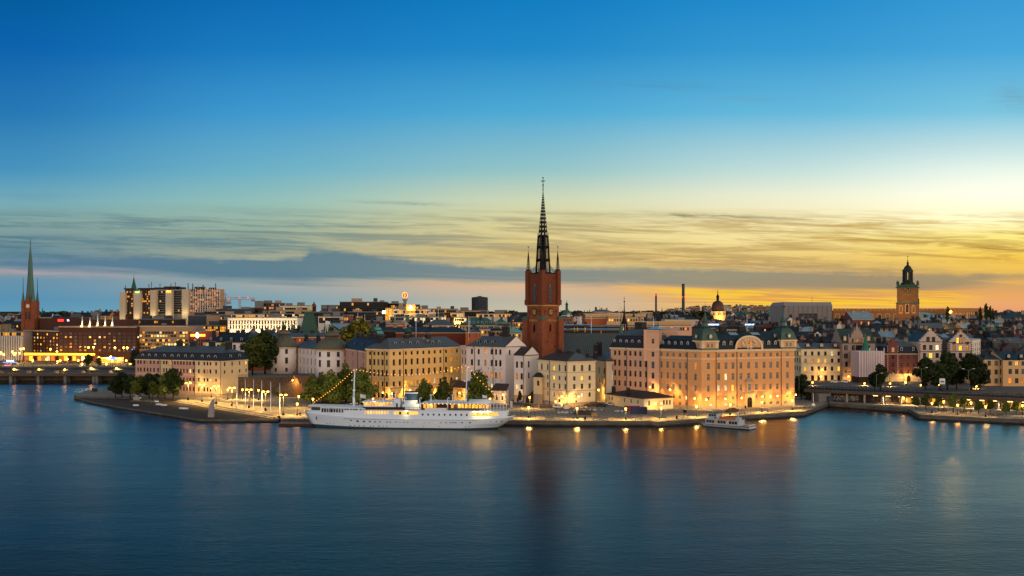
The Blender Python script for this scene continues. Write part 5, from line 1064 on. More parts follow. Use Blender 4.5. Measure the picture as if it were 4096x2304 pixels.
def port(x, z, lit=None, r=.34, f=.75):
 b_ = MB(); y = side_y(x, f)+.03
 b_.face([SP(x+r*cos(i*pi/4), -y, z+r*sin(i*pi/4)) for i in range(8)], lit or 'iron'); b_.face([SP(x+r*1.35*cos(i*pi/4), -y+.012, z+r*1.35*sin(i*pi/4)) for i in range(8)], 'frame_grey'); b_.build('porthole', ship)
for cx in (640, 713, 787, 853, 910, 963, 1043, 1079, 1142, 1187, 1229, 1271, 1322, 1393, 1420, 1453, 1510, 1578, 1635, 1694, 1742, 1773, 1800, 1869, 1955, 2057, 2117, 2175, 2235, 2294):
 x = (cx-75)*.03137; port(x, 2.65+(.35 if cx < 700 else 0)+(.4 if cx > 2000 else 0)*1, 'lit_ship' if cx in (1187, 1322, 1393, 1420, 1453, 1510, 1578) else None, f=.72)
for cx in (350, 382, 433, 500, 534, 569, 622, 675, 726, 780, 800, 852, 888, 943, 960, 997, 1034, 1443, 1519, 1615, 1711, 1808, 1905, 1943):
 x = (cx-75)*.03137; port(x, .95+(.5 if cx < 600 else 0), 'lit_ship' if cx in (800, 1519, 1711, 1808) else None, .15, f=.42)
b_ = MB()
for z in (3.35,):
 xs = [15+i*1.5 for i in range(32)]
 for a, c_ in zip(xs, xs[1:]): b_.tube(SP(a, -side_y(a, .88)-.02, z), SP(c_, -side_y(c_, .88)-.02, z), .07, .07, 'frame_grey', 4)
b_.build('rubbing_strake', ship)
def hbox(name, x0, x1, y0, y1, z0, z1, m, cap=None):
 b_ = MB(); b_.prism([SP(x0, y0, 0)[:2], SP(x1, y0, 0)[:2], SP(x1, y1, 0)[:2], SP(x0, y1, 0)[:2]], z0, z1, m, capm=cap); return b_.build(name, ship)
hbox('bridge_house', 21.9, 32.3, -3.6, 3.6, 6.61, 9.0, 'ship_white'); hbox('bridge_roof', 21.2, 32.0, -4.1, 4.1, 9.01, 9.25, 'awning')
for i in range(8): hbox('window', 22.2+i*1.2, 23.1+i*1.2, -3.66, -3.6, 7.85, 8.8, 'lit_ship')
hbox('rail_screen', 22, 36.6, -4.95, -4.85, 6.61, 7.55, 'screen_brown'); hbox('chart_house', 32.3, 34.2, -2.4, 2.4, 6.61, 10.0, 'ship_white')
b_ = MB(); b_.prism([SP(33.0, -2.43, 0)[:2], SP(33.6, -2.43, 0)[:2], SP(33.6, -2.3, 0)[:2], SP(33.0, -2.3, 0)[:2]], 6.7, 8.6, 'screen_brown'); b_.build('door', ship)
fn = MB(); el_ = lambda r, dx_: [SP(37.7+dx_+r*1.25*cos(i*pi/10), r*.9*sin(i*pi/10), 0)[:2] for i in range(20)]
fn.prism(el_(1.95, 0), 6.61, 9.6, 'ship_white'); fn.prism(el_(1.85, 0), 9.605, 11.9, 'funnel_blue', top=el_(1.75, .1)); fn.prism(el_(1.9, .1), 11.905, 12.35, 'ship_white'); fn.prism(el_(1.8, .12), 12.355, 12.6, 'iron'); fn.build('funnel', ship)
hbox('engine_casing', 35.2, 41.6, -2.2, 2.2, 6.61, 8.3, 'ship_white')
hbox('aft_house', 42.3, 66, -2.6, 2.6, 6.61, 8.5, 'frame_brown'); hbox('aft_awning', 42, 66.4, -4.4, 4.4, 8.75, 8.95, 'awning')
for i in range(19):
 if i not in (4, 5, 6, 7, 9): hbox('window', 42.6+i*1.2, 43.5+i*1.2, -2.68, -2.6, 7.1, 8.4, 'lit_ship')
tp = MB(); prof = [(-4.3*cos(pi*i/8), 8.9+1.15*sin(pi*i/8)) for i in range(9)]
for (y1, z1), (y2, z2) in zip(prof, prof[1:]): tp.face([SP(58.3, y1, z1), SP(65.4, y1, z1), SP(65.4, y2, z2), SP(58.3, y2, z2)], 'awning', True)
tp.face([SP(58.3, y, z) for y, z in prof], 'awning'); tp.face([SP(65.4, y, z) for y, z in prof][::-1], 'awning'); tp.build('canopy', ship)
hbox('rail_screen', 43.5, 51, -5.0, -4.9, 6.61, 7.4, 'awning'); hbox('rail_screen', 52, 64, -5.02, -4.92, 6.61, 7.4, 'screen_grey')
rl = MB()
for z in (7.05, 7.5, 8.9):
 xs = [63+i*.9 for i in range(10)]
 for a, c_ in zip(xs, xs[1:]): rl.tube(SP(a, -side_y(a)-.05, z), SP(c_, -side_y(c_)-.05, z), .07, .07, 'ship_white', 4)
for i in range(8): x = 64+i*1.05; rl.tube(SP(x, -side_y(x)-.05, 6.6), SP(x, -side_y(x)-.05, 8.95), .08, .08, 'ship_white', 4)
for x in (36.5, 38, 39.5, 41): rl.tube(SP(x, -4.9, 6.6), SP(x, -4.9, 7.5), .04, .04, 'iron', 4)
rl.tube(SP(36.5, -4.9, 7.5), SP(42, -4.9, 7.5), .04, .04, 'iron', 4)
for i in range(5): x = 71+i*.7; rl.tube(SP(x, -1.8+.2*i, sheer(x)), SP(x, -1.8+.2*i, sheer(x)+1.1), .05, .05, 'frame_grey', 4)
rl.tube(SP(70.6, -2.2, sheer(71)+1.1), SP(74, -.8, sheer(74)+1.1), .06, .06, 'frame_grey', 4)
rl.build('railing', ship)
def mast(x, zt, r=.3):
 b_ = MB(); b_.tube(SP(x, 0, 6.6), SP(x-.1, 0, 10.5), r*1.3, r*1.2, 'ship_white', 8); b_.tube(SP(x-.1, 0, 10.5), SP(x+.3, 0, zt), r, r*.35, 'ship_white', 8)
 b_.tube(SP(x, -1.3, zt-3.3), SP(x, 1.3, zt-3.3), .08, .08, 'ship_white', 5); b_.ball(SP(x-.7, -.2, 16.3), .3, 'ship_white', 6, 4); b_.tube(SP(x, 0, 16.2), SP(x-.7, -.2, 16.2), .06, .06, 'ship_white', 4); b_.box(*(lambda p: (p[0]-.4, p[0]+.4, p[1]-.3, p[1]+.3, 12.6, 13.1))(SP(x, 0, 0)), 'ship_white')
 b_.build('mast', ship)
mast(17.6, 20.3, .34); mast(57.1, 21.8, .24)
bm_ = MB(); bm_.tube(SP(57.1, 0, 16.8), SP(59.2, -.5, 18.3), .07, .05, 'ship_white', 5); bm_.tube(SP(44, 0, 9.6), SP(57, 0, 9.5), .1, .1, 'ship_white', 5); bm_.build('boom', ship)
for x in (29.0, 41.7, 36.4, 51.3):
 b_ = MB(); b_.tube(SP(x, -4.6, 6.6), SP(x, -4.6, 10.6), .2, .14, 'ship_white', 6); b_.tube(SP(x, -4.6, 10.6), SP(x+.5, -5.1, 11.0), .14, .1, 'ship_white', 6); b_.tube(SP(x+.5, -5.1, 11.0), SP(x+.8, -5.2, 10.4), .1, .08, 'ship_white', 6); b_.build('davit', ship)
for x in (44.2, 51.8, 31.5):
 b_ = MB(); b_.tube(SP(x, 3.2, 6.6), SP(x, 3.2, 11.2), .2, .14, 'ship_white', 6); b_.tube(SP(x-.5, 3.2, 11.2), SP(x+.8, 3.2, 11.2), .12, .1, 'ship_white', 6); b_.build('davit', ship)
def flag(x, y, z0, z1, w_=1.9, h_=1.3, grp='small white flags on the ship', lab=''):
 t = thing('flag', SP(x, y, z0), lab, 'flag', grp); b_ = MB(); b_.tube(SP(x, y, z0), SP(x, y, z1), .06, .04, 'steel_white' if x < 70 else 'iron', 5); b_.build('pole', t)
 b_ = MB(); n = 6
 for i in range(n):
  f0, f1 = i/n, (i+1)/n; P = lambda f, k: SP(x+.1+w_*f, y+.22*sin(f*5), z1-.1-k*h_-.55*f-.12*sin(f*6))
  b_.face([P(f0, 1), P(f1, 1), P(f1, 0), P(f0, 0)], 'flag_white')
 b_.build('cloth', t)
flag(20.4, -2.5, 7.3, 11.9, 1.9, 1.2, lab='white flag at the bow side of the bridge on the white ship'); flag(29.8, 1, 9.3, 11.7, 1.4, .9, lab='white flag above the bridge of the white ship'); flag(62.6, 1, 9, 11.7, 1.5, 1.0, lab='white flag above the rear canopy of the white ship'); flag(72.3, -.8, 5, 10, .8, 2.4, lab='drooping white flag at the stern of the white ship')
b_ = MB(); b_.path([SP(23+.9*i, -3.8, 9.3) for i in range(3)], .05, 'ship_white'); [b_.tube(SP(23.5+i*1.0, -3.6, 9.25), SP(23.5+i*1.0, -3.6, 10.1), .05, .05, 'ship_white', 4) for i in range(4)]; b_.tube(SP(23.5, -3.6, 10.1), SP(26.5, -3.6, 10.1), .05, .05, 'ship_white', 4); b_.build('top_rail', ship)
b_ = MB(); b_.tube(SP(5.2, -3.2, 3.9), SP(5.2, -3.3, 3.0), .16, .16, 'iron', 5); b_.tube(SP(4.9, -3.3, 3.0), SP(5.5, -3.3, 3.0), .1, .1, 'iron', 5); b_.build('anchor', ship)
for i, (x, z) in enumerate([(25.3, 9.9), (40.5, 9.3), (37.2, 5.8), (60.8, 5.7), (62.9, 5.7), (65.1, 5.7), (45, 8.3), (55, 8.3), (65.5, 8.3)]): light(ship, SP(x, -5.6 if z < 7 else -3.4, z), 60 if z < 7 else 90, (1, .66, .26), .2, aim=(0, 1, -.2))
def festoon(lab, A, B, sag, n):
 t = thing('festoon_lights', A, lab, 'string lights', 'festoon lights on the white ship'); P = lambda f: tuple(A[k]+(B[k]-A[k])*f-(sag*4*f*(1-f) if k == 2 else 0) for k in range(3))
 b_ = MB(); b_.path([P(i/(n)) for i in range(n+1)], .025, 'iron', 3); b_.build('cable', t)
 me = None
 for i in range(n):
  p = P((i+.5)/n)
  if me is None: b_ = MB(); b_.ball(p, .12, 'bulb_fest', 6, 4); o = b_.build('bulb', t); me = o; base_p = Vector(p)
  else: o = me.copy(); COL.objects.link(o); o.parent = t; o.location = Vector(p)-base_p
glow('bulb_fest', 'ffa030', 5)
mA, mB_ = SP(17.9, 0, 20.2), SP(57.4, 0, 21.7)
festoon('string of glowing bulbs rising from the bow to the front mast', SP(3.2, 0, 8.4), mA, .6, 19); festoon('string of glowing bulbs sagging between the two masts', mA, mB_, 2.6, 32); festoon('string of glowing bulbs falling from the rear mast to the stern', mB_, SP(70.5, 0, 9.5), 1.2, 13)
b_ = MB(); [b_.ball(SP(42.8+i*1.35, -4.3, 8.7), .16, 'bulb_fest', 6, 4) for i in range(17)]; o = b_.build('awning_bulbs', ship); o['kind'] = 'stuff'
b_ = MB(); [b_.ball(SP(22+i*1.2, -4.1, 8.95), .14, 'bulb_fest', 6, 4) for i in range(9)]; o = b_.build('awning_bulbs', ship); o['kind'] = 'stuff'
x0, y0 = at(1114, 360); b_ = MB(); b_.prism([(x0, y0), (x0+14, y0-1.5), (x0+14, y0+3), (x0, y0+4)], -.3, .9, 'screen_brown', capm='deck')
for i in range(8): b_.tube((x0+i*1.9, y0-.2*i+.3, .9), (x0+i*1.9, y0-.2*i+.3, 2.0), .05, .05, 'iron', 4)
b_.tube((x0, y0+.3, 2.0), (x0+13.3, y0-1.1, 2.0), .05, .05, 'iron', 4)
tag(b_.build('landing_stage', None, (x0, y0, 0)), 'dark floating landing stage moored by the bow of the white ship', 'pontoon')
# passenger ferry
plain('ferry_orange', 'b8631c', .6); plain('ferry_green', '2f5a3c', .6); plain('ferry_dark', '23262a', .6); plain('ferry_white', 'a2a8ac', .5, var=.06)
FA, FB = Vector((67.0, 361.5)), Vector((80.5, 350.5)); fd = (FB-FA).normalized(); fn_ = Vector((-fd.y, fd.x)); FL = (FB-FA).length*1.12
def FP(x, y, z): p = FA+fd*x+fn_*y; return (p.x, p.y, z)
ferry = thing('ferry', FP(FL/2, 0, 0), 'small white passenger ferry with wheelhouse and orange deck box, moored at the paved quay', 'ferry')
b_ = MB(); n = 14; hb = lambda t_: 2.6*(sin(min(1, (1-abs(.0)-0+t_*3.2))*pi/2) if t_ < .3 else 1)
o = [(FL*i/n, 2.7*min(1, (i/n*3.4+.12))**.6) for i in range(n+1)]
P = lambda z, k, off=0: [FP(x+(1.6*(1-k) if i == 0 else 0), -w_*(.85+.15*k), z) for i, (x, w_) in enumerate(o)]+[FP(x, w_*(.85+.15*k), z) for x, w_ in reversed(o)]
lv = [(-.5, 0), (.35, .3), (1.25, 1)]
for (z0, k0), (z1, k1), mt in ((lv[0], lv[1], 'ferry_dark'), (lv[1], lv[2], 'ferry_white')):
 a_, c_ = P(z0, k0), P(z1, k1); N = len(a_); b_.mesh(a_+c_, [(i, (i+1) % N, N+(i+1) % N, N+i) for i in range(N)], mt)
b_.face(P(1.25, 1), 'deck'); b_.build('hull', ferry)
def fbox(name, x0, x1, y0, y1, z0, z1, m, cap=None, tx=0):
 b_ = MB(); b_.prism([FP(x0, y0, 0)[:2], FP(x1, y0, 0)[:2], FP(x1, y1, 0)[:2], FP(x0, y1, 0)[:2]], z0, z1, m, top=[FP(x0+tx, y0, 0)[:2], FP(x1, y0, 0)[:2], FP(x1, y1, 0)[:2], FP(x0+tx, y1, 0)[:2]], capm=cap); return b_.build(name, ferry)
fbox('cabin', 2.6, 15.2, -2.3, 2.3, 1.25, 3.2, 'ferry_white'); fbox('cabin_roof', 2.3, 15.6, -2.5, 2.5, 3.205, 3.4, 'ferry_white')
for i in range(11): fbox('window', 3.1+i*1.08, 3.95+i*1.08, -2.36, -2.3, 1.85, 2.9, 'lit_dim' if i in (3, 7) else 'glass')
fbox('wheelhouse', 3.2, 6.6, -1.6, 1.6, 3.41, 5.5, 'ferry_white', tx=.3); fbox('wheelhouse_roof', 2.9, 7.0, -1.9, 1.9, 5.51, 5.7, 'ferry_green')
for i in range(3): fbox('window', 3.7+i*.95, 4.45+i*.95, -1.66, -1.6, 4.4, 5.2, 'glass')
fbox('deck_box', 7.6, 13.2, -1.6, -.5, 3.41, 4.5, 'ferry_orange'); fbox('fender_rail', .6, FL, -2.75, -2.68, .95, 1.2, 'frame_grey')
b_ = MB(); b_.tube(FP(4.2, 0, 5.7), FP(4, 0, 8.2), .12, .05, 'steel_white', 5); b_.tube(FP(4.1, -.6, 7), FP(4.1, .6, 7), .05, .05, 'steel_white', 4); b_.tube(FP(4.1, -.4, 7.5), FP(4.1, .4, 7.5), .04, .04, 'steel_white', 4); b_.build('mast', ferry)
b_ = MB(); b_.prism([FP(14, -1.7, 0)[:2], FP(15.6, -1.7, 0)[:2], FP(15.6, -.6, 0)[:2], FP(14, -.6, 0)[:2]], 3.41, 4.6, 'ferry_white'); b_.tube(FP(14.6, -1.2, 4.6), FP(14.3, -1.2, 6.6), .3, .22, 'ferry_white', 6); b_.build('exhaust_stack', ferry)
b_ = MB()
for i in range(7): x = 15.8+i*.62; b_.tube(FP(x, -2.4, 1.25), FP(x, -2.4, 3.3 if i % 3 == 0 else 2.2), .045, .045, 'steel_white', 4)
b_.tube(FP(15.6, -2.4, 2.2), FP(FL-.4, -2.4, 2.2), .045, .045, 'steel_white', 4); b_.tube(FP(15.6, -2.4, 3.3), FP(FL-.4, -2.4, 3.3), .045, .045, 'steel_white', 4); b_.tube(FP(16.6, -2.0, 3.3), FP(18.3, -2.0, 1.3), .12, .12, 'ferry_white', 4); b_.tube(FP(FL-.4, -2.4, 1.7), FP(FL-.4, 2.4, 1.7), .25, .25, 'steel_white', 6); b_.build('railing', ferry)
b_ = MB(); [b_.tube(FP(6.9+.35*cos(i*pi/4), -1.72, 3.95+.35*sin(i*pi/4)), FP(6.9+.35*cos((i+1)*pi/4), -1.72, 3.95+.35*sin((i+1)*pi/4)), .08, .08, 'bulb_red2', 4) for i in range(8)] if 0 else b_.tube(FP(6.2, -1.65, 3.9), FP(6.2, -1.8, 3.9), .36, .36, 'w_red', 10); b_.build('lifebuoy', ferry)
ferry.scale = (1, 1, .86)
# work site on the quay: vans, container, bags, fences
plain('car_white', 'c9c6be', .35, var=.03); plain('car_dark', '2a2c30', .35); plain('car_grey', '7d7a74', .35); plain('tyre', '141414', .8); plain('container_blue', '2c3450', .6); plain('red_paint', '9c2f22', .6); plain('bag_white', 'bdb6aa', .9); plain('earth', '4c3c2c', .95, var=.4, bump=1)
def vehicle(px_, py_, ang, lab, kind='van', paint='car_white', z=G0, cat='van'):
 x, y = gp(px_, py_, z); t = thing({'van': 'van', 'car': 'parked_car', 'pickup': 'pickup_truck'}[kind], (x, y, z), lab, cat)
 c0, s0 = cos(ang), sin(ang); P = lambda a, b2, zz_: (x+c0*a-s0*b2, y+s0*a+c0*b2, z+zz_)
 prof = {'van': [(-2.4, .3), (2.4, .3), (2.45, .9), (2.1, 1.15), (1.3, 1.95), (-2.35, 2.0)], 'car': [(-2.2, .25), (2.2, .25), (2.25, .7), (1.4, .85), (.6, 1.38), (-1.1, 1.42), (-1.9, .95), (-2.25, .85)], 'pickup': [(-2.6, .35), (2.5, .35), (2.55, .95), (1.6, 1.1), (1.0, 1.75), (-.3, 1.78), (-.5, 1.05), (-2.6, 1.05)]}[kind]
 b_ = MB(); hw = .9
 n_ = len(prof); b_.face([P(a, -hw, zz_) for a, zz_ in prof], paint); b_.face([P(a, hw, zz_) for a, zz_ in prof][::-1], paint)
 for i in range(n_): (a1, z1), (a2_, z2) = prof[i], prof[(i+1) % n_]; b_.face([P(a1, -hw, z1), P(a1, hw, z1), P(a2_, hw, z2), P(a2_, -hw, z2)], paint)
 b_.build('body', t); b_ = MB(); top = max(zz_ for _, zz_ in prof)
 for sd in (-1, 1): b_.face([P(a, sd*(hw+.01), zz_) for a, zz_ in ((-1.2, top*.62), (1.0, top*.62), (.55, top*.93), (-1.2, top*.93))][::sd], 'glass')
 b_.build('side_window', t)
 for a in (-1.45, 1.5):
  for sd in (-1, 1): b_ = MB(); b_.tube(P(a, sd*(hw-.15), .34), P(a, sd*(hw+.03), .34), .34, .34, 'tyre', 12); b_.build('wheel', t)
 for sd in (-1, 1): b_ = MB(); b_.tube(P(2.4, sd*.65, .75), P(2.5, sd*.65, .75), .12, .12, 'steel_white', 6); b_.build('headlight', t)
 return t
vehicle(2230, 1634, 2.0, 'white pickup truck parked before the cream house', 'pickup', 'car_white', cat='pickup truck'); vehicle(2262, 1637, 1.7, 'cream van parked beside the white pickup', 'van', 'w_cream2'); vehicle(2440, 1622, .2, 'pale car parked at the foot of the pilastered house', 'car', 'car_white', cat='car'); vehicle(2405, 1628, -.3, 'dark car parked among the building rubble', 'car', 'car_dark', cat='car')
cx_, cy_ = gp(2555, 1656); b_ = MB(); b_.obox((cx_, cy_), .05, 6.0, 2.4, G0, G0+2.6, 'container_blue')
for i in range(14): b_.obox((cx_-2.8+i*.43, cy_-1.22-.02*0), .05, .1, .1, G0+.1, G0+2.5, 'ferry_dark')
tag(b_.build('container', None, (cx_, cy_, G0)), 'dark blue corrugated steel container on the paved quay', 'container')
cx_, cy_ = gp(2530, 1645); b_ = MB(); b_.obox((cx_, cy_+1), .05, 5.5, 2.2, G0, G0+2.3, 'red_paint', 'roof_light'); b_.obox((cx_, cy_-.4), .05, 5.8, .5, G0+2.31, G0+2.5, 'steel_white'); tag(b_.build('site_hut', None, (cx_, cy_, G0)), 'red site hut behind the dark blue container', 'hut')
for px_, py_, lab, n_ in [(2258, 1654, 'heap of white sacks before the cream van', 9), (2318, 1645, 'pile of white sacks and tarpaulin near the quay lantern', 6), (2480, 1648, 'scatter of pale building stones near the red hut', 7), (2380, 1668 if 0 else 1643, 'pale sacks beside the rubble heap', 5)]:
 x, y = gp(px_, py_); b_ = MB(); rr = random.Random(px_)
 for i in range(n_): b_.ball((x+rr.uniform(-2.6, 2.6), y+rr.uniform(-.8, .8), G0+.35), rr.uniform(.4, .65), 'bag_white', 7, 5, .75)
 o = tag(b_.build('sack_heap', None, (x, y, G0)), lab, 'sacks', kind='stuff')
for px_, py_, rx, rz_, lab in [(2325, 1657, 3, 1.5, 'dark heap of gravel left of its twin on the quay'), (2352, 1658, 3, 1.6, 'dark heap of gravel beside the wooden crate'), (2930, 1648, 3, 1.6, 'mound of earth before the peach palace'), (2385, 1625, 5, 1.6, 'low rubble heap behind the gravel')]:
 x, y = gp(px_, py_); b_ = blob((x, y, G0-.1), rx, 1.8, rz_, 'earth', px_, amp=.35); tag(b_.build('gravel_heap', None, (x, y, G0)), lab, 'gravel heap')
x, y = gp(2377, 1665); b_ = MB(); b_.obox((x, y), 0, 2.2, 1.2, G0, G0+1.4, 'door_wood'); [b_.obox((x, y-.62), 0, 2.25, .05, G0+.15+i*.33, G0+.35+i*.33, 'w_tan') for i in range(4)]; tag(b_.build('crate', None, (x, y, G0)), 'wooden crate beside the gravel heaps', 'crate')
def fence(pts, lab, h_=1.1, m='frame_grey', gap=1.6, grp=None, name='fence'):
 t = thing(name, (*pts[0][:2], G0), lab, 'fence', grp)
 for a, b2 in zip(pts, pts[1:]):
  L_ = (Vector(b2)-Vector(a)).length; n_ = max(1, int(L_/gap)); r_ = MB()
  for z in (.15, .6, h_): r_.tube((a[0], a[1], G0+z), (b2[0], b2[1], G0+z), .035, .035, m, 4)
  r_.build('rail', t)
  for k in range(n_+1): p = Vector(a).lerp(Vector(b2), k/n_); r_ = MB(); r_.tube((p.x, p.y, G0), (p.x, p.y, G0+h_), .04, .04, m, 4); r_.build('post', t)
fence([gp(2395, 1666), gp(2470, 1667)], 'low grey site barrier right of the wooden crate'); fence([gp(2640, 1662), gp(2700, 1660), gp(2780, 1655)], 'mesh site fence before the guard house', 1.8)
fence([gp(2270, 1633), gp(2340, 1628), gp(2390, 1622)], 'dark site fence before the cream house corner', 1.9, 'iron')
for px_, py_, lab in [(2340, 1679, 'short dark bollard bin near the quay lantern'), (2707, 1677, 'dark litter bin near the guard house'), (1200, 1663, 'dark litter bin beside the bow lantern'), (2982, 1634, 'dark litter bin left of the palace portal')]:
 x, y = gp(px_, py_); b_ = MB(); b_.lathe((x, y), [(.3, G0), (.36, G0+1.1), (.28, G0+1.25)], 'iron', 8); tag(b_.build('litter_bin', None, (x, y, G0)), lab, 'litter bin')
b_ = MB(); x, y = gp(2740, 1672); [b_.tube((x+dx_, y+dy_, G0), (x, y, G0+2.0), .07, .05, 'iron', 5) for dx_, dy_ in ((-.9, -.5), (.9, -.5), (0, .9))]; b_.obox((x, y), .3, 1.2, .9, G0+2.0, G0+3.0, 'iron'); b_.tube((x-.4, y, G0+2.6), (x+1.4, y-.4, G0+2.9), .16, .16, 'frame_grey', 6); tag(b_.build('cement_mixer', None, (x, y, G0)), 'small cement mixer on a stand near the guard house', 'mixer')
plain('sign_blue', '2c58a8', .5, var=.02)
for px_, py_, lab in [(2078, 1629, 'blue road sign at the stern, left one of the pair'), (2092, 1628, 'blue road sign at the stern, right one of the pair'), (2305, 1630, 'blue road sign before the cream house'), (2188, 1630, 'blue road sign beside the rock')]:
 x, y = gp(px_, py_); t = thing('road_sign', (x, y, G0), lab, 'road sign'); b_ = MB(); b_.tube((x, y, G0), (x, y, G0+2.9), .05, .05, 'frame_grey', 5); b_.build('post', t); b_ = MB(); b_.box(x-.35, x+.35, y-.08, y-.04, G0+2.1, G0+2.9, 'sign_blue'); b_.build('plate', t)
x, y = gp(388, 1568); b_ = MB(); b_.prism([(x-4, y), (x+3, y-1), (x+4.5, y+.5), (x+3, y+2), (x-4, y+1.8)], .2, 1.9, 'red_paint', capm='deck'); b_.box(x-2.5, x-.5, y, y+1.2, 1.9, 3.6, 'ferry_dark'); b_.tube((x, y+.6, 1.9), (x, y+.6, 5.6), .1, .05, 'iron'); b_.tube((x, y+.6, 5), (x+4, y+.6, 3), .06, .04, 'iron')
tag(b_.build('work_boat', None, (x, y, 0)), 'small dark red work boat behind the island tip', 'boat')
# generic town buildings
def ribm(name, c, s, frac, gap=1.7):
 m, t, b = newmat(name); sp_ = t.new('ShaderNodeSeparateXYZ'); t.l.new(coord(t, 'UV'), sp_.inputs[0])
 oi = t.new('ShaderNodeObjectInfo'); q = t.m('DIVIDE', sp_.outputs[0], gap); cell = t.m('FLOOR', q)
 wn = t.new('ShaderNodeTexWhiteNoise', noise_dimensions='2D'); t.l.new(t.vec(cell, t.m('MULTIPLY', oi.outputs['Random'], 99.0)), wn.inputs['Vector'])
 on = t.m('LESS_THAN', wn.outputs['Value'], frac); mull = t.m('GREATER_THAN', t.m('FRACT', q), .16)
 k = t.m('MULTIPLY', t.m('MULTIPLY', on, mull), t.m('MULTIPLY_ADD', wn.outputs['Value'], 1.2/max(frac, .05)*.5, .5))
 b.inputs['Emission Color'].default_value = srgb(c); t.l.new(t.m('MULTIPLY', k, s), b.inputs['Emission Strength'])
 t.l.new(t.mix(mull, srgb('2c2a28' if name == 'rib_dark' else '6a655e'), srgb('15181c')), b.inputs['Base Color']); b.inputs['Roughness'].default_value = .2; b.inputs['Specular IOR Level'].default_value = .08; m.cycles.emission_sampling = 'NONE'
ribm('rib_dark', 'ffb347', 1.0, .06); ribm('rib_half', 'ffa030', 1.0, .2); ribm('rib_lit', 'ffab34', 1.1, .66); ribm('rib_pink', 'ff9a5a', .8, .35, 2.6); ribm('rib_pale', 'ffe9b0', 1.2, .3, 2.2); ribm('rib_gold', 'ffb238', 1.3, .95, 3.0)
def span(x0, x1, Y, dY=0): return at(x0, Y), at(x1, Y+dY)
def back(P, Q, dep):
 d = Vector((Q[0]-P[0], Q[1]-P[1])).normalized(); n = (-d.y*dep, d.x*dep)
 return [P, Q, (Q[0]+n[0], Q[1]+n[1]), (P[0]+n[0], P[1]+n[1])]
def house(lab, x0, x1, Y, ye, yr, dep=14, wall='w_cream', roof='roof_dark', rt='gable', rows=3, cols=5, plit=.1, dY=0, zb=3.2, name='town_house', group=None, rowpy=None, ww=1.2, wh=1.8, fl=3.3, chim=2, frame='frame_grey', zc=None, cat='building', holes=False, sides=True, band=True, e=(3, 3), colpx=None):
 P, Q = span(x0, x1, Y, dY); q = back(P, Q, dep); ze = wz(ye, Y); zr = wz(yr, Y+dep/2)
 h = Bld(name, lab, cat, P, zb, group); L = (Vector(Q)-Vector(P)).length
 zs = [wz(p, Y) for p in rowpy] if rowpy else [ze-1.9-fl*i for i in range(rows)]
 cs = colpx or [L*(i+.5)/cols for i in range(cols)]
 rws = [(z_, wh, ww) for z_ in zs if z_-wh/2 > zb+.3]
 h.facade(q[0], q[1], zb, ze, wall, cs, rws, frame=frame, plit=plit, pxcols=bool(colpx), holes=holes)
 nside = max(1, int(dep/4.5))
 if sides:
  if x0 > 2048: h.facade(q[3], q[0], zb, ze, wall, [dep*(i+.5)/nside for i in range(nside)], rws[:3], frame=frame, plit=plit, pxcols=False, holes=False); h.facade(q[1], q[2], zb, ze, wall, holes=False)
  else: h.facade(q[1], q[2], zb, ze, wall, [dep*(i+.5)/nside for i in range(nside)], rws[:3], frame=frame, plit=plit, pxcols=False, holes=False); h.facade(q[3], q[0], zb, ze, wall, holes=False)
 else:
  h.facade(q[1], q[2], zb, ze, wall, holes=False); h.facade(q[3], q[0], zb, ze, wall, holes=False)
 h.facade(q[2], q[3], zb, ze, wall, holes=False)
 if band: h.band([q[0], q[1]], ze-.55, .4, .25, 'w_trim' if wall not in ('w_darkbrown', 'w_slate') else 'frame_grey')
 if rt == 'gable': hip(h.r, q, ze+.05, zr, 0, 0, roof, .35, gable=wall)
 elif rt == 'hip': hip(h.r, q, ze+.05, zr, *e, roof, .4)
 elif rt == 'gfront': hip(h.r, [q[1], q[2], q[3], q[0]], ze+.05, zr, 0, 0, roof, .3, gable=wall)
 elif rt == 'mansard': z1 = ze+(zr-ze)*.55; mansard(h.r, q, ze+.05, z1, 1.6, zr, 3, 3, 'roof_dark' if roof != 'roof_black' else 'roof_black', roof)
 elif rt == 'flat':
  h.r.prism(q, ze+.01, ze+.5, 'frame_grey', capm=roof)
 h.done(); an = atan2(Q[1]-P[1], Q[0]-P[0]); rr = random.Random(int(x0*7+x1)); h.q = q; h.ze = ze; h.zr = zr; h.an = an
 for i in range(chim):
  f = (i+.35+.3*rr.random())/chim; g = .35+.3*rr.random(); x = q[0][0]+(q[1][0]-q[0][0])*f+(q[3][0]-q[0][0])*g; y = q[0][1]+(q[1][1]-q[0][1])*f+(q[3][1]-q[0][1])*g
  if rt == 'flat': b_ = MB(); b_.obox((x, y), an, 2+4*rr.random(), 3, ze+.51, ze+2+1.2*rr.random(), 'w_grey'); b_.build('roof_plant', h.roof)
  else: chimneys(h, [(x, y, an, 1.3+.9*rr.random(), 1.0, ze+(zr-ze)*.3, zr+1.2+rr.random())], rr.choice(['chimney_dark', 'chimney_dark', 'w_tan', 'w_grey', 'w_darkbrown']))
 return h
def dorms(h, n, m='roof_dark', z=.8, gl='glass', w_=1.3, h_=1.5, o=.4, rnd=True, frame='frame_white'):
 q = h.q
 for i in range(n):
  f = (i+.5)/n; dormer(h, q[0][0]+(q[1][0]-q[0][0])*f-sin(h.an)*o, q[0][1]+(q[1][1]-q[0][1])*f+cos(h.an)*o, h.ze+z, h.an, w_, h_, 2, m, gl, rnd, frame)
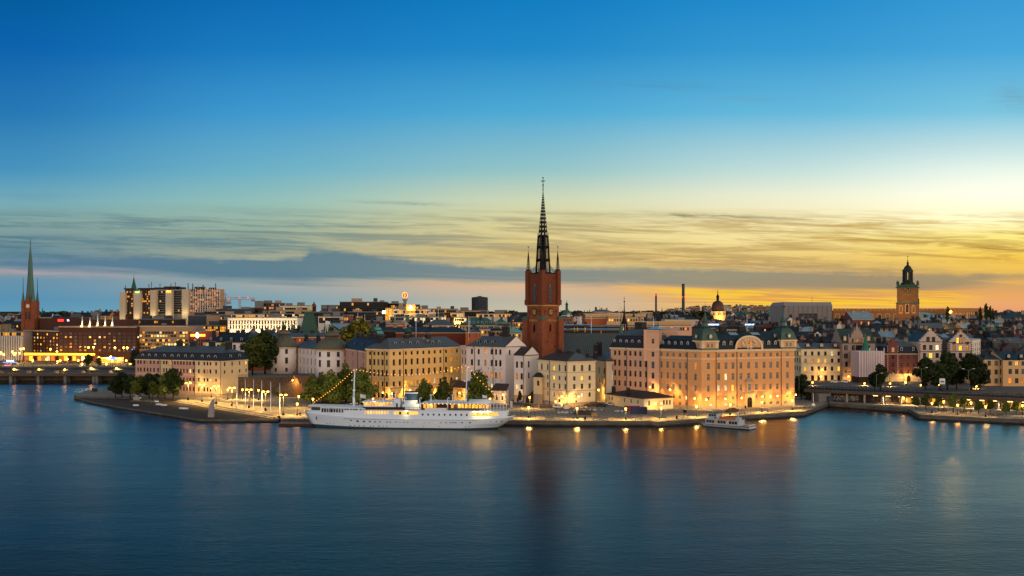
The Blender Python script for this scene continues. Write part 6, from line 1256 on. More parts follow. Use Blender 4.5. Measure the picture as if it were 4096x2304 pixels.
def office(lab, x0, x1, Y, yt, yb, wall, pys, rib='rib_half', dY=0, dep=20, hh=1.9, zb=3.2, name='office_building', plant=2, margin=.6, group=None, roof='roof_dark', glassname='window_band'):
 P, Q = span(x0, x1, Y, dY); q = back(P, Q, dep); zt = wz(yt, Y); t = thing(name, (*P, zb), lab, 'building', group)
 b_ = MB(); b_.prism(q, zb, zt, wall); b_.build('wall', t); d = Vector((Q[0]-P[0], Q[1]-P[1])); L = d.length; d = d/L; n = Vector((d.y, -d.x))
 for py_ in pys:
  z = wz(py_, Y); a = Vector(P)+d*margin; c_ = Vector(Q)-d*margin; b_ = MB(); b_.prism([(a.x+n.x*.12, a.y+n.y*.12), (c_.x+n.x*.12, c_.y+n.y*.12), (c_.x-n.x*.0, c_.y), (a.x, a.y)], z-hh/2, z+hh/2, rib); b_.build(glassname, t)
 rf = MB(); rf.prism(back((P[0]-.2, P[1]-.2), (Q[0]+.2, Q[1]-.2), dep+.4), zt+.01, zt+.6, 'frame_grey', capm=roof); ro = rf.build('roof', t); rr = random.Random(int(x0+x1))
 for i in range(plant):
  f = (i+.3+.4*rr.random())/max(1, plant); c_ = Vector(P)+d*L*f-n*dep*.5; b_ = MB(); b_.obox((c_.x, c_.y), atan2(d.y, d.x), 3+6*rr.random(), 5, zt+.61, zt+2.2+1.8*rr.random(), rr.choice(['w_grey', 'w_slate', 'w_tan'])); b_.build('roof_plant', ro)
 return t
# left: mainland shore, viaducts, brown hotel, slab tower
def viaduct(lab, x0, x1, Y0, Y1, z0, z1, px_piers, wd, m, rail=True):
 P, Q = at(x0, Y0), at(x1, Y1); q = back(P, Q, wd); t = thing('viaduct', (*P, 0), lab, 'bridge'); b_ = MB(); b_.prism(q, z0, z1, m, capm='asphalt'); b_.build('deck', t)
 d = Vector((Q[0]-P[0], Q[1]-P[1])).normalized()
 for p in px_piers:
  f = (p-x0)/(x1-x0); c_ = Vector(P).lerp(Vector(Q), f)+Vector((0, 2.0)); b_ = MB(); b_.obox((c_.x, c_.y), atan2(d.y, d.x), 1.5, 3.0, -1, z0, 'w_grey'); b_.build('pier', t)
  c_ = c_+Vector((0, wd-4)); b_ = MB(); b_.obox((c_.x, c_.y), atan2(d.y, d.x), 1.5, 3.0, -1, z0, 'w_grey'); b_.build('pier', t)
 if rail:
  b_ = MB()
  for zz_ in (z1+.5, z1+1.0): b_.tube((*P, zz_), (*Q, zz_), .07, .07, 'frame_grey', 4)
  n_ = int((Vector(Q)-Vector(P)).length/3)
  for i in range(n_): p = Vector(P).lerp(Vector(Q), i/n_); b_.tube((p.x, p.y, z1), (p.x, p.y, z1+1.1), .08, .08, 'frame_grey', 4)
  b_.build('railing', t)
 return t
plain('bridge_dark', '2c2f38', .8); plain('bridge_warm', '5a4536', .8)
viaduct('low railway viaduct on concrete piers at the left edge', -700, 560, 592, 592, 3.4, 4.7, [-400, -200, 40, 150, 258, 372, 385, 470, 540], 9, 'bridge_warm'); viaduct('higher dark road viaduct behind the railway viaduct', -700, 560, 606, 606, 6.2, 7.6, [-300, 0, 110, 220, 330, 440], 14, 'bridge_dark')
glow('neon_red', 'ff2b22', 3); glow('neon_orange', 'ff7a18', 7); glow('neon_strip', 'ffa01e', 9); glow('neon_blue', '4f7bff', 3); glow('neon_pink', 'ff5a8a', 2.5); glow('neon_white', 'cfe6ff', 3); glow('neon_green', '9cff6a', 3)
h = office('long brown brick hotel block with rows of small lit windows on the left shore', 235, 546, 805, 1306, 1440, 'w_darkhotel' if 0 else 'w_hotel', [], plant=0, dep=24) if 0 else None
wallm('w_hotel', '4a2e25', .2)
hh_ = house('long dark brown brick hotel with small windows on the left shore', 235, 546, 805, 1306, 1300, 24, 'w_hotel', 'roof_green', 'flat', rowpy=[1334, 1348, 1361.5, 1374.5, 1387.5, 1400], cols=16, plit=.16, ww=1.9, wh=1.4, frame='frame_grey', chim=0, name='hotel', dY=-10, cat='hotel')
house('lower corner wing of the brown hotel with even window rows', 95, 235, 835, 1321, 1316, 24, 'w_hotel', 'roof_black', 'flat', rowpy=[1335, 1349, 1362, 1375, 1388, 1401], cols=11, plit=.45, ww=1.8, wh=1.5, frame='frame_grey', chim=1, name='hotel_wing', dY=-30, cat='hotel')
P, Q = span(340, 512, 815, -4); b_ = MB(); b_.prism(back(P, Q, 18), wz(1306, 805)+.6, wz(1278, 815), 'w_hotel', capm='roof_black'); o = b_.build('penthouse', hh_.t)
P, Q = span(158, 312, 850, -4); t = thing('brick_block', (*P, 3.2), 'brown brick rooftop block carrying two red signs behind the hotel', 'building'); b_ = MB(); b_.prism(back(P, Q, 18), 3.2, wz(1272, 850), 'w_hotel', capm='roof_black'); b_.build('wall', t)
b_ = MB(); b_.prism(back((P[0]+12, P[1]-1.2), (Q[0], Q[1]-1.2), 1), wz(1302, 850), wz(1268, 850), 'w_hotel'); b_.build('parapet', t)
for (a, c_, z0_, z1_) in ((231, 254, 1286, 1277), (266, 308, 1285, 1276)):
 P, Q = span(a, c_, 847); b_ = MB(); b_.prism(back(P, Q, .4), wz(z0_, 847), wz(z1_, 847), 'neon_red'); o = b_.build('neon_sign', t)
b_ = MB(); P, Q = span(97, 376, 800, -9); b_.prism(back(P, Q, 1.2), wz(1420, 800), wz(1412.5, 800), 'neon_strip'); o = b_.build('light_strip', hh_.t)
for i, px_ in enumerate((329, 360, 391, 421, 450)):
 x, y = at(px_, 802); t = thing('lit_pylon', (x, y, wz(1306, 805)), f'slender uplit white fin on the brown hotel roof, {ORD[i]} from the left', 'pylon', 'uplit fins on the hotel roof'); z0_ = wz(1308, 802)
 b_ = MB(); b_.tube((x, y, z0_), (x, y, wz(1263-(6 if i == 2 else 0)+(6 if i == 1 else 0), 802)), .9, .12, 'steel_white', 6); b_.build('fin', t); b_ = MB(); b_.obox((x, y-1.1), 0, 1.6, .6, z0_, z0_+1.2, 'bulb_soft'); b_.build('uplight', t); light(t, (x, y-1.6, z0_+2.4), 300, (1, .75, .4), .6)
office('pale building with tall vertical fins at the far left edge', -260, 97, 800, 1329, 1441, 'w_concrete', [1337], 'rib_lit', plant=3, dY=8, hh=2.4)
for i in range(16):
 x, y = at(-60+10*i, 797.5);
t = thing('fins_screen', (*at(0, 796), 3.2), 'row of slim pale vertical fins fronting the building at the far left', 'facade screen'); [ (lambda b_: (b_.obox(at(-55+9.4*i, 797), 0, .8, 2.0, 3.2, wz(1345, 797), 'w_pale'), b_.build('fin', t)))(MB()) for i in range(16)]
house('checker faced office block beside the brown hotel, top floors lit yellow', 546, 752, 800, 1304, 1298, 24, 'w_tan', 'roof_black', 'flat', rowpy=[1330, 1343, 1361, 1377, 1391], cols=18, plit=.62, ww=2.0, wh=1.7, frame='w_darkbrown', chim=1, name='office_building', dY=-8)
b_ = MB(); P, Q = span(548, 750, 799, -8);
for lab, a, c_, yt, yb, Y, mt in [('low dark drum shaped hall behind the hotel, left one', 568, 610, 1262, 1290, 960, 'w_slate'), ('low dark drum shaped hall behind the hotel, right one', 620, 690, 1262, 1290, 960, 'w_slate')]:
 c0 = at((a+c_)/2, Y+10); r = (c_-a)/2/FPX*Y; b_ = MB(); b_.lathe(c0, [(r, 3.2), (r, wz(yt+6, Y)), (r*.96, wz(yt+5, Y)), (r*.9, wz(yt, Y)), (.1, wz(yt-1, Y))], mt, 24, smooth=False); tag(b_.build('round_hall', None, (*c0, 3.2)), lab, 'building')
for lab, a, c_, yt, Y, mt, rib, pys in [('dark brown plant block behind the checker office', 556, 720, 1278, 880, 'w_darkbrown', 'rib_half', [1288]), ('grey windowless block below the slab tower', 752, 826, 1264, 920, 'w_slate', 'rib_dark', []), ('tan lit concrete block right of the grey windowless block', 826, 880, 1262, 919, 'w_tan', 'rib_dark', []),
  ('long brown office strip with glowing band above the orange shop front', 760, 925, 1304, 840, 'w_hotel', 'rib_lit', [1311, 1322]), ('red brown shop building with glowing orange band', 755, 850, 1328, 760, 'w_red', 'rib_half', [1362, 1376]), ('dark low block left of the white floodlit building', 876, 912, 1280, 860, 'w_darkbrown', 'rib_dark', []), ('blue grey block with two lit windows behind the white building', 880, 925, 1262, 900, 'w_slate', 'rib_lit', [1273])]:
 office(lab, a, c_, Y, yt, 1400, mt, pys, rib, plant=1, dep=16)
P, Q = span(762, 820, 757); b_ = MB(); b_.prism(back(P, Q, .6), wz(1346, 757), wz(1337, 757), 'neon_orange'); tag(b_.build('neon_band', None, (*P, wz(1346, 757))), 'glowing orange horizontal shop sign band', 'neon sign')
c0 = at(789, 755.5); zc_ = wz(1341, 755.5); b_ = MB(); [b_.tube((c0[0]+1.0*cos(i*pi/8), c0[1], zc_+1.9*sin(i*pi/8)), (c0[0]+1.0*cos((i+1)*pi/8), c0[1], zc_+1.9*sin((i+1)*pi/8)), .32, .32, 'neon_white', 5) for i in range(16)]
tag(b_.build('neon_zero', None, (c0[0], c0[1], zc_)), 'oval ring shaped white neon sign in the middle of the orange band', 'neon sign')
wallm('w_pylon', 'b3a48c')
Y = 1100; t = thing('slab_tower', (*at(480, Y), 3.2), 'big stepped slab tower with floodlit concrete pylons and dark glass bays', 'tower block')
for i, (a, c_, yt, yb, o) in enumerate([(478, 500, 1168, 1277, 0), (534, 559, 1163, 1272, 2), (601, 623, 1160, 1265, 8), (662, 686, 1160, 1262, 12), (727, 754, 1157, 1256, 18)]):
 P, Q = span(a, c_, Y+o); b_ = MB(); b_.prism(back(P, Q, 22), 3.2, wz(yt, Y+o), 'w_pylon'); b_.build('pylon', t)
 light(t, ((P[0]+Q[0])/2, P[1]-5, wz(yb, Y)+1), 900 if i else 400, (1, .74, .35), 1)
for (a, c_, yt, o, rib) in [(500, 534, 1157, 6, 'rib_half'), (559, 601, 1157, 10, 'rib_half'), (623, 662, 1157, 16, 'rib_dark'), (686, 727, 1157, 20, 'rib_dark')]:
 P, Q = span(a, c_, Y+o); b_ = MB(); b_.prism(back(P, Q, 16), 3.2, wz(yt, Y+o), 'w_darkbrown' if rib == 'rib_half' else 'w_grey', capm='roof_black'); b_.build('bay', t)
 for k in range(10): z = wz(1167+k*9.3, Y+o); b_ = MB(); b_.prism(back((P[0]+.3, P[1]-.15), (Q[0]-.3, Q[1]-.15), .14), z-1.1, z+.7, rib); b_.build('window_band', t)
P, Q = span(754, 879, Y+24); b_ = MB(); b_.prism(back(P, Q, 18), 3.2, wz(1156, Y+24), 'w_tan', capm='roof_black'); b_.build('wing', t)
for k in range(10): z = wz(1163+k*8.9, Y+24); b_ = MB(); b_.prism(back((P[0]+.3, P[1]-.15), (Q[0]-.3, Q[1]-.15), .14), z-.8, z+.8, 'rib_pink'); b_.build('window_band', t)
for i in range(14): x = P[0]+(Q[0]-P[0])*i/13; b_ = MB(); b_.box(x-.35, x+.35, P[1]-.5, P[1]-.16, wz(1250, Y+24), wz(1156, Y+24)+.6, 'w_pale'); b_.build('fin', t)
for i, (px_, w_, yt) in enumerate([(515, 30, 1153), (585, 60, 1152), (640, 40, 1150), (690, 60, 1146), (725, 30, 1149), (800, 36, 1148), (850, 22, 1151)]):
 c0 = at(px_, Y+28); b_ = MB(); b_.obox(c0, 0, w_*.27, 8, wz(1158, Y+28), wz(yt, Y+28), 'w_darkbrown'); b_.build('roof_plant', t)
for px_, yt in [(502, 1138), (596, 1133), (606, 1125), (640, 1131), (684, 1131), (701, 1125), (752, 1128), (753, 1135), (770, 1130), (772, 1136), (812, 1136), (815, 1138), (863, 1136), (862, 1130), (793, 1143)]:
 c0 = at(px_, Y+22); b_ = MB(); b_.tube((*c0, wz(1158, Y)), (*c0, wz(yt, Y)), .35, .2, 'iron', 4); b_.box(c0[0]-.5, c0[0]+.5, c0[1]-.3, c0[1]+.3, wz(yt+10, Y), wz(yt+3, Y), 'frame_grey'); b_.build('antenna', t)
P, Q = span(541, 556, Y+1); b_ = MB(); b_.prism(back(P, Q, .6), wz(1171, Y), wz(1166, Y), 'neon_green'); b_.build('neon_sign', t)
P, Q = span(665, 682, Y+11); b_ = MB(); b_.prism(back(P, Q, .6), wz(1167, Y), wz(1163, Y), 'neon_strip'); b_.build('neon_sign', t)
def brick_spire(lab, px_, Y, wpx, ytop, ybrick, base, roofc, prof, minis=True):
 c0 = at(px_, Y); r = wpx/2/FPX*Y; t = thing('church_tower', (*c0, 3.2), lab, 'church tower'); zb_ = wz(ybrick, Y)
 b_ = MB(); b_.obox(c0, .0, r*2*.86, r*2*.86, 3.2, zb_, base); [b_.obox((c0[0]+sx*r*.78, c0[1]+sy*r*.78), 0, r*.44, r*.44, 3.2, zb_+.6, base) for sx in (-1, 1) for sy in (-1, 1)]
 b_.build('tower', t); b_ = MB(); b_.lathe(c0, [(r*a, wz(p, Y)) for a, p in prof], roofc, 8, pi/8, False); b_.build('spire', t)
 if minis:
  for sx in (-1, 1):
   for sy in (-1, 1):
    b_ = MB(); b_.lathe((c0[0]+sx*r*.78, c0[1]+sy*r*.78), [(r*.26, zb_+.6), (r*.07, zb_+9), (.25, zb_+17), (.1, zb_+21)], roofc, 6, 0, False); b_.build('corner_spire', t)
 for sx in (-.25, .25): window(t, (c0[0]+sx*r, c0[1]-r*.88, zb_-14), 0, 1.6, 6, 'glass', 'w_darkbrown', 'a', 0)
 b_ = MB(); b_.face([(c0[0]+1.6*cos(i*pi/8), c0[1]-r*.9, zb_-3.4+1.6*sin(i*pi/8)) for i in range(16)], 'plaster_white'); b_.build('clock_face', t)
 b_ = MB(); b_.mesh([(c0[0]-r*.35, c0[1]-r*.95, zb_), (c0[0]+r*.35, c0[1]-r*.95, zb_), (c0[0], c0[1]-r*.95, zb_+5.5), (c0[0]-r*.35, c0[1]-r*.2, zb_), (c0[0]+r*.35, c0[1]-r*.2, zb_), (c0[0], c0[1]-r*.2, zb_+5.5)], [(0, 1, 2), (0, 2, 5, 3), (1, 4, 5, 2)], base); b_.build('gable', t)
 return t
brick_spire('red brick church tower with slim pale green spire at the far left', 121.5, 850, 50, 955, 1208, 'church_brick_low', 'roof_verdigris_dark' if 0 else 'roof_spire', [(.8, 1207), (.62, 1180), (.5, 1140), (.4, 1105), (.33, 1060), (.3, 1045), (.12, 1000), (.07, 985), (.05, 962), (.02, 954)]) if 'roof_spire' in MATS or roofm('roof_spire', '34554a', 1.4, .1, .5, 1.3) else None
c0 = at(535.5, 1500); b_ = MB(); b_.obox(c0, 0, 6, 6, 3.2, wz(1160, 1500), 'w_darkbrown'); b_.lathe(c0, [(4.6, wz(1160, 1500)), (1.5, wz(1125, 1500)), (.3, wz(1108, 1500)), (.15, wz(1096, 1500))], 'copper_dark', 6, 0, False); tag(b_.build('distant_spire', None, (*c0, 3.2)), 'thin dark green spire rising behind the slab tower', 'spire')
c0 = at(170, 1200); b_ = MB(); b_.obox(c0, 0, 5, 5, 3.2, wz(1262, 1200), 'w_tan'); b_.lathe(c0, [(3, wz(1262, 1200)), (.8, wz(1244, 1200)), (.1, wz(1230, 1200))], 'copper', 6); tag(b_.build('distant_spire', None, (*c0, 3.2)), 'tiny green spire right of the far left church tower', 'spire')
def crane(lab, px_, Y, yt, yb, jl, jr, yj, col_, lights=()):
 x, y = at(px_, Y); t = thing('tower_crane', (x, y, 20), lab, 'crane'); s_ = .9; z0_, z1_ = wz(yb, Y), wz(yj, Y); b_ = MB(); n_ = int((z1_-z0_)/2.2)
 for sx, sy in ((-1, -1), (1, -1), (1, 1), (-1, 1)): b_.tube((x+sx*s_, y+sy*s_, z0_), (x+sx*s_, y+sy*s_, z1_), .22, .22, col_, 4)
 for i in range(n_): z = z0_+i*2.2; b_.tube((x-s_*(1 if i % 2 else -1), y-s_, z), (x+s_*(1 if i % 2 else -1), y-s_, z+2.2), .13, .13, col_, 4)
 b_.build('mast', t); b_ = MB(); xl, xr = wx(jl, Y), wx(jr, Y); zj = z1_
 for dz_, dy_ in ((0, -.7), (0, .7), (1.8, 0)): b_.tube((xl, y+dy_, zj+dz_), (xr, y+dy_, zj+dz_), .2, .2, col_, 4)
 n_ = int((xr-xl)/2.4)
 for i in range(n_): a = xl+i*2.4; b_.tube((a, y-.7, zj), (a+1.2, y, zj+1.8), .11, .11, col_, 4); b_.tube((a+1.2, y, zj+1.8), (a+2.4, y-.7, zj), .11, .11, col_, 4)
 b_.build('jib', t); b_ = MB(); zt = wz(yt, Y); b_.tube((x, y, z1_), (x, y, zt), .5, .25, col_, 4); b_.tube((x, y, zt), (xl*.75+x*.25, y, zj+1.8), .1, .1, 'iron', 3); b_.tube((x, y, zt), (xr, y, zj+1.8), .1, .1, 'iron', 3); b_.build('apex', t)
 b_ = MB(); w_ = 1 if xr-x < x-xl else -1; e_ = xr if w_ > 0 else xl; b_.obox((e_-w_*2.2, y), 0, 4, 2, zj-2.6, zj, 'w_concrete'); b_.build('counterweight', t)
 for lx, ly in lights: b_ = MB(); b_.ball((wx(lx, Y), y-1, wz(ly, Y)), .9, 'neon_red', 6, 4); b_.build('warning_light', t)
plain('crane_rust', '7c4a2a', .7); plain('crane_pale', 'a89a8c', .7)
crane('rusty tower crane right of the slab tower', 901, 1080, 1172, 1262, 842, 924, 1207, 'crane_rust', [(907, 1226)]); crane('pale tower crane with red lights right of the rusty crane', 959, 1200, 1190, 1240, 880, 1020, 1197, 'crane_pale', [(959, 1191), (994, 1192), (916, 1198)])
# upper island: black roofed palace and neighbours
h = house('pink walled palace with steep black roof and chimneys left of the towers', 822, 985, 548, 1368, 1329, 18, 'w_white_warm', 'roof_black', 'hip', rowpy=[1388], colpx=[845, 873, 898, 938, 966], ww=1.5, wh=2.8, chim=0, zb=9, name='palace', e=(8, 3), frame='frame_brown', dY=-6)
dorms(h, 4, 'roof_black', 1.0); chimneys(h, [(*at(px_, 556), 0, 2, 1.4, 24, wz(y_, 556)) for px_, y_ in ((856, 1323), (910, 1318), (951, 1322), (972, 1318))])
house('white house with blue roof behind the terrace trees', 978, 1062, 556, 1350, 1331, 14, 'w_white', 'roof_blue', 'gable', rows=2, cols=4, zb=9, plit=.05); house('orange walled palace roof line behind the round towers', 1050, 1330, 575, 1346, 1331, 14, 'w_orange', 'roof_blue', 'gable', rows=2, cols=14, zb=9, chim=7, name='palace', plit=.05, dY=-6)
house('low orange house under the terrace trees', 985, 1090, 545, 1462, 1440, 10, 'w_orange', 'roof_dark', 'gable', rows=1, cols=4, zb=9, chim=1)
Y = 620; c0 = at(1236, Y); t = thing('copper_roofed_hall', (*c0, 9), 'tall flat topped concave dark green copper roof between the two round towers', 'building')
b_ = MB(); b_.obox(c0, .3, 20, 20, 9, wz(1333, Y), 'w_tan'); b_.build('wall', t); b_ = MB(); r = lambda px_: px_/2/FPX*Y*1.28
b_.lathe(c0, [(r(92), wz(1333, Y)), (r(74), wz(1322, Y)), (r(58), wz(1300, Y)), (r(46), wz(1276, Y)), (r(39), wz(1258, Y)), (r(37), wz(1255, Y)), (r(40), wz(1254.5, Y)), (r(38), wz(1246, Y))], 'copper_dark', 4, pi/4+.3, False); b_.build('roof', t)
for sx, sy in ((-1, -1), (1, -1), (1, 1), (-1, 1)): b_ = MB(); q = (c0[0]+11*cos(.3)*sx-11*sin(.3)*sy, c0[1]+11*sin(.3)*sx+11*cos(.3)*sy); b_.lathe(q, [(1.3, wz(1333, Y)), (.9, wz(1318, Y)), (.3, wz(1302, Y)), (.05, wz(1290, Y))], 'copper_dark', 6, 0, False); b_.build('corner_spire', t)
x, y = at(1302, 560); t = thing('flagpole', (x, y, 9), 'white flagpole with pale flag rising behind the right round tower', 'flagpole'); b_ = MB(); b_.tube((x, y, 9), (x, y, wz(1282, 560)), .14, .08, 'steel_white', 6); b_.build('pole', t); b_ = MB(); b_.face([(x+.1, y, wz(1283, 560)), (x+2.4, y+.3, wz(1286, 560)), (x+2.3, y+.1, wz(1296, 560)), (x+.1, y, wz(1295, 560))], 'flag_white'); b_.build('cloth', t)
# right: promenade, viaduct, old town front row
prom = [gp(3317, 1611, 1.8), gp(3632, 1634, 1.8), gp(3678, 1659, 1.8), gp(4096, 1678, 1.8), (260, 355), (700, 355), (700, 461), (132.5, 461), (129, 455)]
land('promenade', prom, -2, 1.8, 'quay_stone', 'cobble')
land('old_town_ground', [(128.5, 461.5), (700, 461.2), (1400, 900), (300, 900), (131, 610)], 1, 4.3, 'quay_stone', 'asphalt')
A, B = at(3215, 446), at(4200, 392); d = Vector((B[0]-A[0], B[1]-A[1])).normalized(); n = Vector((-d.y, d.x)); q = [A, B, (B[0]+n.x*11, B[1]+n.y*11), (A[0]+n.x*11, A[1]+n.y*11)]; LB = (Vector(B)-Vector(A)).length
t = thing('viaduct', (*A, 1.8), 'long railway viaduct with post and rail fence along the right shore', 'bridge'); b_ = MB(); b_.prism(q, 5.4, 6.6, 'bridge_warm', capm='asphalt'); b_.build('deck', t)
b_ = MB()
for zz_ in (6.9, 7.5, 8.1): b_.tube((*A, zz_), (*B, zz_), .06, .06, 'iron', 4)
b_.build('rail', t)
for i in range(58): p = Vector(A)+d*LB*i/57; b_ = MB(); b_.tube((p.x, p.y, 6.6), (p.x, p.y, 8.5), .09, .09, 'iron', 4); b_.build('post', t)
for i in range(2):
 b_ = MB(); p = Vector(A)+n*(3.5+i*4); q_ = Vector(B)+n*(3.5+i*4); b_.tube((p.x, p.y, 6.72), (q_.x, q_.y, 6.72), .1, .1, 'iron', 4); b_.build('track', t)
for i in range(13): p = Vector(A)+d*(LB*(i+.5)/13)+n*1.0; b_ = MB(); b_.obox((p.x, p.y), atan2(d.y, d.x), .7, .8, 1.75, 5.4, 'w_concrete'); b_.build('column', t)
brickm('graffiti_wall', '39332f', '2f2a28', '201c1a', 1.2, .4, .4)
m, tt, bb = newmat('graffiti'); uvn = tt.new('ShaderNodeSeparateXYZ'); tt.l.new(coord(tt, 'UV'), uvn.inputs[0]); nz = tt.noise(tt.vec(tt.m('MULTIPLY', uvn.outputs[0], 1.0), tt.m('MULTIPLY', uvn.outputs[1], 1.2)), 1.3, 3, .6, 1.2)
tt.l.new(tt.mix(tt.m('MULTIPLY', tt.ss(nz, .52, .56), tt.m('SUBTRACT', 1.0, tt.ss(nz, .6, .64))), srgb('2c2826'), srgb('9a9a94')), bb.inputs['Base Color'])
w1 = LB*.30; P = Vector(A)+n*3; Q = P+d*w1; b_ = MB(); b_.prism([P[:], Q[:], (Q+n*.6)[:], (P+n*.6)[:]], 1.75, 5.39, 'graffiti_wall'); gw_o = tag(b_.build('embankment_wall', None, (P.x, P.y, 1.8)), 'dark stained wall under the viaduct with faint graffiti', 'wall')
b_ = MB(); P2_ = P+d*8-n*.03; Q2_ = P+d*(w1-6)-n*.03; b_.face([(*P2_, 2.2), (*Q2_, 2.2), (*Q2_, 4.4), (*P2_, 4.4)], 'graffiti'); o = b_.build('graffiti', gw_o)
t = thing('station', (Q.x, Q.y, 1.8), 'low lit metro station with glazed front under the viaduct', 'station'); P = Q; Q = Vector(B)+n*3; b_ = MB(); b_.prism([P[:], Q[:], (Q+n*6)[:], (P+n*6)[:]], 1.75, 2.6, 'w_darkbrown'); b_.prism([(P+n*5)[:], (Q+n*5)[:], (Q+n*6)[:], (P+n*6)[:]], 2.6, 5.38, 'w_tan'); b_.build('wall', t)
LS = (Q-P).length; k = 0
for i in range(26):
 a = P+d*(LS*i/26+.4); c_ = P+d*(LS*(i+1)/26-.3)
 b_ = MB(); b_.prism([a[:], c_[:], (c_+n*.1)[:], (a+n*.1)[:]], 2.62, 4.8, 'rib_gold' if i % 4 in (0, 1) and i > 3 else 'glass'); b_.build('window', t)
 if i % 2 == 0: b_ = MB(); b_.prism([(a-n*1.6)[:], (c_-n*1.6)[:], (c_-n*1.3)[:], (a-n*1.3)[:]], 4.95, 5.15, 'bulb_soft'); b_.build('strip_light', t)
for i in range(6): p = P+d*LS*(i+.4)/6; light(t, (p.x, p.y-2.4, 4.5), 700, (1, .74, .36), .4, aim=(0, .3, -1))
for i, (px_, py_, pb) in enumerate([(3728, 1612, 1652), (3775, 1607, 1645), (3830, 1621, 1660), (3884, 1614, 1650), (3943, 1628, 1667), (4090, 1626, 1662)]):
 lantern_lamp(px_, 1.8, ydep(pb, 1.8), 3.6, f'lit globe lamp on the tree lined promenade, {ORD[i]} from the left', 'lamps on the right promenade', -420)
lantern_lamp(3615, 1.8, 425, 2.6, 'bright lamp under the viaduct at the end of the dark wall', 'lamps on the right promenade', -700)
for i, (px_, pt, pb) in enumerate([(3664, 1580, 1637), (3703, 1574, 1640), (3753, 1576, 1643), (3813, 1572, 1650), (3856, 1582, 1648), (3914, 1596, 1656), (3960, 1594, 1652), (4024, 1602, 1666), (4065, 1600, 1660), (4110, 1602, 1664)]):
 Y = ydep(pb, 1.8); tree('small', px_, Y, 1.8, wz(pt, Y)-1.8, f'small young tree on the right promenade, {ORD[i]} from the left', group='young trees on the right promenade')
for i, (px_, py_) in enumerate([(3775, 1650), (3855, 1655), (3965, 1664), (4000, 1666)]): bench(px_, py_, 1.8, f'dark bench on the right promenade, {ORD[i]} from the left', -.2, 2.4, 'door_wood', 'benches on the right promenade')
ZG = 4.3
h = house('red house with dark roof squeezed behind the palace corner', 3160, 3206, 566, 1415, 1378, 12, 'w_red', 'roof_blue', 'gable', rowpy=[1428, 1465], cols=2, plit=.5, zb=ZG, chim=0)
h = house('yellow five storey house with three dormers by the bridge', 3205, 3370, 540, 1394, 1372, 14, 'w_cream2', 'roof_blue', 'gable', rowpy=[1414.5, 1442.5, 1474.5], colpx=[3222, 3249, 3275, 3301.5, 3328.5, 3355], plit=.2, ww=1.3, wh=2.3, zb=ZG, chim=2, holes=True, frame='frame_brown')
dorms(h, 3, 'roof_dark', .9, 'lit_dim', 1.7, 1.7); h2 = h
for px_ in (3222, 3250, 3275, 3303, 3329, 3355): s_ = h.px(h.q[0], h.q[1], px_); window(h.t, (h.q[0][0]+s_, 540-.06, ZG), h.an, 1.5, 2.8, 'lit_dim' if px_ == 3222 else 'glass', 'door_wood', 'r', 1, 'door')
b_ = MB(); [b_.box(wx(3206, 540)+.1, wx(3369, 540)-.1, 539.6, 539.97, z, z+.25, 'w_trim') for z in (wz(1424, 540), wz(1452, 540), wz(1490, 540))]; b_.build('string_course', h.t)
Y = 536; P, Q = span(3370, 3500, Y); q = back(P, Q, 18); h = Bld('stone_house', 'grey stone gothic revival house with ornate stepped gable and green roof', 'building', P, ZG); ze = wz(1372, Y); G = lambda px_: wx(px_, Y)
cs = [3380, 3388, 3411, 3417.5, 3427, 3433.5, 3440, 3447, 3468, 3476]
h.facade(P, Q, ZG, ze, 'w_stone', cs, [(wz(1391, Y), 2.6, .9), (wz(1424, Y), 2.6, .9), (wz(1456, Y), 2.8, 1.5, 'a', [3386, 3406, 3420, 3434, 3470]), (wz(1485, Y), 1.6, 1.2, 'a', [3382, 3392, 3470, 3480])], frame='frame_brown', lit={(3, 0), (3, 1), (2, 1)}, plit=.05)
h.facade(Q, q[2], ZG, ze, 'w_stone', holes=False); h.facade(q[3], P, ZG, ze, 'w_stone', holes=False); h.facade(q[2], q[3], ZG, ze, 'w_stone', holes=False)
gx0, gx1 = 3394, 3462; steps = [(gx0, 1372), (gx0, 1350), (3404, 1350), (3404, 1340), (3413, 1330), (3413, 1322), (3422, 1322), (3422, 1312), (3427.5, 1303), (3433, 1312), (3433, 1322), (3442, 1322), (3442, 1330), (3451, 1340), (3451, 1350), (gx1, 1350), (gx1, 1372)]
gm = MB(); n_ = len(steps); fr = [(G(a), Y-.5, wz(c_, Y)) for a, c_ in steps]; bk = [(x, y+1.3, z) for x, y, z in fr]; gm.face(fr[::-1], 'w_stone'); gm.face(bk, 'w_stone'); [gm.face([fr[i], fr[(i+1) % n_], bk[(i+1) % n_], bk[i]][::1], 'w_stone') for i in range(n_)]; gm.build('gable', h.t)
for a in (gx0, 3404, 3413, 3422, 3433, 3442, 3451, gx1): pass
for a, c_ in ((gx0+1, 1349), (3408, 1339), (3417, 1321), (3427.5, 1303), (3438, 1321), (3447, 1339), (gx1-1, 1349)): b_ = MB(); b_.tube((G(a), Y, wz(c_, Y)), (G(a), Y, wz(c_, Y)+2.0), .35, .08, 'w_stone', 4); b_.build('finial', h.t)
for a in (3409, 3418, 3427, 3436, 3445): window(h.t, (G(a), Y-.56, wz(1370, Y)), 0, .9, 2.2, 'lit_dim' if a > 3410 else 'glass', 'frame_brown', 'a', 0)
hip(h.r, q, ze+.05, wz(1315, Y+9), 0, 0, 'roof_deepgreen' if 'roof_deepgreen' in MATS else roofm('roof_deepgreen', '24382c', 1.2, .15, .55, 1.2), .3, gable='w_stone'); h.done()
for f in (3383, 3478): dormer(h, G(f), Y+1.2, ze+.9, 0, 1.7, 3.0, 3, MATS['roof_deepgreen'], 'lit_dim', False, 'w_stone')
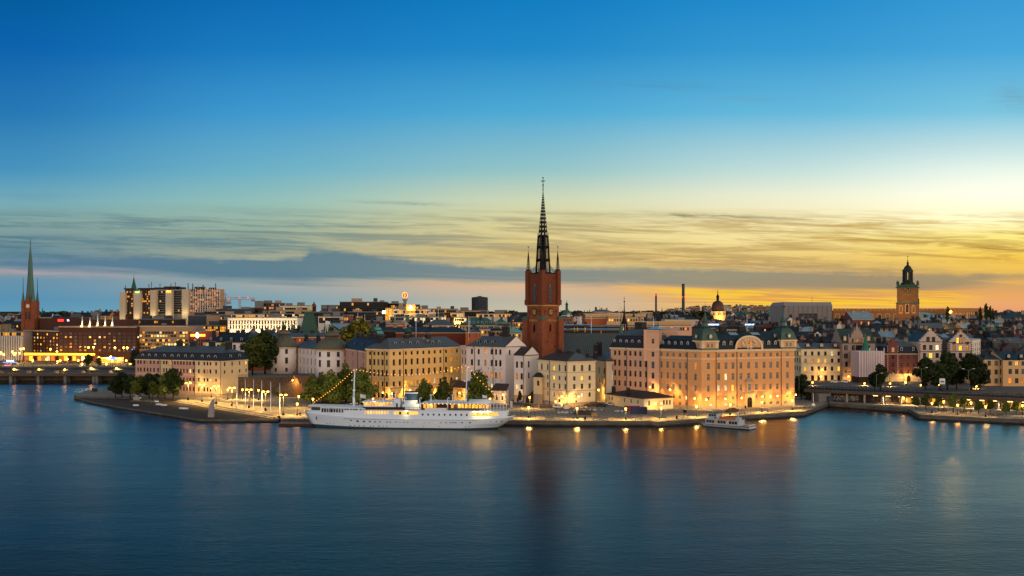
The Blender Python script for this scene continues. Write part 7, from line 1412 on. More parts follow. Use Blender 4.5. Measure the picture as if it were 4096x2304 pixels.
t_ = window(h.t, (G(3413), Y-.3, ZG), 0, 4.2, 5.2, 'lit_amber', 'w_plinth', 'a', 0, 'door')
Y = 522; P, Q = span(3437, 3537, Y, 2); t = thing('wrapped_facade', (*P, ZG), 'pale pink sheeted scaffold covering a facade beside the red building', 'scaffold'); plain('sheet_pink', 'c4aaa4', .8, var=.1, scale=.3); plain('sheet_pale', 'd8cfca', .8)
b_ = MB(); b_.prism(back(P, Q, 9), ZG+3, wz(1406, Y), 'sheet_pink', capm='sheet_pale'); b_.build('sheet', t); rr = random.Random(2)
for px_ in (3438, 3450, 3461, 3471, 3479, 3487, 3496, 3506, 3516, 3526, 3536): c0 = at(px_, Y-.15); b_ = MB(); b_.box(c0[0]-.18, c0[0]+.18, c0[1]-.15, c0[1]+.02, ZG+3, wz(1403 if px_ not in (3479, 3506, 3536) else 1392, Y), 'sheet_pale'); b_.build('strap', t)
b_ = MB(); b_.prism(back((P[0], P[1]+.3), (Q[0], Q[1]+.3), 8.5), ZG, ZG+3, 'w_darkbrown'); b_.build('hoarding', t)
c0 = at(3463, 532); b_ = MB(); b_.lathe(c0, [(2.6, wz(1403, 532)), (2.2, wz(1392, 532)), (1.5, wz(1388, 532)), (1.6, wz(1376, 532)), (.9, wz(1368, 532)), (.8, wz(1356, 532)), (.2, wz(1340, 532))], 'copper', 8, 0, False); b_.prism([(c0[0]-2, c0[1]-2), (c0[0]+2, c0[1]-2), (c0[0]+2, c0[1]+2), (c0[0]-2, c0[1]+2)], ZG, wz(1403, 532), 'w_stone'); tag(b_.build('corner_turret', None, (*c0, ZG)), 'slim green copper turret above the wrapped scaffold', 'turret')
Y = 532; h = house('deep red brick building with blue mansard roof and small round gable', 3537, 3678, Y, 1413, 1365, 16, 'w_red', 'roof_blue', 'mansard', rowpy=[1428, 1459, 1487], colpx=[3572, 3606.5, 3632, 3657.5], plit=.06, ww=1.5, wh=2.4, zb=ZG, chim=3, holes=True, name='red_building')
dorms(h, 3, 'roof_dark', 1.3, 'glass', 1.2, 2.0, .4, False); P, Q = span(3552, 3590, Y); b_ = MB(); b_.prism(back((P[0], P[1]-.4), (Q[0], Q[1]-.4), 3), h.ze, wz(1372, Y), 'w_red'); prof = [(P[0]+1.2+3.2*(1-cos(pi*i/8))*.5*(Q[0]-P[0]-2.4)/3.2, wz(1372, Y)+2.2*sin(pi*i/8)) for i in range(9)]
b_.face([(x, Y-.41, z) for x, z in prof], 'w_red'); b_.face([(x, Y+1.0, z) for x, z in prof][::-1], 'w_red'); [b_.face([(x1, Y-.41, z1), (x2, Y-.41, z2), (x2, Y+1, z2), (x1, Y+1, z1)], 'roof_dark') for (x1, z1), (x2, z2) in zip(prof, prof[1:])]; b_.build('gable', h.t); window(h.t, (wx(3571, Y), Y-.46, wz(1407, Y)), 0, 1.4, 2.2, 'lit_dim', 'frame_white')
b_ = MB(); [b_.box(wx(x_, Y)-.25, wx(x_, Y)+.25, Y-.14, Y+.05, z, z+.42, 'w_pale') for x_ in (3551, 3591, 3676) for z in [ZG+2+k*.95 for k in range(18)]]; o = b_.build('quoins', h.t); b_ = MB(); b_.box(wx(3538, Y), wx(3677, Y), Y-.22, Y-.01, ZG, ZG+4.0, 'w_cream'); b_.build('rusticated_base', h.t)
window(h.t, (wx(3634, Y), Y-.3, ZG), 0, 1.8, 3.2, 'glass', 'door_wood', 'a', 1, 'door'); light(h.t, (wx(3630, Y), Y-2.5, ZG+4), 420); light(h.t, (wx(3605, Y), Y-2.5, ZG+3), 260)
h = house('narrow dark mansard house between the scaffold and red building', 3476, 3552, 545, 1396, 1366, 14, 'w_slate', 'roof_blue', 'hip', rowpy=[1402], cols=5, plit=.5, zb=ZG, chim=2)
def stepgable(lab, x0, x1, Y, ye, top, peak, colsp, rowsp, lit, gl_w, dep=22):
 P, Q = span(x0, x1, Y); q = back(P, Q, dep); h = Bld('step_gabled_house', lab, 'building', P, ZG, ); ze = wz(ye, Y); g = lambda px_: wx(px_, Y)
 h.facade(P, Q, ZG, ze, 'w_gableh', colsp, [(wz(r_, Y), 2.6, 1.75) for r_ in rowsp], frame='frame_brown', lit=lit, plit=.08, bars=2)
 for a, c_ in ((Q, q[2]), (q[2], q[3]), (q[3], P)): h.facade(a, c_, ZG, ze, 'w_gableh', holes=False)
 c0 = (x0+x1)/2; hw = (x1-x0)/2; n_ = 5; st = []
 for i in range(n_): f = hw*(1-i/n_*.86); y0 = ye-(ye-top)*i/n_; y1 = ye-(ye-top)*(i+1)/n_; st += [(c0-f, y0), (c0-f, y1)]
 st += [(c0-hw*.12, top), (c0, peak), (c0+hw*.12, top)]+[(2*c0-a, b2) for a, b2 in st[::-1]]
 fr = [(g(a), Y-.35, wz(b2, Y)) for a, b2 in st]; bk = [(x, y+1.0, z) for x, y, z in fr]; gm = MB(); gm.face(fr[::-1], 'w_gableh'); gm.face(bk, 'w_gableh'); N = len(fr); [gm.face([fr[i], fr[(i+1) % N], bk[(i+1) % N], bk[i]], 'w_pale') for i in range(N-1)]; gm.build('gable', h.t)
 hip(h.r, [q[1], q[2], q[3], q[0]], ze+.05, wz(top+6, Y), 0, 0, 'roof_dark', .0, gable='w_gableh'); h.done()
 b_ = MB(); [b_.box(g(x_)-.3, g(x_)+.3, Y-.13, Y+.02, z, z+.45, 'w_darkbrown') for x_ in (x0+1.6, x1-1.6) for z in [ZG+8+k*1.0 for k in range(int((ze-ZG-8)/1.0))]]; b_.build('quoins', h.t)
 b_ = MB(); b_.box(g(x0), g(x1), Y-.3, Y-.01, ze-.3, ze+.1, 'w_darkbrown'); b_.box(g(x0), g(x1), Y-.2, Y-.01, wz(1407, Y), wz(1405, Y), 'w_darkbrown'); b_.build('cornice', h.t); return h, g
wallm('w_gableh', 'b8a596', .12)
h, g = stepgable('beige step gabled house with small round headed top beside the red building', 3678, 3768, 530, 1366, 1326, 1312, [3698, 3723.5, 3749], [1390, 1422, 1450], {(1, 9)}, 1)
for a in (3711, 3733): window(h.t, (g(a), 530-.42, wz(1365, 530)), 0, 1.7, 2.3, 'glass', 'frame_brown', 'r', 2)
h, g = stepgable('beige step gabled house with three lit attic windows and round oculus', 3797, 3888, 530, 1368, 1332, 1320, [3816, 3842, 3868], [1392, 1422, 1453], {(0, 0), (0, 1), (0, 2)}, 1)
for a in (3829, 3842, 3855): window(h.t, (g(a), 530-.42, wz(1373, 530)), 0, 1.2, 3.0, 'lit_dim' if a != 3829 else 'lit', 'frame_brown', 'r', 2)
for a, y_ in ((3815, 1372), (3842, 1343), (3869, 1372)): b_ = MB(); b_.tube((g(a), 529.4, wz(y_, 530)), (g(a), 529.62, wz(y_, 530)), .75, .75, 'frame_brown', 12); b_.build('oculus', h.t)
h = house('dark mansard link house with blue roof between the twin step gables', 3769, 3796, 533, 1350, 1334, 14, 'w_slate', 'roof_light', 'gable', rowpy=[1362, 1394], cols=1, plit=.4, zb=ZG, chim=1)
house('pale side wing of the right step gabled house', 3889, 3922, 533, 1362, 1352, 26, 'w_pale', 'roof_light', 'flat', rowpy=[1380, 1400, 1420, 1440], cols=4, plit=.05, dY=22, zb=ZG, chim=1)
P, Q = at(3938, 493), at(4012, 487); h = house('beige mansion with black roof and lit windows at the right edge', 3938, 4012, 500, 1437, 1412, 20, 'w_sand', 'roof_black', 'hip', rowpy=[1453, 1488, 1524, 1556], colpx=[3957, 3985], plit=.05, ww=1.7, wh=2.5, zb=ZG, chim=2, holes=True, e=(6, 4), name='mansion')
h = house('long right end wing of the beige mansion with arched lit windows', 4012, 4260, 497, 1440, 1405, 20, 'w_sand', 'roof_black', 'gable', rowpy=[1452, 1486, 1523, 1556], colpx=[4018, 4041, 4067, 4093, 4115, 4140], plit=.42, ww=1.7, wh=2.5, zb=ZG, chim=4, holes=True, name='mansion')
dorms(h, 5, 'roof_black', 1.2, 'lit_dim')
for px_, Y, pt, w_, lab, kd in [(3522, 470, 1464, 1, 'dark round tree before the wrapped scaffold', 'dark'), (3498, 474, 1490, 1, 'smaller dark tree at the left foot of the scaffold', 'round'), (3702, 472, 1440, 1, 'dark tree before the left step gabled house', 'dark'), (3790, 474, 1417, 1, 'tallest dark tree, between the twin step gables', 'dark'), (3760, 470, 1450, 1, 'dark tree left of the tallest tree by the gables', 'round'), (3826, 478, 1446, 1, 'dark tree right of the tallest tree by the gables', 'round'), (3885, 472, 1424, 1, 'broad dark tree before the pale side wing', 'dark'), (3920, 476, 1448, 1, 'dark tree touching the beige mansion corner', 'round'), (3205, 452, 1500, 1, 'bushy tree at the right corner of the peach palace', 'round')]:
 zb_ = ZG if px_ > 3300 else G0; tree(kd, px_, Y, zb_, wz(pt, Y)-zb_, lab)
def mast_lamp(px_, Y, pt, lab, arms=2, P=0, zb=ZG, m='frame_grey', head='steel_white'):
 x = wx(px_, Y); z = wz(pt, Y); t = thing('mast_lamp', (x, Y, zb), lab, 'street lamp', 'tall double armed road lamps'); b_ = MB(); b_.tube((x, Y, zb), (x, Y, z-.8), .13, .09, m, 6); b_.build('post', t)
 for s_ in ((-1, 1) if arms == 2 else (1,)):
  b_ = MB(); b_.tube((x, Y, z-.8), (x+s_*2.2, Y, z), .07, .05, m, 4); b_.build('arm', t); b_ = MB(); b_.obox((x+s_*2.4, Y), 0, 1.1, .4, z-.08, z+.1, head); b_.build('lamp_head', t)
 if P: light(t, (x, Y-.5, z-.6), P)
mast_lamp(3685, 462, 1470, 'unlit double armed road lamp before the red building'); mast_lamp(3874, 462, 1475, 'unlit double armed road lamp before the broad dark tree'); mast_lamp(3506, 465, 1492, 'single armed road lamp before the scaffold', 1)
mast_lamp(3196, 446, 1467, 'single armed road lamp beside the palace corner', 1, zb=G0)
for i, (px_, py_, Y, P_) in enumerate([(3289, 1479, 537, 130), (3283, 1506, 537, 110), (3394, 1506, 533, 200), (3458, 1534, 500, 900), (3684, 1540, 500, 900), (3755, 1539, 505, 700), (3905, 1545, 480, 900), (3425, 1495, 533, 300), (3250, 1530, 500, 500), (3560, 1534, 495, 600), (3622, 1528, 520, 500)]):
 x, z = wx(px_, Y), wz(py_, Y); t = thing('hanging_lamp', (x, Y, z), ['lamp on the yellow house front between the third and fourth windows', 'lamp above the doors of the yellow house', 'lamp at the gothic stone house door', 'bright work lamp at the foot of the scaffold', 'street lamp before the left step gabled house', 'street lamp beside the billboard', 'street lamp at the left corner of the beige mansion', 'lamp in the arch of the stone house', 'low street lamp before the left end of the yellow house', 'low street lamp behind the round tree by the scaffold', 'street lamp at the foot of the red building'][i], 'lamp', 'lamps in the old town street')
 b_ = MB(); b_.ball((x, Y, z), .38, 'bulb', 8, 6); b_.build('globe', t); b_ = MB(); b_.tube((x, Y+.2, z+.2), (x, Y+2.4, z+.6), .04, .04, 'iron', 4); b_.build('bracket', t); light(t, (x, Y-.5, z-.3), P_*1.6, aim=(0, .4, -1) if z < 7 else (0, 1, -.5))
x, y = at(3769, 466); t = thing('billboard', (x, y, ZG), 'white billboard with grey picture and green foot by the rails', 'billboard'); b_ = MB(); b_.box(x-1.25, x+1.25, y-.1, y+.1, wz(1540, 466), wz(1514, 466), 'steel_white'); b_.build('panel', t); b_ = MB(); b_.box(x-.8, x+.8, y-.14, y-.11, wz(1530, 466), wz(1523, 466), 'frame_grey'); b_.box(x-1.1, x+1.1, y-.14, y-.11, wz(1539.5, 466), wz(1536, 466), 'ferry_green'); b_.build('print', t); b_ = MB(); b_.tube((x, y+.2, ZG), (x, y+.2, 8), .12, .12, 'iron'); b_.build('post', t)
for k_, (px_, py_, lab) in enumerate([(3338, 1531, 'white parked car before the yellow house, left one'), (3380, 1531, 'white parked car before the stone house, right one')]): vehicle(px_, py_, .05, lab, 'car', 'car_white', z=ZG, cat='car')
b_ = MB(); x0, x1 = wx(3548, 466), wx(3616, 466); [b_.tube((x_, 466, ZG), (x_, 466, wz(1498, 466)), .12, .12, 'frame_grey', 4) for x_ in (x0, x0+1.2, x1)]; b_.tube((x0, 466, wz(1499, 466)), (x1, 466, wz(1499, 466)), .1, .1, 'frame_grey', 4); b_.tube((x0, 466, wz(1504, 466)), (x1, 466, wz(1504, 466)), .1, .1, 'frame_grey', 4); tag(b_.build('sign_gantry', None, (x0, 466, ZG)), 'thin steel gantry over the road before the red building', 'gantry')
x, y = at(3287, 440); b_ = MB(); b_.obox((x, y), .3, 5, 3, G0, G0+3.4, 'w_grey', 'roof_light'); b_.obox((x+3, y-.4), .3, 2.4, 2.4, G0, G0+2.4, 'w_slate'); tag(b_.build('kiosk', None, (x, y, G0)), 'grey utility kiosk at the end of the paved quay', 'kiosk')
x, y = gp(3254, 1623); b_ = MB(); b_.tube((x, y, G0), (x, y, G0+5), .1, .08, 'steel_white'); b_.obox((x, y), 0, 1.0, .7, G0, G0+.9, 'steel_white'); tag(b_.build('signal_post', None, (x, y, G0)), 'white signal post at the quay end', 'post')
# left shore street lights, shops
for i, (px_, py_) in enumerate([(56, 1477), (156, 1478), (259, 1479), (364, 1473), (466, 1474)]):
 Y = 604; x = wx(px_, Y); z = wz(py_, Y); t = thing('viaduct_lamp', (x, Y, 4.7), f'glowing lamp on the viaduct edge, {ORD[i]} from the left', 'street lamp', 'lamps along the left viaduct')
 b_ = MB(); b_.tube((x, Y, 4.6), (x, Y, z), .12, .09, 'iron', 5); b_.build('post', t); b_ = MB(); b_.ball((x, Y, z), .55, 'bulb', 8, 6); b_.build('globe', t); light(t, (x, Y+.8, z-.3), 1500, aim=(0, .5, -1))
SL = [(4, 1411), (15, 1418), (50, 1407), (57, 1419), (62, 1413), (78, 1413), (83, 1396), (94, 1395), (202, 1397), (228, 1406), (186, 1437), (131, 1442), (241, 1445), (354, 1390), (374, 1389), (396, 1429), (402, 1435), (443, 1427), (449, 1444), (460, 1391), (495, 1391), (509, 1391), (425, 1456), (505, 1460), (481, 1437), (313, 1442), (269, 1436), (328, 1460), (230, 1463), (521, 1455)]
for i, (px_, py_) in enumerate(sorted(SL)):
 Y = 690+13*(i % 7); x = wx(px_, Y); z = max(wz(py_, Y), 4.4); t = thing('street_lamp', (x, Y, 3.2), f'small orange street light on the left shore, {i+1}{"st" if i % 10 == 0 and i != 10 else "nd" if i % 10 == 1 and i != 11 else "rd" if i % 10 == 2 and i != 12 else "th"} from the left', 'street lamp', 'orange street lights on the left shore')
 b_ = MB(); b_.tube((x, Y, 3.2), (x, Y, z), .14, .1, 'iron', 5); b_.build('post', t); b_ = MB(); b_.ball((x, Y, z), .62, 'bulb', 7, 5); b_.build('lamp_head', t)
 if i % 2 == 0: light(t, (x, Y-1.0, z-.6), 5200, r=.6, aim=(0, .4, -1))
P, Q = span(98, 376, 790, -4); t = thing('shop_front', (*P, 3.2), 'glowing orange shop fronts along the foot of the brown hotel', 'shops'); q = back(P, Q, 6); b_ = MB(); b_.prism(q, 3.2, wz(1421, 790), 'w_orange', capm='roof_dark'); b_.build('wall', t)
for i in range(16):
 f0, f1 = (i+.12)/16, (i+.86)/16; a = Vector(P).lerp(Vector(Q), f0); c_ = Vector(P).lerp(Vector(Q), f1); b_ = MB(); b_.prism([(a.x, a.y-.15), (c_.x, c_.y-.15), (c_.x, c_.y-.01), (a.x, a.y-.01)], 3.4, 7.0, ['lit_amber', 'lit', 'glass', 'lit', 'lit_dim', 'lit_white', 'lit_amber', 'glass'][i % 8]); b_.build('shop_window', t)
P, Q = span(388, 470, 760, -4); t = thing('petrol_kiosk', (*P, 3.2), 'brightly lit yellow pavilion right of the hotel shops', 'pavilion'); b_ = MB(); b_.prism(back(P, Q, 8), 3.2, 7.2, 'w_cream', capm='roof_dark'); b_.build('wall', t); b_ = MB(); b_.prism(back((P[0]+1, P[1]-.2), (Q[0]-1, Q[1]-.2), .15), 3.6, 6.2, 'lit'); b_.build('window', t); light(t, ((P[0]+Q[0])/2, P[1]-4, 6.5), 1600, r=1)
for a, c_, y0_, y1_, mt, lab in [(26, 54, 1447, 1441, 'neon_white', 'white and blue neon strip by the viaduct at the far left'), (12, 66, 1451, 1448, 'neon_blue', 'blue neon strip under the white one at the far left'), (428, 440, 1439, 1429, 'neon_white', 'pale lit advertising panel, left half'), (441, 460, 1439, 1428, 'neon_blue', 'blue lit advertising panel, right half'), (16, 40, 1463, 1460, 'neon_pink', 'pink glowing strip just above the viaduct'), (527, 539, 1401, 1396, 'neon_blue', 'small blue neon sign on the right end of the hotel')]:
 Y = 775 if a > 500 else 700; P, Q = span(a, c_, Y); b_ = MB(); b_.prism(back(P, Q, .4), wz(y0_, Y), wz(y1_, Y), mt); tag(b_.build('neon_sign', None, (*P, wz(y0_, Y))), lab, 'neon sign')
for px_, Y, pt, lab in [(354, 690, 1420, 'dark bushy tree before the hotel shops'), (540, 680, 1402, 'dark tree left of the long cream house'), (395, 695, 1432, 'small dark tree by the yellow pavilion')]: tree('dark', px_, Y, 3.2, wz(pt, Y)-3.2, lab)
def textobj(body, px0, px1, py0, py1, Y, mat_, parent=None, lab=None, bold=.0):
 cu = bpy.data.curves.new('lettering', 'FONT'); cu.body = body; cu.extrude = .06; cu.offset = bold; o = bpy.data.objects.new('lettering', cu); COL.objects.link(o); cu.materials.append(MATS[mat_])
 bpy.context.view_layer.update(); me = bpy.data.meshes.new_from_object(o.evaluated_get(bpy.context.evaluated_depsgraph_get())); w_ = o.dimensions.x; h_ = o.dimensions.y; bpy.data.objects.remove(o); o = bpy.data.objects.new('lettering', me); COL.objects.link(o); W_ = wx(px1, Y)-wx(px0, Y); H_ = wz(py0, Y)-wz(py1, Y)
 o.rotation_euler = (pi/2, 0, 0); o.scale = (W_/w_, H_/max(h_, .01), 1); loc = Vector((wx(px0, Y), Y, wz(py1, Y)))
 if parent is not None: o.parent = parent; loc = loc-Vector(parent['wl'])
 o.location = loc; return o
t = bpy.data.objects.get('brick_block'); textobj('Sheraton', 268, 306, 1277, 1285, 846.2, 'neon_white', t, bold=.01)
# town behind the island: offices and halls
glow('flood_white', 'ffe9b8', 9)
def L_(*a, **k): return office(*a, **k)
wallm('w_flood', 'd8cfc0', .08)
t = office('long white floodlit building with window ribbons behind the black roofed palace', 911, 1190, 790, 1272, 1400, 'w_flood', [1289.5, 1308.5], 'glass', plant=1, dep=30, hh=3.0, dY=-6); P, Q = span(911, 1190, 790, -6)
for k in range(24):
 for zpy in (1289.5, 1308.5): f = (k+.5)/24; p = Vector(P).lerp(Vector(Q), f); b_ = MB(); b_.box(p.x-.55, p.x+.55, p.y-.3, p.y-.1, wz(zpy, 790)-1.6, wz(zpy, 790)+1.6, 'w_flood'); b_.build('pier', t)
for k in range(6): p = Vector(P).lerp(Vector(Q), (k+.5)/6); light(t, (p.x, p.y-7, wz(1320, 790)), 1900, (1, .72, .36), 1.5)
office('white upper floor block set back on the floodlit building', 925, 1038, 800, 1258, 1272, 'w_flood', [1266], 'rib_lit', plant=1, dep=14, hh=2.2)
for a in [
 ('cream office with tall glass corner beside the concave green roof', 1196, 1222, 830, 1257, 1400, 'w_cream', [1270, 1280], 'rib_dark'), ('blue grey glass office behind the white floodlit building', 1098, 1198, 860, 1257, 1300, 'w_slate', [1261, 1266], 'rib_pale'),
 ('cream stepped office with square lit windows left of the twin cubes', 1119, 1232, 1000, 1224, 1300, 'w_cream', [1235], 'rib_pale'), ('lower cream office terrace with dark window bays', 1075, 1232, 960, 1244, 1300, 'w_cream', [1250], 'rib_dark'),
 ('dark half built office block with pale top storey', 1033, 1121, 1050, 1213, 1300, 'w_slate', [1220, 1232], 'rib_pink'), ('grey windowless lift tower on the half built block', 1019, 1046, 1040, 1206, 1300, 'w_grey', [], 'rib_dark'), ('low dark hall with blue roof right of the cranes', 862, 996, 1000, 1237, 1300, 'w_slate', [], 'rib_dark'),
 ('grey metal clad hall roofs below the cranes', 815, 905, 960, 1247, 1300, 'w_grey', [1252], 'rib_dark'), ('dark teal low block behind the cranes', 996, 1034, 1020, 1232, 1300, 'w_darkbrown', [1243], 'rib_dark'), ('dark brown office with four lit windows behind the floodlit building', 1036, 1100, 900, 1256, 1300, 'w_darkbrown', [1263], 'rib_half'),
 ('grey metal cube house, left one of the twins', 1284, 1309, 980, 1222, 1300, 'w_grey', [], 'rib_dark'), ('grey metal cube house, right one of the twins', 1316, 1343, 980, 1222, 1300, 'w_grey', [], 'rib_dark'), ('lit stairwell between the twin cubes', 1309, 1316, 985, 1227, 1300, 'w_flood', [1230, 1237, 1244], 'rib_gold'), ('lit balconies right of the twin cubes', 1343, 1359, 985, 1224, 1300, 'w_darkbrown', [1231, 1244], 'rib_gold'),
 ('big black office block with irregular dark balconies', 1359, 1541, 900, 1209, 1300, 'w_black', [1217, 1228, 1239], 'rib_dark'), ('dark terraced office with pale balcony rails', 1390, 1543, 870, 1249, 1300, 'w_grey2' if 0 else 'w_slate', [1254, 1266, 1278], 'rib_dark'), ('dark office wing with a lit terrace line', 1480, 1606, 920, 1215, 1300, 'w_black', [1226, 1235, 1246], 'rib_half'),
 ('yellow lit glass stairwell tower', 1541, 1573, 868, 1234, 1300, 'w_ochre', [1241, 1252, 1263, 1274], 'rib_gold'), ('pale office with bright window ribbons under the red neon disc', 1574, 1716, 862, 1237, 1300, 'w_pale', [1248, 1264], 'rib_lit'), ('roof storey glowing warm on the ribbon office', 1580, 1700, 872, 1228, 1300, 'w_cream', [1233], 'rib_lit'), ('projecting lit wing of the ribbon office', 1713, 1734, 858, 1248, 1300, 'w_pale', [1262], 'rib_lit'),
 ('long grey lower office with many pale windows', 1560, 1714, 830, 1269, 1300, 'w_concrete', [1277, 1286], 'rib_pale'), ('pale lower office with square windows beside the dark pavilion roof', 1714, 1776, 826, 1268, 1300, 'w_pale', [1276, 1286], 'rib_pale'), ('brown office with teal roof edge and warm windows', 1722, 1828, 900, 1237, 1300, 'w_tan', [1245, 1256, 1266], 'rib_half'), ('yellow floodlit corner block with three window rows', 1806, 1853, 850, 1252, 1300, 'w_yellow', [1262, 1274], 'rib_pale'), ('lower yellow floodlit wing with pale windows', 1816, 1870, 845, 1273, 1300, 'w_yellow', [1280], 'rib_pale'),
 ('long brown low office left of the gas holder', 1826, 1952, 980, 1243, 1300, 'w_tan', [1252, 1261], 'rib_dark'), ('long pale roof terrace right of the gas holder', 1905, 2045, 930, 1256, 1300, 'w_pale', [1263], 'rib_lit'), ('small brown block right of the gas holder', 1978, 2030, 1000, 1242, 1300, 'w_tan', [1249], 'rib_half'),
 ('narrow dark red house with lit window below the black office', 1373, 1395, 780, 1262, 1300, 'w_red', [1276], 'rib_lit'), ('pale blue grey office with small windows below the twin cubes', 1273, 1362, 800, 1267, 1300, 'w_pale', [1276, 1287], 'rib_dark'), ('grey mansard office below the twin cubes', 1254, 1369, 860, 1249, 1300, 'w_slate', [1258], 'rib_dark'),
 ('low red roofed row below the dark terraced office', 1405, 1552, 740, 1285, 1300, 'w_red', [1294], 'rib_dark')]:
 t = office(*a, plant=2 if a[2]-a[1] > 60 else 0, dep=22, hh=2.1, name='office_building' if 'cube' not in a[0] else 'cube_house', roof='roof_dark')
 if 'yellow flood' in a[0] or 'glass stairwell' in a[0]: light(t, (wx((a[1]+a[2])/2, a[3]), a[3]-8, wz(a[4]+34, a[3])), 2400, (1, .7, .3), 1.5)
x, y = at(1644, 858); z = wz(1230, 858); t = thing('roof_floodlight', (x, y, z-1), 'dazzling floodlight on the ribbon office roof', 'floodlight'); b_ = MB(); b_.obox((x, y), 0, 8, 2, z-2.6, z+2.6, 'w_ochre'); b_.build('housing', t); b_ = MB(); b_.ball((x, y-1.3, z), 1.6, 'flood_white', 10, 6); b_.build('lamp', t); light(t, (x, y-4, z-1), 3500, (1, .6, .2), 1)
x, y = at(1536, 850); z = wz(1249, 850); t = thing('roof_floodlight', (x, y, z-1), 'white floodlight on the dark terraced office', 'floodlight'); b_ = MB(); b_.obox((x, y-.2), 0, 2.6, 1.2, z-1.1, z+1.1, 'flood_white'); b_.build('lamp', t); b_ = MB(); b_.tube((x, y, z-8), (x, y, z-1), .2, .2, 'iron'); b_.build('post', t)
glow('neon_yellow', 'ffc020', 2.5); Y = 1000; x, y = at(1620, Y); t = thing('neon_tower', (x, y, 30), 'round red and yellow neon disc on a tall lattice mast', 'neon sign'); b_ = MB(); b_.lathe((x, y), [(1.6, 20), (1.5, wz(1205, Y)), (2.0, wz(1203, Y)), (2.6, wz(1199, Y)), (2.4, wz(1195, Y)), (1.3, wz(1193, Y))], 'w_concrete', 10); b_.build('mast', t)
zc_ = wz(1181, Y); b_ = MB(); b_.face([(x+2.4*cos(i*pi/14), y-.5, zc_+2.85*sin(i*pi/14)) for i in range(28)], 'neon_red'); b_.face([(x+2.4*cos(i*pi/14), y+.5, zc_+2.85*sin(i*pi/14)) for i in range(28)][::-1], 'neon_red'); [b_.face([(x+2.4*cos(i*pi/14), y-.5, zc_+2.85*sin(i*pi/14)), (x+2.4*cos((i+1)*pi/14), y-.5, zc_+2.85*sin((i+1)*pi/14)), (x+2.4*cos((i+1)*pi/14), y+.5, zc_+2.85*sin((i+1)*pi/14)), (x+2.4*cos(i*pi/14), y+.5, zc_+2.85*sin(i*pi/14))], 'neon_red') for i in range(28)]; b_.build('disc', t)
b_ = MB(); b_.path([(x-.3, y-.6, zc_+2.6), (x-.2, y-.6, zc_+.8), (x+.5, y-.6, zc_+.2), (x-.3, y-.6, zc_-.6), (x+.1, y-.6, zc_-2.6)], .3, 'neon_yellow', 5); b_.path([(x+2.55*cos(i*pi/14), y-.5, zc_+3.0*sin(i*pi/14)) for i in range(29)], .08, 'neon_green', 4); b_.build('neon_tube', t)
Y = 1700; c0 = at(1919, Y); r = 31/FPX*Y; t = thing('gas_holder', (*c0, 20), 'large dark blue cylindrical gas holder on the skyline', 'gas holder'); b_ = MB(); b_.lathe(c0, [(r, 20), (r, wz(1191, Y)), (r*.96, wz(1189, Y)), (r*.3, wz(1186.5, Y)), (.1, wz(1186, Y))], 'w_slate', 40); b_.build('tank', t)
for k in range(5): b_ = MB(); z = wz(1196+k*11, Y); b_.lathe(c0, [(r+.4, z), (r+.4, z+.7)], 'roof_black', 40); b_.build('walkway', t)
for k in range(16): b_ = MB(); a = pi+pi*k/15; b_.tube((c0[0]+(r+.3)*cos(a), c0[1]+(r+.3)*sin(a), 20), (c0[0]+(r+.3)*cos(a), c0[1]+(r+.3)*sin(a), wz(1190, Y)), .35, .35, 'roof_black', 4); b_.build('rib', t)
b_ = MB(); b_.obox((c0[0], c0[1]), 0, 6, 6, wz(1188, Y), wz(1184, Y), 'w_slate'); b_.build('vent_house', t)
for lab, px_, Y, w_, prof, mt, wall in [('small dark red domed tower on the skyline left of the twin cubes', 1256, 1050, 19, [(1, 1228), (1.02, 1224), (.8, 1218), (.3, 1213), (.1, 1206)], 'roof_red', 'w_darkbrown'), ('dark green onion cupola behind the yellow block roof', 1632, 600, 30, [(1, 1327), (1.05, 1325), (.7, 1318), (.35, 1312), (.12, 1306), (.03, 1296)], 'copper_dark', 'w_darkbrown'), ('smaller dark green cupola beside the teal skylight', 1493, 610, 26, [(1, 1326), (1.05, 1324), (.7, 1318), (.3, 1312), (.1, 1304), (.03, 1297)], 'copper_dark', 'w_darkbrown'),
  ('lumpy green bronze roof ornament below the ribbon office', 1630, 720, 22, [(1, 1298), (1.0, 1290), (.75, 1280), (.7, 1272), (.3, 1268), (.1, 1265)], 'copper', 'copper_dark'), ('slate blue dome behind the peach palace roof', 2964, 900, 30, [(1, 1279), (1.0, 1276), (.92, 1269), (.66, 1262), (.3, 1258), (.12, 1252), (.03, 1246)], 'w_slate', 'w_cream'), ('small green copper cupola right of the slate dome', 3013, 950, 13, [(1, 1275), (1.05, 1271), (.6, 1266), (.15, 1262), (.03, 1257)], 'copper', 'w_pale'), ('taller green copper lantern spire right of the slate dome', 3079, 1000, 12, [(1, 1268), (.8, 1262), (1.0, 1256), (.7, 1249), (.3, 1246), (.05, 1242)], 'copper', 'w_tan'), ('small grey pointed dome before the green lantern spire', 3053, 920, 22, [(1, 1288), (.9, 1283), (.5, 1274), (.15, 1268), (.03, 1264)], 'w_slate', 'w_pale'), ('tiny dark church spire right of the short chimney', 2648, 1900, 8, [(.9, 1247), (.5, 1243), (.1, 1230)], 'roof_black', 'w_darkbrown')]:
 c0 = at(px_, Y); r = w_/2/FPX*Y; t = thing('cupola', (*c0, 5), lab, 'cupola'); b_ = MB(); b_.lathe(c0, [(r*.92, 5), (r*.92, wz(prof[0][1], Y))], wall, 12, 0, False); b_.build('drum', t); b_ = MB(); b_.lathe(c0, [(r*a, wz(p, Y)) for a, p in prof], mt, 16); b_.build('dome', t)
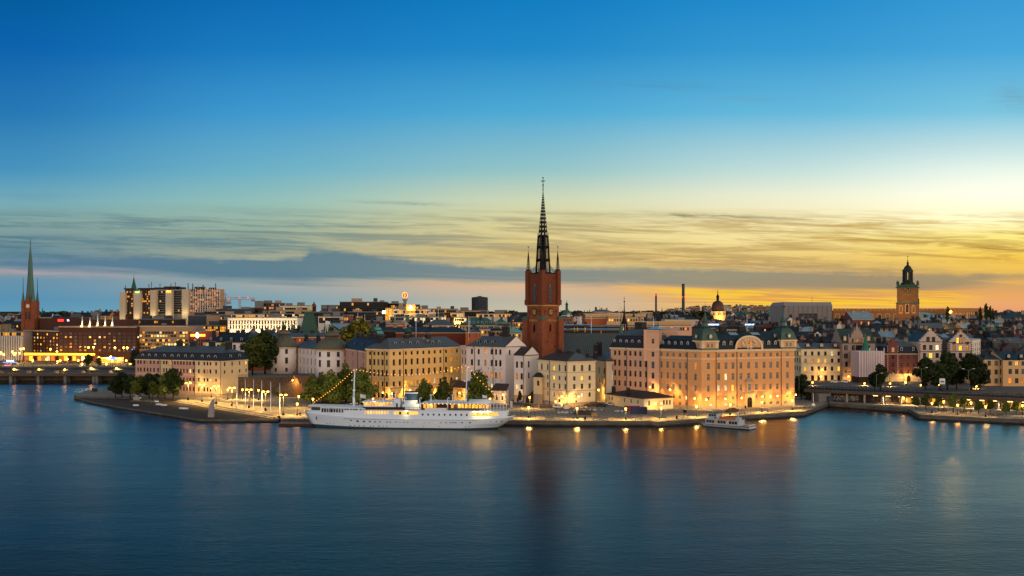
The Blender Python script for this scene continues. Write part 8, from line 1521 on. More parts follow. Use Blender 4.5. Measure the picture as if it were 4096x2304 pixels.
for a in [('wide green copper roofed ministry with dormer rows behind the church tower', 1836, 1988, 760, 1300, 1270, 40, 'w_sand', 'roof_green', 'hip', 1, 12), ('second green copper roof joined to the ministry, right end', 1960, 2044, 800, 1302, 1274, 30, 'w_sand', 'roof_green', 'hip', 1, 6), ('dark pavilion with blue roof and ribbed cornice behind the yellow block', 1693, 1816, 690, 1300, 1278, 20, 'w_tan', 'roof_blue', 'hip', 1, 8),
          ('long brick palace with black roof behind the yellow block', 1583, 1868, 620, 1329, 1308, 20, 'w_brickp', 'roof_black', 'hip', 1, 0), ('orange lit end of the brick palace', 1862, 1918, 606, 1328, 1306, 22, 'w_orange', 'roof_blue', 'hip', 1, 2), ('ornate brick stair tower with stone crown behind the yellow block', 1548, 1612, 660, 1300, 1296, 12, 'w_orange', 'roof_dark', 'flat', 1, 0), ('dark roof with a tilted teal skylight behind the domed tower', 1475, 1600, 640, 1322, 1308, 18, 'w_darkbrown', 'roof_dark', 'gable', 1, 0),
          ('dark green sloping roof left of the golden tree', 1372, 1430, 660, 1338, 1308, 18, 'w_darkbrown', 'copper_dark', 'hip', 1, 0), ('beige house with windows right of the brick palace', 1912, 1960, 640, 1316, 1310, 14, 'w_sand', 'roof_blue', 'gable', 3, 4), ('pale palace with pediment and green roof left of the church tower', 2010, 2098, 640, 1330, 1312, 24, 'w_sand', 'roof_verdigris', 'hip', 1, 7), ('cream house with dormers between green roofs', 1955, 2012, 660, 1322, 1308, 14, 'w_sand', 'roof_blue', 'mansard', 2, 4),
          ('black mansard building left of the church tower clock', 2052, 2110, 720, 1288, 1266, 20, 'w_sand', 'roof_black', 'mansard', 2, 6), ('glass vaulted pale roofs right of the pale flag', 1340, 1420, 700, 1316, 1306, 30, 'w_pale', 'roof_light', 'gable', 1, 0), ('grey pyramid roof right of the domed round tower', 1336, 1372, 660, 1330, 1294, 18, 'w_grey', 'roof_light', 'hip', 1, 0),
          ('low pale roofed house row with lights between the towers', 1330, 1460, 760, 1296, 1288, 16, 'w_tan', 'roof_grey', 'gable', 1, 8)]:
 if 'w_brickp' not in MATS: wallm('w_brickp', '6e3423', .2)
 lab, x0, x1, Y, ye, yr, dep, wl, rf, rt, rw, cl = a
 h = house(lab, x0, x1, Y, ye, yr, dep, wl, rf, rt, rows=rw, cols=cl, plit=.15, chim=3 if x1-x0 > 60 and rt != 'flat' else 1, e=((yr-ye)*-.16+4,)*2, zb=5)
 if 'ministry' in lab: dorms(h, 9, 'roof_green', 1.2, 'glass', 1.4, 1.5, 1.6)
 if 'skylight' in lab: b_ = MB(); b_.face([(wx(1512, 636), 634.5, wz(1336, 635)), (wx(1538, 636), 634.5, wz(1336, 635)), (wx(1522, 644), 645, wz(1310, 645)), (wx(1497, 644), 645, wz(1310, 645))], 'roof_verdigris'); b_.build('skylight', h.roof)
 if 'stone crown' in lab:
  b_ = MB(); q = h.q; b_.prism(inset(q, -.5), wz(1300, 660)+.5, wz(1296, 660)+.5, 'w_stone'); [b_.lathe(p, [(1.2, wz(1296, 660)+.5), (.9, wz(1289, 660)), (1.0, wz(1287, 660)), (.2, wz(1280, 660))], 'w_stone', 6) for p in q]; b_.build('crown', h.t)
for i, (px_, pt, pb, Y) in enumerate([(1431, 1250, 1300, 700), (1459, 1258, 1300, 700), (1664, 1260, 1340, 600), (1753, 1218, 1280, 760), (1874, 1265, 1345, 590), (1879, 1275, 1310, 590), (2365, 1262, 1335, 560), (2476, 1215, 1300, 700), (2614, 1265, 1325, 560), (2988, 1260, 1362, 430), (1500+1, 1350, 1352, 600), (2387, 1228, 1240, 900), (2399, 1225, 1240, 900), (1580, 1255, 1300, 690)]):
 x, y = at(px_, Y); b_ = MB(); b_.lathe((x, y), [(.2, wz(pb, Y)-3), (.1, wz(pt, Y))], 'steel_white' if i not in (11, 12) else 'iron', 6); b_.ball((x, y, wz(pt, Y)), .16, 'gold', 5, 4)
 tag(b_.build('flagpole', None, (x, y, wz(pb, Y)-3)), f'thin bare pole above the roofs, {ORD[i] if i < 12 else "one of the last"} of the row' if 0 else ['thin white pole left of the red roofed row', 'thin white pole above the red roofed row', 'tall white pole behind the onion cupola', 'tall grey pole before the teal edged office', 'tall white pole at the orange end of the brick palace', 'shorter white pole beside the brick palace pole', 'white pole in front of the church nave roof', 'white pole above the opera roof', 'white pole with flag above the palace wing', 'tall white flagpole on the peach palace roof', 'short pole stub by the cupola', 'thin antenna above the opera, left one', 'thin antenna above the opera, right one', 'white pole before the long grey office'][i], 'pole')
# behind the church and palaces
def domechurch(lab, px_, Y, parts, name='domed_church'):
 c0 = at(px_, Y); t = thing(name, (*c0, 5), lab, 'church')
 for nm, prof, mt, n_ in parts: b_ = MB(); b_.lathe(c0, [(a/2/FPX*Y, wz(p, Y)) for a, p in prof], mt, n_, pi/8, n_ > 12); b_.build(nm, t)
 return t
t = domechurch('red and white church with green dome and lantern right of the brick tower', 2267, 800, [('body', [(44, 1330), (44, 1264)], 'w_red', 8), ('cornice', [(48, 1264), (47, 1261)], 'w_pale', 8), ('dome', [(40, 1261), (38, 1254), (30, 1246), (18, 1241), (14, 1239)], 'roof_green', 24), ('lantern', [(10, 1240), (10, 1220), (13, 1218), (9, 1214), (3, 1210), (1, 1201)], 'copper_dark', 12)])
for dx_ in (-12, 0, 12): window(t, (wx(2267+dx_, 800)+.2, 800-4.6, wz(1288, 800)), 0, 1.3, 3.2, 'glass', 'w_pale', 'a', 0)
b_ = MB(); b_.face([(wx(2274, 795)+1.3*cos(i*pi/8), 795.2, wz(1262, 795)+1.3*sin(i*pi/8)) for i in range(16)], 'plaster_white'); b_.build('clock_face', t)
t = domechurch('large dark dome with lantern over an orange floodlit drum on the skyline', 2871, 1300, [('drum', [(62, 1285), (62, 1248), (66, 1247), (64, 1245)], 'w_cream', 8), ('dome', [(48, 1245), (50, 1235), (47, 1222), (38, 1211), (24, 1205), (12, 1203)], 'roof_brown', 32), ('lantern', [(10, 1204), (11, 1190), (13, 1185), (8, 1182), (4, 1177), (3, 1168), (1, 1159)], 'spire_iron', 10)])
for dx_ in (-24, 0, 24): light(t, (wx(2871+dx_, 1300), 1300-17, wz(1272, 1300)), 3800, (1, .5, .1), 2)
for dx_ in (-21, -17, -3, 3, 17, 21): window(t, (wx(2871+dx_, 1300), 1300-9.6 if abs(dx_) < 5 else 1300-7.6, wz(1262, 1300)), 0, 1.2, 4, 'glass', 'w_sand', 'a', 0)
house('blue roofed nave of the domed church before its drum', 2822, 2922, 1100, 1288, 1276, 24, 'w_orange', 'w_slate', 'hip', 0, 0, zb=5, chim=0, e=(14, 14), name='church_nave')
for lab, px_, w_, yt, Y in [('short dark factory chimney with red lights on the skyline', 2624, 8, 1176, 2000), ('tall dark factory chimney with red lights on the skyline', 2733, 12, 1136, 1800)]:
 c0 = at(px_, Y); r = w_/2/FPX*Y; t = thing('chimney_stack', (*c0, 20), lab, 'chimney'); b_ = MB(); b_.lathe(c0, [(r*1.05, 10), (r*.95, wz(yt, Y))], 'w_slate', 16); b_.build('shaft', t); b_ = MB(); b_.lathe(c0, [(r*.99, wz(yt+3, Y)), (r*.99, wz(yt, Y)+.3)], 'roof_black', 16); b_.build('rim', t)
 for s_ in (-1, 1): b_ = MB(); b_.ball((c0[0]+s_*r*.9, c0[1]-r*.6, wz(yt+(53 if w_ == 12 else 5), Y)), 1.2, 'bulb_red', 6, 4); b_.build('warning_light', t)
for i, (x0, x1, yt, lab) in enumerate([(2675, 2712, 1240, 'pale slab block, low one left of the tall chimney'), (2706, 2764, 1237, 'long pale slab block under the tall chimney'), (2763, 2802, 1229, 'taller pale apartment block right of the tall chimney'), (2816, 2846, 1229, 'apartment block just left of the great dome'), (2898, 2928, 1226, 'apartment block just right of the great dome'), (2930, 2952, 1233, 'small apartment block between two bigger ones'), (2948, 2988, 1224, 'stepped apartment block above the slate dome'), (2968, 3000, 1232, 'low block before the stepped apartment block'), (3000, 3058, 1225, 'broad apartment block left of the last skyline block'), (3062, 3126, 1227, 'last broad apartment block before the wrapped building')]):
 Y = 2200; office(lab, x0, x1, Y, yt, 1260, ['w_concrete', 'w_pale', 'w_tan'][i % 3], [yt+4+5*k for k in range(int((1250-yt)/5))], 'rib_dark', plant=3, dep=30, hh=1.4, zb=20, name='apartment_block', group='apartment blocks on the skyline')
for a in [('opera house with blue hipped attic roof', 2378, 2446, 900, 1246, 1238, 30, 'w_tan', 'roof_blue', 'hip', 1, 5), ('long brown opera house body with rooftop statues, left part', 2336, 2430, 860, 1254, 1252, 24, 'w_brown', 'roof_dark', 'flat', 4, 9), ('paler right wing of the opera house', 2430, 2492, 862, 1252, 1250, 24, 'w_tan', 'roof_dark', 'flat', 3, 8), ('orange stone parliament block with balustrade, left part', 2341, 2433, 760, 1272, 1270, 24, 'w_orange', 'roof_dark', 'flat', 1, 0), ('pale stone parliament block with balustrade and windows', 2433, 2584, 750, 1270, 1268, 24, 'w_sand', 'roof_dark', 'flat', 2, 14),
          ('long orange parliament wing with green roof edge', 2427, 2640, 640, 1303, 1297, 20, 'w_orange', 'roof_verdigris', 'gable', 1, 14), ('pink round windowed parliament wing, right end', 2636, 2766, 636, 1303, 1298, 20, 'w_peach_pale', 'roof_verdigris', 'flat', 1, 14), ('low black hall with pale roof stripe behind the nave, upper one', 2247, 2362, 640, 1300, 1296, 20, 'w_darkbrown', 'roof_light', 'gable', 0, 0), ('long low black hall behind the nave, lower one', 2247, 2480, 600, 1318, 1314, 20, 'w_darkbrown', 'roof_light', 'gable', 0, 0), ('black hall right of the flagpole behind the nave', 2360, 2484, 620, 1304, 1302, 14, 'w_darkbrown', 'roof_black', 'flat', 0, 0),
          ('green glass roof pavilion on the parliament wing', 2552, 2596, 680, 1293, 1281, 14, 'w_tan', 'roof_verdigris', 'hip', 0, 0), ('pale flat roofs lit warm behind the parliament wing', 2660, 2740, 780, 1279, 1276, 20, 'w_cream', 'roof_light', 'flat', 1, 6), ('white curved roof hall behind the left palace dome', 2738, 2795, 800, 1280, 1276, 20, 'w_pale', 'roof_light', 'flat', 0, 0), ('slate roofed bank with neon sign behind the peach palace', 2820, 2880, 700, 1310, 1298, 18, 'w_tan', 'w_slate', 'gable', 1, 6), ('long slate mansard bank behind the peach palace chimneys', 2876, 2974, 690, 1316, 1296, 18, 'w_sand', 'w_slate', 'mansard', 1, 9), ('blue roofed house under the second blue neon sign', 2978, 3020, 680, 1312, 1302, 14, 'w_slate', 'roof_light', 'gable', 1, 4),
          ('dark blue roofed block behind the right palace dome', 2960, 3080, 860, 1290, 1282, 20, 'w_tan', 'roof_blue', 'gable', 1, 8), ('dark gabled block with lit windows by the wrapped building', 3080, 3135, 1050, 1268, 1260, 20, 'w_darkbrown', 'roof_dark', 'gable', 1, 6), ('brown office under the short chimney with lit top', 2560, 2610, 1200, 1250, 1246, 20, 'w_tan', 'roof_dark', 'flat', 1, 4), ('tiered white terrace office with blue roof lines', 2542, 2592, 1100, 1262, 1258, 20, 'w_pale', 'roof_light', 'flat', 2, 8)]:
 lab, x0, x1, Y, ye, yr, dep, wl, rf, rt, rw, cl = a
 house(lab, x0, x1, Y, ye, yr, dep, wl, rf, rt, rows=rw, cols=cl, plit=.15, chim=3 if x1-x0 > 60 and rt != 'flat' else (2 if rt != 'flat' else 0), e=(4, 4), zb=5, fl=3.6)
for x0, x1, ye, Y, k in [(2427, 2640, 1303, 640, 24), (2636, 2766, 1303, 636, 20), (2341, 2433, 1272, 760, 12), (2433, 2584, 1270, 750, 20)]:
 t = thing('balustrade', (*at(x0, Y-.3), wz(ye, Y)), {2427: 'stone balustrade on the long orange parliament wing', 2636: 'stone balustrade on the pink parliament wing', 2341: 'stone balustrade on the orange parliament block', 2433: 'stone balustrade on the pale parliament block'}[x0], 'balustrade')
 for i in range(k): x = wx(x0+(x1-x0)*(i+.5)/k, Y); b_ = MB(); b_.box(x-.6, x+.6, Y-.5, Y+.5, wz(ye, Y)+.55, wz(ye, Y)+2.4, 'w_sand'); b_.build('baluster', t)
 b_ = MB(); b_.box(wx(x0, Y), wx(x1, Y), Y-.4, Y+.4, wz(ye, Y)+2.42, wz(ye, Y)+2.8, 'w_sand'); b_.build('rail', t)
for body, a, c_, y0_, y1_, lab in [('HANDELSBANKEN', 2827, 2875, 1295, 1301, 'blue white neon lettering HANDELSBANKEN above the peach palace roof'), ('BANKEN N.P', 2980, 3016, 1295, 1301, 'second blurred blue neon lettering right of the first')]:
 P, Q = span(a-2, c_+2, 680); t = thing('neon_sign', (*P, wz(1303, 680)), lab, 'neon sign'); b_ = MB(); b_.prism(back(P, Q, .3), wz(1303, 680), wz(1293.5, 680), 'sign_navy' if 'sign_navy' in MATS else glow('sign_navy', '0a4fae', .9)); b_.build('panel', t); textobj(body, a, c_, y0_, y1_, 679.8, 'neon_white', t, bold=.015)
for i, (px_, Y, yt, yb) in enumerate([(2298, 600, 1309, 1328), (2340, 600, 1308, 1330), (2310, 598, 1308, 1326), (2404, 590, 1322, 1334), (2337, 858, 1240, 1252), (2350, 858, 1241, 1252), (2358, 858, 1238, 1252), (2472, 862, 1241, 1251), (2490, 862, 1240, 1251), (2535, 745, 1240, 1268)]):
 c0 = at(px_, Y); s_ = (wz(yt, Y)-wz(yb, Y)); b_ = MB(); z = wz(yb, Y); b_.lathe(c0, [(s_*.2, z), (s_*.18, z+s_*.25), (s_*.1, z+s_*.3), (s_*.16, z+s_*.6), (s_*.1, z+s_*.78), (s_*.09, z+s_*.9), (.03, z+s_)], 'gold' if i < 4 else 'copper_dark', 8); tag(b_.build('statue', None, (*c0, z)), ['gilded roof statue behind the nave, left one', 'gilded roof statue behind the nave, tallest', 'dark gold roof statue between two gilded ones', 'small gilded ornament near the nave ridge', 'dark roof statue at the left end of the opera', 'dark roof statue second on the opera', 'larger dark roof statue third on the opera', 'dark roof statue on the opera right wing, left', 'dark roof statue on the opera right wing, right', 'stout dark stone finial right of the bell cote'][i], 'statue')
Y = 760; P, Q = span(3134, 3329, Y); t = thing('wrapped_building', (*P, 5), 'huge building wrapped in translucent grey scaffold sheeting with a dark panel', 'scaffold'); plain('sheet_grey', '7e7876', .7, var=.25, scale=.12); plain('sheet_dark', '2a2730', .7)
b_ = MB(); q = back(P, Q, 40); zt = wz(1222, Y); b_.prism(q, 5, zt, 'sheet_grey'); b_.prism(q, zt+.01, wz(1208, Y), 'sheet_grey', top=[(q[0][0]+1.4, q[0][1]+3), (q[1][0], q[1][1]+3), (q[2][0], q[2][1]-3), (q[3][0]+1.4, q[3][1]-3)]); b_.build('sheeting', t)
P2, Q2 = span(3196, 3271, Y-.2); b_ = MB(); b_.prism(back(P2, Q2, .18), wz(1277, Y), wz(1253, Y), 'sheet_dark'); b_.build('dark_panel', t)
for k in range(11): x = wx(3136+k*19.2, Y); b_ = MB(); b_.box(x-.14, x+.14, Y-.3, Y-.05, 5, zt, 'frame_grey'); b_.build('scaffold_pole', t)
for k in range(8): z = wz(1228+k*9, Y); b_ = MB(); b_.box(P[0], Q[0], Y-.22, Y-.04, z-.12, z+.12, 'frame_grey'); b_.build('scaffold_ledger', t)
b_ = MB(); b_.tube((wx(3256, Y), Y+5, wz(1208, Y)), (wx(3256, Y), Y+5, wz(1186, Y)), .15, .08, 'crane_rust', 4); b_.build('mast', t)
def palace(lab, x0, x1, Y, dY, yc, yt, k):
 P, Q = span(x0, x1, Y, dY); t = thing('royal_palace', (*P, 5), lab, 'palace'); b_ = MB(); b_.prism(back(P, Q, 30), 5, wz(yc, Y), 'w_palace', capm='roof_dark'); b_.build('wall', t)
 b_ = MB(); b_.prism(back((P[0]-.6, P[1]-.7), (Q[0]+.6, Q[1]-.7), 1.5), wz(yc, Y), wz(yc, Y)+1.1, 'w_palace'); b_.build('cornice', t); n_ = k*2
 for i in range(n_): f0, f1 = (i+.0)/n_, (i+.88)/n_; a = Vector(P).lerp(Vector(Q), f0); c_ = Vector(P).lerp(Vector(Q), f1); b_ = MB(); b_.prism([(a.x, a.y-.4), (c_.x, c_.y-.4), (c_.x, c_.y+.2), (a.x, a.y+.2)], wz(yc, Y)+1.11, wz(yt, Y), 'w_palace'); b_.build('balustrade', t)
 L = (Vector(Q)-Vector(P)).length; an = atan2(Q[1]-P[1], Q[0]-P[0])
 for i in range(k): p = Vector(P).lerp(Vector(Q), (i+.5)/k); window(t, (p.x, p.y-.1, wz(yc+40, Y)), an, L/k*.62, 6.6, 'w_shade' if 0 else 'w_palace', 'w_sand', 'a', 0, 'blind_arch'); window(t, (p.x, p.y-.2, wz(yc+44, Y)), an, 1.8, 3.2, 'glass', 'w_darkbrown')
 return t
wallm('w_palace', '9a6a3c', .15)
palace('long royal palace front with arches between the wrapped building and church tower', 3333, 3600, 800, 0, 1247, 1234, 8); palace('royal palace front continuing right of the great church tower', 3660, 3830, 820, 0, 1247, 1234, 5); t = palace('lit colonnaded royal palace wing at the right', 3800, 3945, 800, 30, 1246, 1232, 9)
for k in range(9): P, Q = span(3860, 3942, 812, 18); p = Vector(P).lerp(Vector(Q), (k+.5)/9); b_ = MB(); b_.tube((p.x, p.y-1.2, 15), (p.x, p.y-1.2, wz(1250, 812)), .7, .6, 'w_sand', 8); b_.build('column', t)
light(t, (wx(3900, 780), 784, 24), 5000, (1, .6, .25), 2)
Y = 690; c0 = at(3631, Y+6); t = thing('church_tower', (*c0, 6), 'tall orange lit stone church tower with two gold clocks and dark green lantern', 'church tower')
an = -.42; W_ = 12.6; Wd = lambda z0, z1, w_, m: None; brickm('tower_plaster', '76563a', '6e4f34', '5f462f', 3, 1.2, .25)
b_ = MB(); b_.obox(c0, an, W_+1.4, W_+1.4, 6, wz(1212, Y), 'tower_plaster'); b_.obox(c0, an, W_+.4, W_+.4, wz(1212, Y)+.01, wz(1160, Y)+1, 'tower_plaster'); b_.build('shaft', t)
b_ = MB(); b_.obox(c0, an, W_+2.2, W_+2.2, wz(1151, Y), wz(1149, Y)+.2, 'copper_dark'); b_.obox(c0, an, W_+.8, W_+.8, wz(1149, Y)+.21, wz(1139, Y), 'copper_dark'); b_.obox(c0, an, W_+.5, W_+.5, wz(1160, Y)+1.01, wz(1151, Y)-.01, 'tower_plaster'); b_.obox(c0, an, W_+1.8, W_+1.8, wz(1212, Y)-.6, wz(1212, Y)+.3, 'copper_dark'); b_.obox(c0, an, W_+.8, W_+.8, wz(1187, Y), wz(1187, Y)+.4, 'tower_plaster'); b_.build('cornice', t)
for sx, sy in ((-1, -1), (1, -1), (1, 1), (-1, 1)): q = (c0[0]+(W_/2)*(cos(an)*sx-sin(an)*sy), c0[1]+(W_/2)*(sin(an)*sx+cos(an)*sy)); b_ = MB(); b_.lathe(q, [(1.0, wz(1139, Y)), (.5, wz(1135, Y)), (.8, wz(1131, Y)), (.5, wz(1127, Y)), (.1, wz(1121, Y))], 'copper_dark', 8); b_.build('urn', t)
for a in (an, an+pi/2):
 n = Vector((sin(a), -cos(a))) if a == an else Vector((cos(an), sin(an))); u = Vector((cos(a), sin(a))) if a == an else Vector((-sin(an), cos(an))); F = lambda x, o, z: (c0[0]+u.x*x+n.x*(W_/2+.2+o), c0[1]+u.y*x+n.y*(W_/2+.2+o), z); zc_ = wz(1158, Y)
 b_ = MB(); b_.face([F(2.2*cos(i*pi/12), .35, zc_+2.2*sin(i*pi/12)) for i in range(24)], 'dial'); [b_.tube(F(1.3*cos(i*pi/6), .4, zc_+1.3*sin(i*pi/6)), F(1.95*cos(i*pi/6), .4, zc_+1.95*sin(i*pi/6)), .13, .13, 'glow_gold' if 'glow_gold' in MATS else glow('glow_gold', 'd79a2c', .8), 4) for i in range(12)]; b_.tube(F(0, .42, zc_), F(.2, .42, zc_-1.3), .12, .08, 'glow_gold', 4); b_.tube(F(0, .42, zc_), F(-1.2, .42, zc_+.5), .12, .08, 'glow_gold', 4); b_.build('clock_face', t)  # clock marks and hands given a faint emission of their own
 b_ = MB(); b_.mesh([F(-4.5, .7, wz(1212, Y)+.3), F(4.5, .7, wz(1212, Y)+.3), F(0, .7, wz(1212, Y)+3.2), F(-4.5, -.2, wz(1212, Y)+.3), F(4.5, -.2, wz(1212, Y)+.3), F(0, -.2, wz(1212, Y)+3.2)], [(0, 1, 2), (0, 2, 5, 3), (1, 4, 5, 2)], 'tower_plaster'); b_.build('pediment', t)
 for s_ in (-4, 0, 4): window(t, F(s_, .62, wz(1252, Y)), atan2(u.y, u.x), 2.2, 6.5 if s_ == 0 else 5.2, 'glass' if s_ == 0 or a != an else 'tower_plaster', 'w_sand', 'a', 0)
plain('lantern_dark', '232a22', .6, .2); b_ = MB(); zz0 = wz(1139, Y); s8 = pi/8+an
b_.lathe(c0, [(5.0, zz0), (4.6, wz(1131, Y)), (3.6, wz(1128, Y)), (3.2, wz(1125, Y))], 'lantern_dark', 8, s8, False)
for i in range(8): a = s8+i*pi/4; b_.tube((c0[0]+2.9*cos(a), c0[1]+2.9*sin(a), wz(1126, Y)), (c0[0]+2.8*cos(a), c0[1]+2.8*sin(a), wz(1086, Y)), .75, .7, 'lantern_dark', 5)
b_.lathe(c0, [(3.0, wz(1126, Y)), (3.0, wz(1118, Y))], 'lantern_dark', 8, s8, False); b_.lathe(c0, [(3.6, wz(1088, Y)), (3.7, wz(1080, Y)), (2.8, wz(1074, Y)), (2.2, wz(1066, Y)), (1.0, wz(1060, Y)), (.6, wz(1054, Y)), (.9, wz(1050, Y)), (.3, wz(1045, Y)), (.12, wz(1038, Y)), (.08, wz(1026, Y))], 'lantern_dark', 8, s8, False); b_.ball((c0[0], c0[1], wz(1040, Y)), .45, 'gold', 6, 4); b_.ball((c0[0], c0[1], wz(1024, Y)), .5, 'gold', 6, 4); b_.build('lantern', t)
light(t, (c0[0]-16, c0[1]-20, 22), 6000, (1, .55, .16), 2); light(t, (c0[0]-9, c0[1]-16, 48), 2200, (1, .55, .16), 2)
house('teal copper nave roof of the great church right of its tower', 3676, 3872, 735, 1278, 1250, 34, 'w_sand', 'roof_teal', 'hip', 0, 0, zb=5, chim=0, e=(0, 24), name='church_nave')
h = house('tall red house with white metal roof before the royal palace', 3410, 3496, 668, 1276, 1247, 22, 'w_red', 'roof_light', 'gable', rowpy=[1292, 1304], cols=6, plit=.2, zb=5, chim=2)
for px_, Y, yb, yt, lab in [(3790, 640, 1292, 1224, 'tall dark poplar before the teal church roof'), (3808, 642, 1290, 1264, 'small dark tree right of the tall poplar'), (3922, 640, 1286, 1226, 'slim dark poplar, left one of the pair at the right'), (3945, 646, 1286, 1212, 'tallest dark poplar at the right'), (3962, 646, 1286, 1222, 'dark poplar right of the tallest one'), (3972, 650, 1286, 1232, 'dark poplar at the right end of its group')]:
 tree('poplar', px_, Y, wz(yb, Y), wz(yt, Y)-wz(yb, Y), lab)
c0 = at(3802, 650); t = thing('roof_floodlight', (*c0, wz(1247, 650)), 'orange floodlight glowing beside the tall poplar', 'floodlight'); b_ = MB(); b_.ball((*c0, wz(1247, 650)), .9, 'bulb', 8, 6); b_.build('lamp', t); b_ = MB(); b_.tube((*c0, 15), (*c0, wz(1249, 650)), .15, .12, 'iron', 5); b_.build('post', t); light(t, (c0[0], c0[1]-2, wz(1247, 650)), 3000)
# old town roofscape
wallm('w_dullred', '553430'); wallm('w_dsand', '877458')
WALLS = [('slate clad', 'w_slate'), ('dark brown', 'w_darkbrown'), ('ochre', 'w_ochre'), ('tan', 'w_tan'), ('dull red', 'w_dullred'), ('grey', 'w_grey'), ('dark brown', 'w_darkbrown'), ('sand coloured', 'w_dsand'), ('brown', 'w_brown'), ('slate clad', 'w_slate'), ('pale', 'w_pale')]
ROOFS = [('black', 'roof_black'), ('dark', 'roof_dark'), ('slate blue', 'roof_blue'), ('black', 'roof_black'), ('dark', 'roof_dark'), ('pale metal', 'roof_light'), ('pale metal', 'roof_light'), ('dark', 'roof_dark'), ('black', 'roof_black'), ('dark red', 'roof_red'), ('black', 'roof_black'), ('green', 'roof_green'), ('dark', 'roof_dark')]  # pale metal listed twice: roof highlights put into the roof colour
LM = [(36, 'the left church'), (300, 'the brown hotel'), (1087, 'the round towers'), (1440, 'the round towers'), (1655, 'the yellow block'), (1980, 'the white building'), (2180, 'the brick tower'), (2670, 'the palace wing'), (3010, 'the peach palace'), (3290, 'the yellow house'), (3620, 'the red building'), (4000, 'the right mansion')]
ROWN = {}; NUM = ['one', 'two', 'three', 'four', 'five', 'six', 'seven', 'eight', 'nine', 'ten']
def near(px_): return min(LM, key=lambda l: abs(l[0]-px_))[1]
def scatter(rows, seed, zb=5, words='town house', group='roofs of the old town', fixed_wall=None, kind='house'):
 rr = random.Random(seed)
 for ri, (Y, xa, xb, ye, jit, wlo, whi) in enumerate(rows):
  x = xa+rr.uniform(-6, 6); lm = near((xa+xb)/2); ROWN[lm] = ROWN.get(lm, -1)+1; hi = 0
  while x < xb:
   w_ = rr.uniform(wlo, whi); yj = ye+rr.uniform(-jit, jit); Yj = Y+rr.uniform(-4, 4); wn, wm = rr.choice(WALLS); rn, rm = rr.choice(ROOFS); rt = rr.choice(['gable', 'gable', 'gfront', 'hip', 'mansard'])
   if fixed_wall: wn, wm = rr.choice(fixed_wall)
   mpx = w_*Yj/FPX; rise = min(4.5, mpx*.32+rr.uniform(.5, 1.5)) if rt != 'gfront' else min(6, mpx*.45); yr = yj-rise/(Yj+6)*FPX
   n_ = hi; hi += 1; lab = f'{wn} house, {rn} {dict(gfront="gabled", gable="ridged", hip="hipped", mansard="mansard")[rt]} roof, {ORD[n_] if n_ < 12 else str(n_+1)+"th"} from left, row {NUM[ROWN[lm]]} behind {lm}'
   h = house(lab, x, x+w_, Yj, yj, yr, min(16, mpx*1.1), wm, rm, rt, rows=2, cols=max(1, int(mpx/3.4)), plit=.16, zb=zb, chim=rr.choice([1, 2, 2, 3]), e=(min(3, mpx*.3),)*2, sides=False, band=False, group=group, ww=1.1, wh=1.6, dY=rr.uniform(-3, 3))
   x += w_*rr.uniform(.88, 1.05)
scatter([(572, 3180, 3372, 1372, 5, 34, 60), (590, 3185, 3372, 1352, 6, 36, 64), (615, 3140, 3420, 1332, 6, 34, 70), (645, 3130, 3420, 1314, 6, 34, 60), (685, 3140, 3400, 1298, 5, 30, 56),
         (590, 3470, 3700, 1350, 5, 40, 70), (618, 3480, 3720, 1330, 6, 36, 70), (648, 3490, 3790, 1312, 6, 34, 60), (668, 3500, 3620, 1296, 5, 30, 50), (670, 3650, 3900, 1293, 6, 30, 56)], 11)
scatter([(560, 3890, 4120, 1400, 8, 40, 70), (585, 3760, 4120, 1350, 8, 34, 60), (605, 3880, 4120, 1366, 8, 34, 60), (630, 3880, 4120, 1330, 8, 30, 54), (655, 3850, 4120, 1312, 7, 30, 50), (690, 3860, 4120, 1294, 7, 28, 46), (740, 3900, 4120, 1280, 6, 28, 44)], 23)
house('broad dark hipped roof high at the right edge', 4005, 4130, 700, 1276, 1250, 26, 'w_darkbrown', 'roof_black', 'hip', rows=1, cols=6, plit=.2, zb=5, chim=4, e=(8, 3)); house('long slate building with small skylights above the right mansion', 3972, 4140, 560, 1368, 1350, 14, 'w_slate', 'roof_blue', 'gable', rows=1, cols=7, plit=.0, zb=5, chim=3)
house('long dark roofed house with strip windows before the great church', 3636, 3776, 628, 1308, 1292, 14, 'w_darkbrown', 'roof_blue', 'gable', rows=1, cols=6, plit=.5, zb=5, chim=1); house('pale verdigris roofed house behind the yellow five storey house', 3288, 3368, 580, 1373, 1350, 12, 'w_verd' if 0 else 'w_pale', 'roof_verdigris', 'gable', rows=0, cols=0, zb=5, chim=2); house('long pale teal roof above the verdigris roofed house', 3230, 3375, 612, 1342, 1324, 14, 'w_sand', 'roof_teal', 'gable', rows=0, cols=0, zb=5, chim=2); house('large maroon walled fire gable behind the red building', 3514, 3700, 586, 1364, 1328, 10, 'w_darkbrown', 'roof_verdigris', 'flat', rows=0, cols=0, zb=5, chim=0)
scatter([(900, -20, 100, 1298, 5, 26, 50), (1000, -20, 92, 1278, 5, 22, 44), (1000, 158, 300, 1272, 4, 30, 50), (1100, 300, 480, 1264, 4, 30, 60), (640, 985, 1190, 1340, 4, 30, 60)], 31, group='roofs of the mainland town')
scatter([(650, 1330, 1480, 1345, 5, 30, 60), (700, 1400, 1560, 1312, 5, 30, 60), (690, 1610, 1700, 1306, 4, 30, 44), (690, 1900, 2060, 1336, 5, 30, 50), (900, 2040, 2110, 1276, 4, 24, 40), (1000, 2240, 2340, 1268, 5, 22, 36)], 37, group='roofs of the mainland town')
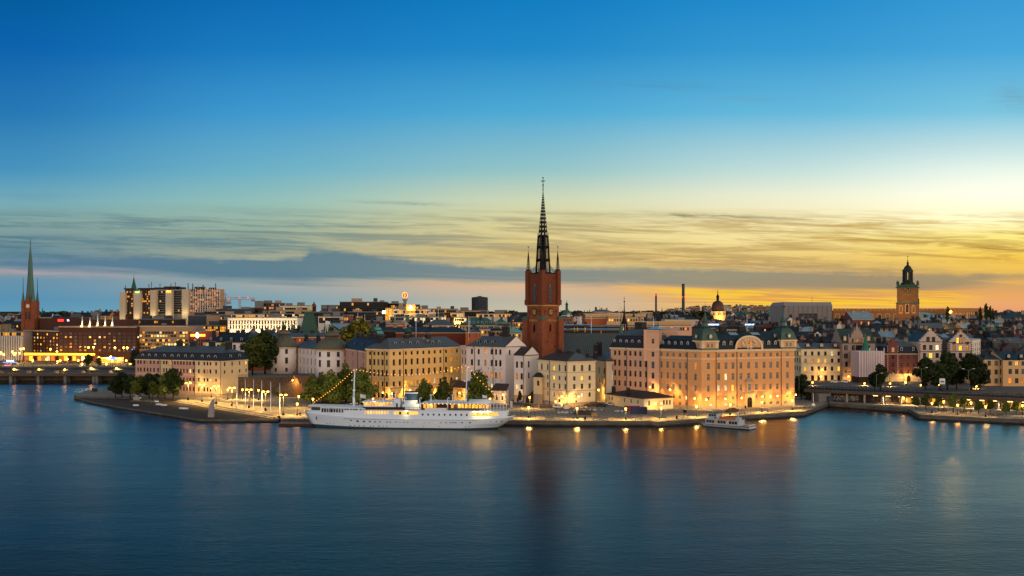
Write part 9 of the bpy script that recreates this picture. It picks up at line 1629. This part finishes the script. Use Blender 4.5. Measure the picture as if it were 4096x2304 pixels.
scatter([(1050, 2500, 2840, 1284, 4, 24, 40), (1250, 2480, 2840, 1270, 4, 20, 36), (1500, 2520, 2850, 1258, 3, 18, 30), (730, 2790, 3130, 1312, 5, 30, 50), (1050, 2900, 3130, 1286, 4, 24, 40), (1250, 2900, 3130, 1271, 4, 20, 36), (1500, 2900, 3130, 1259, 3, 18, 30)], 41, group='roofs of the mainland town')
# distant hills and the far town that reads as one mass
def hills(name, Y, pts, m):
 mb = MB(); n_ = len(pts)
 for (a, b2), (c_, d2) in zip(pts, pts[1:]):
  mb.mesh([(wx(a, Y), Y, 3), (wx(c_, Y), Y, 3), (wx(c_, Y), Y+60, wz(d2, Y)), (wx(a, Y), Y+60, wz(b2, Y)), (wx(a, Y), Y+900, 3), (wx(c_, Y), Y+900, 3)], [(0, 1, 2, 3), (3, 2, 5, 4)], m)
 return structure(mb.build(name))
plain('wood_far', '20261c', .95, var=.5, scale=.02)
hills('hills', 2600, [(-2500, 1248), (-300, 1247), (60, 1246), (200, 1249), (420, 1250), (900, 1250), (1400, 1250), (2000, 1249), (2300, 1247), (2700, 1246), (3000, 1244), (3300, 1246), (3800, 1249), (4300, 1250), (6500, 1250)], 'wood_far')
rr = random.Random(77); b_ = MB()
for i in range(900):
 px_ = rr.uniform(-150, 4250); Y = rr.uniform(1350, 2500); w_ = rr.uniform(8, 26); h0 = 3; py_ = 1251+(2500-Y)/1150*16+rr.uniform(-3, 3); z = wz(py_, Y); x = wx(px_, Y); mt = rr.choice(['w_tan', 'w_slate', 'w_darkbrown', 'w_grey', 'w_concrete', 'w_brown']); a = rr.uniform(-.5, .5)
 if z > 6: b_.obox((x, Y), a, w_, w_*.6, h0, z, mt, cap=rr.choice(['roof_black', 'roof_dark', 'roof_blue']))
 if i % 5 == 0: b_.obox((x, Y-w_*.31), a, w_*.5, .3, z-3, z-1.8, 'lit_far' if 'lit_far' in MATS else glow('lit_far', 'ffb040', 1.2))
tag(b_.build('far_town', None, (0, 1900, 3)), 'distant town of tiny dark blocks and lights along the horizon', 'town', kind='stuff')
b_ = MB(); rr = random.Random(78)
leaves(b_, rr, [(wx(px_, Y), Y, wz(1252+(2300-Y)/1000*12, Y)-2, 16, 10, 7) for px_, Y in [(rr.uniform(-150, 4250), rr.uniform(1200, 2400)) for _ in range(130)]], 9000, 6.5, 'leaf_dark')
tag(b_.build('far_trees', None, (0, 1900, 3)), 'dark far off trees among the distant roofs on the horizon', 'trees', kind='stuff')
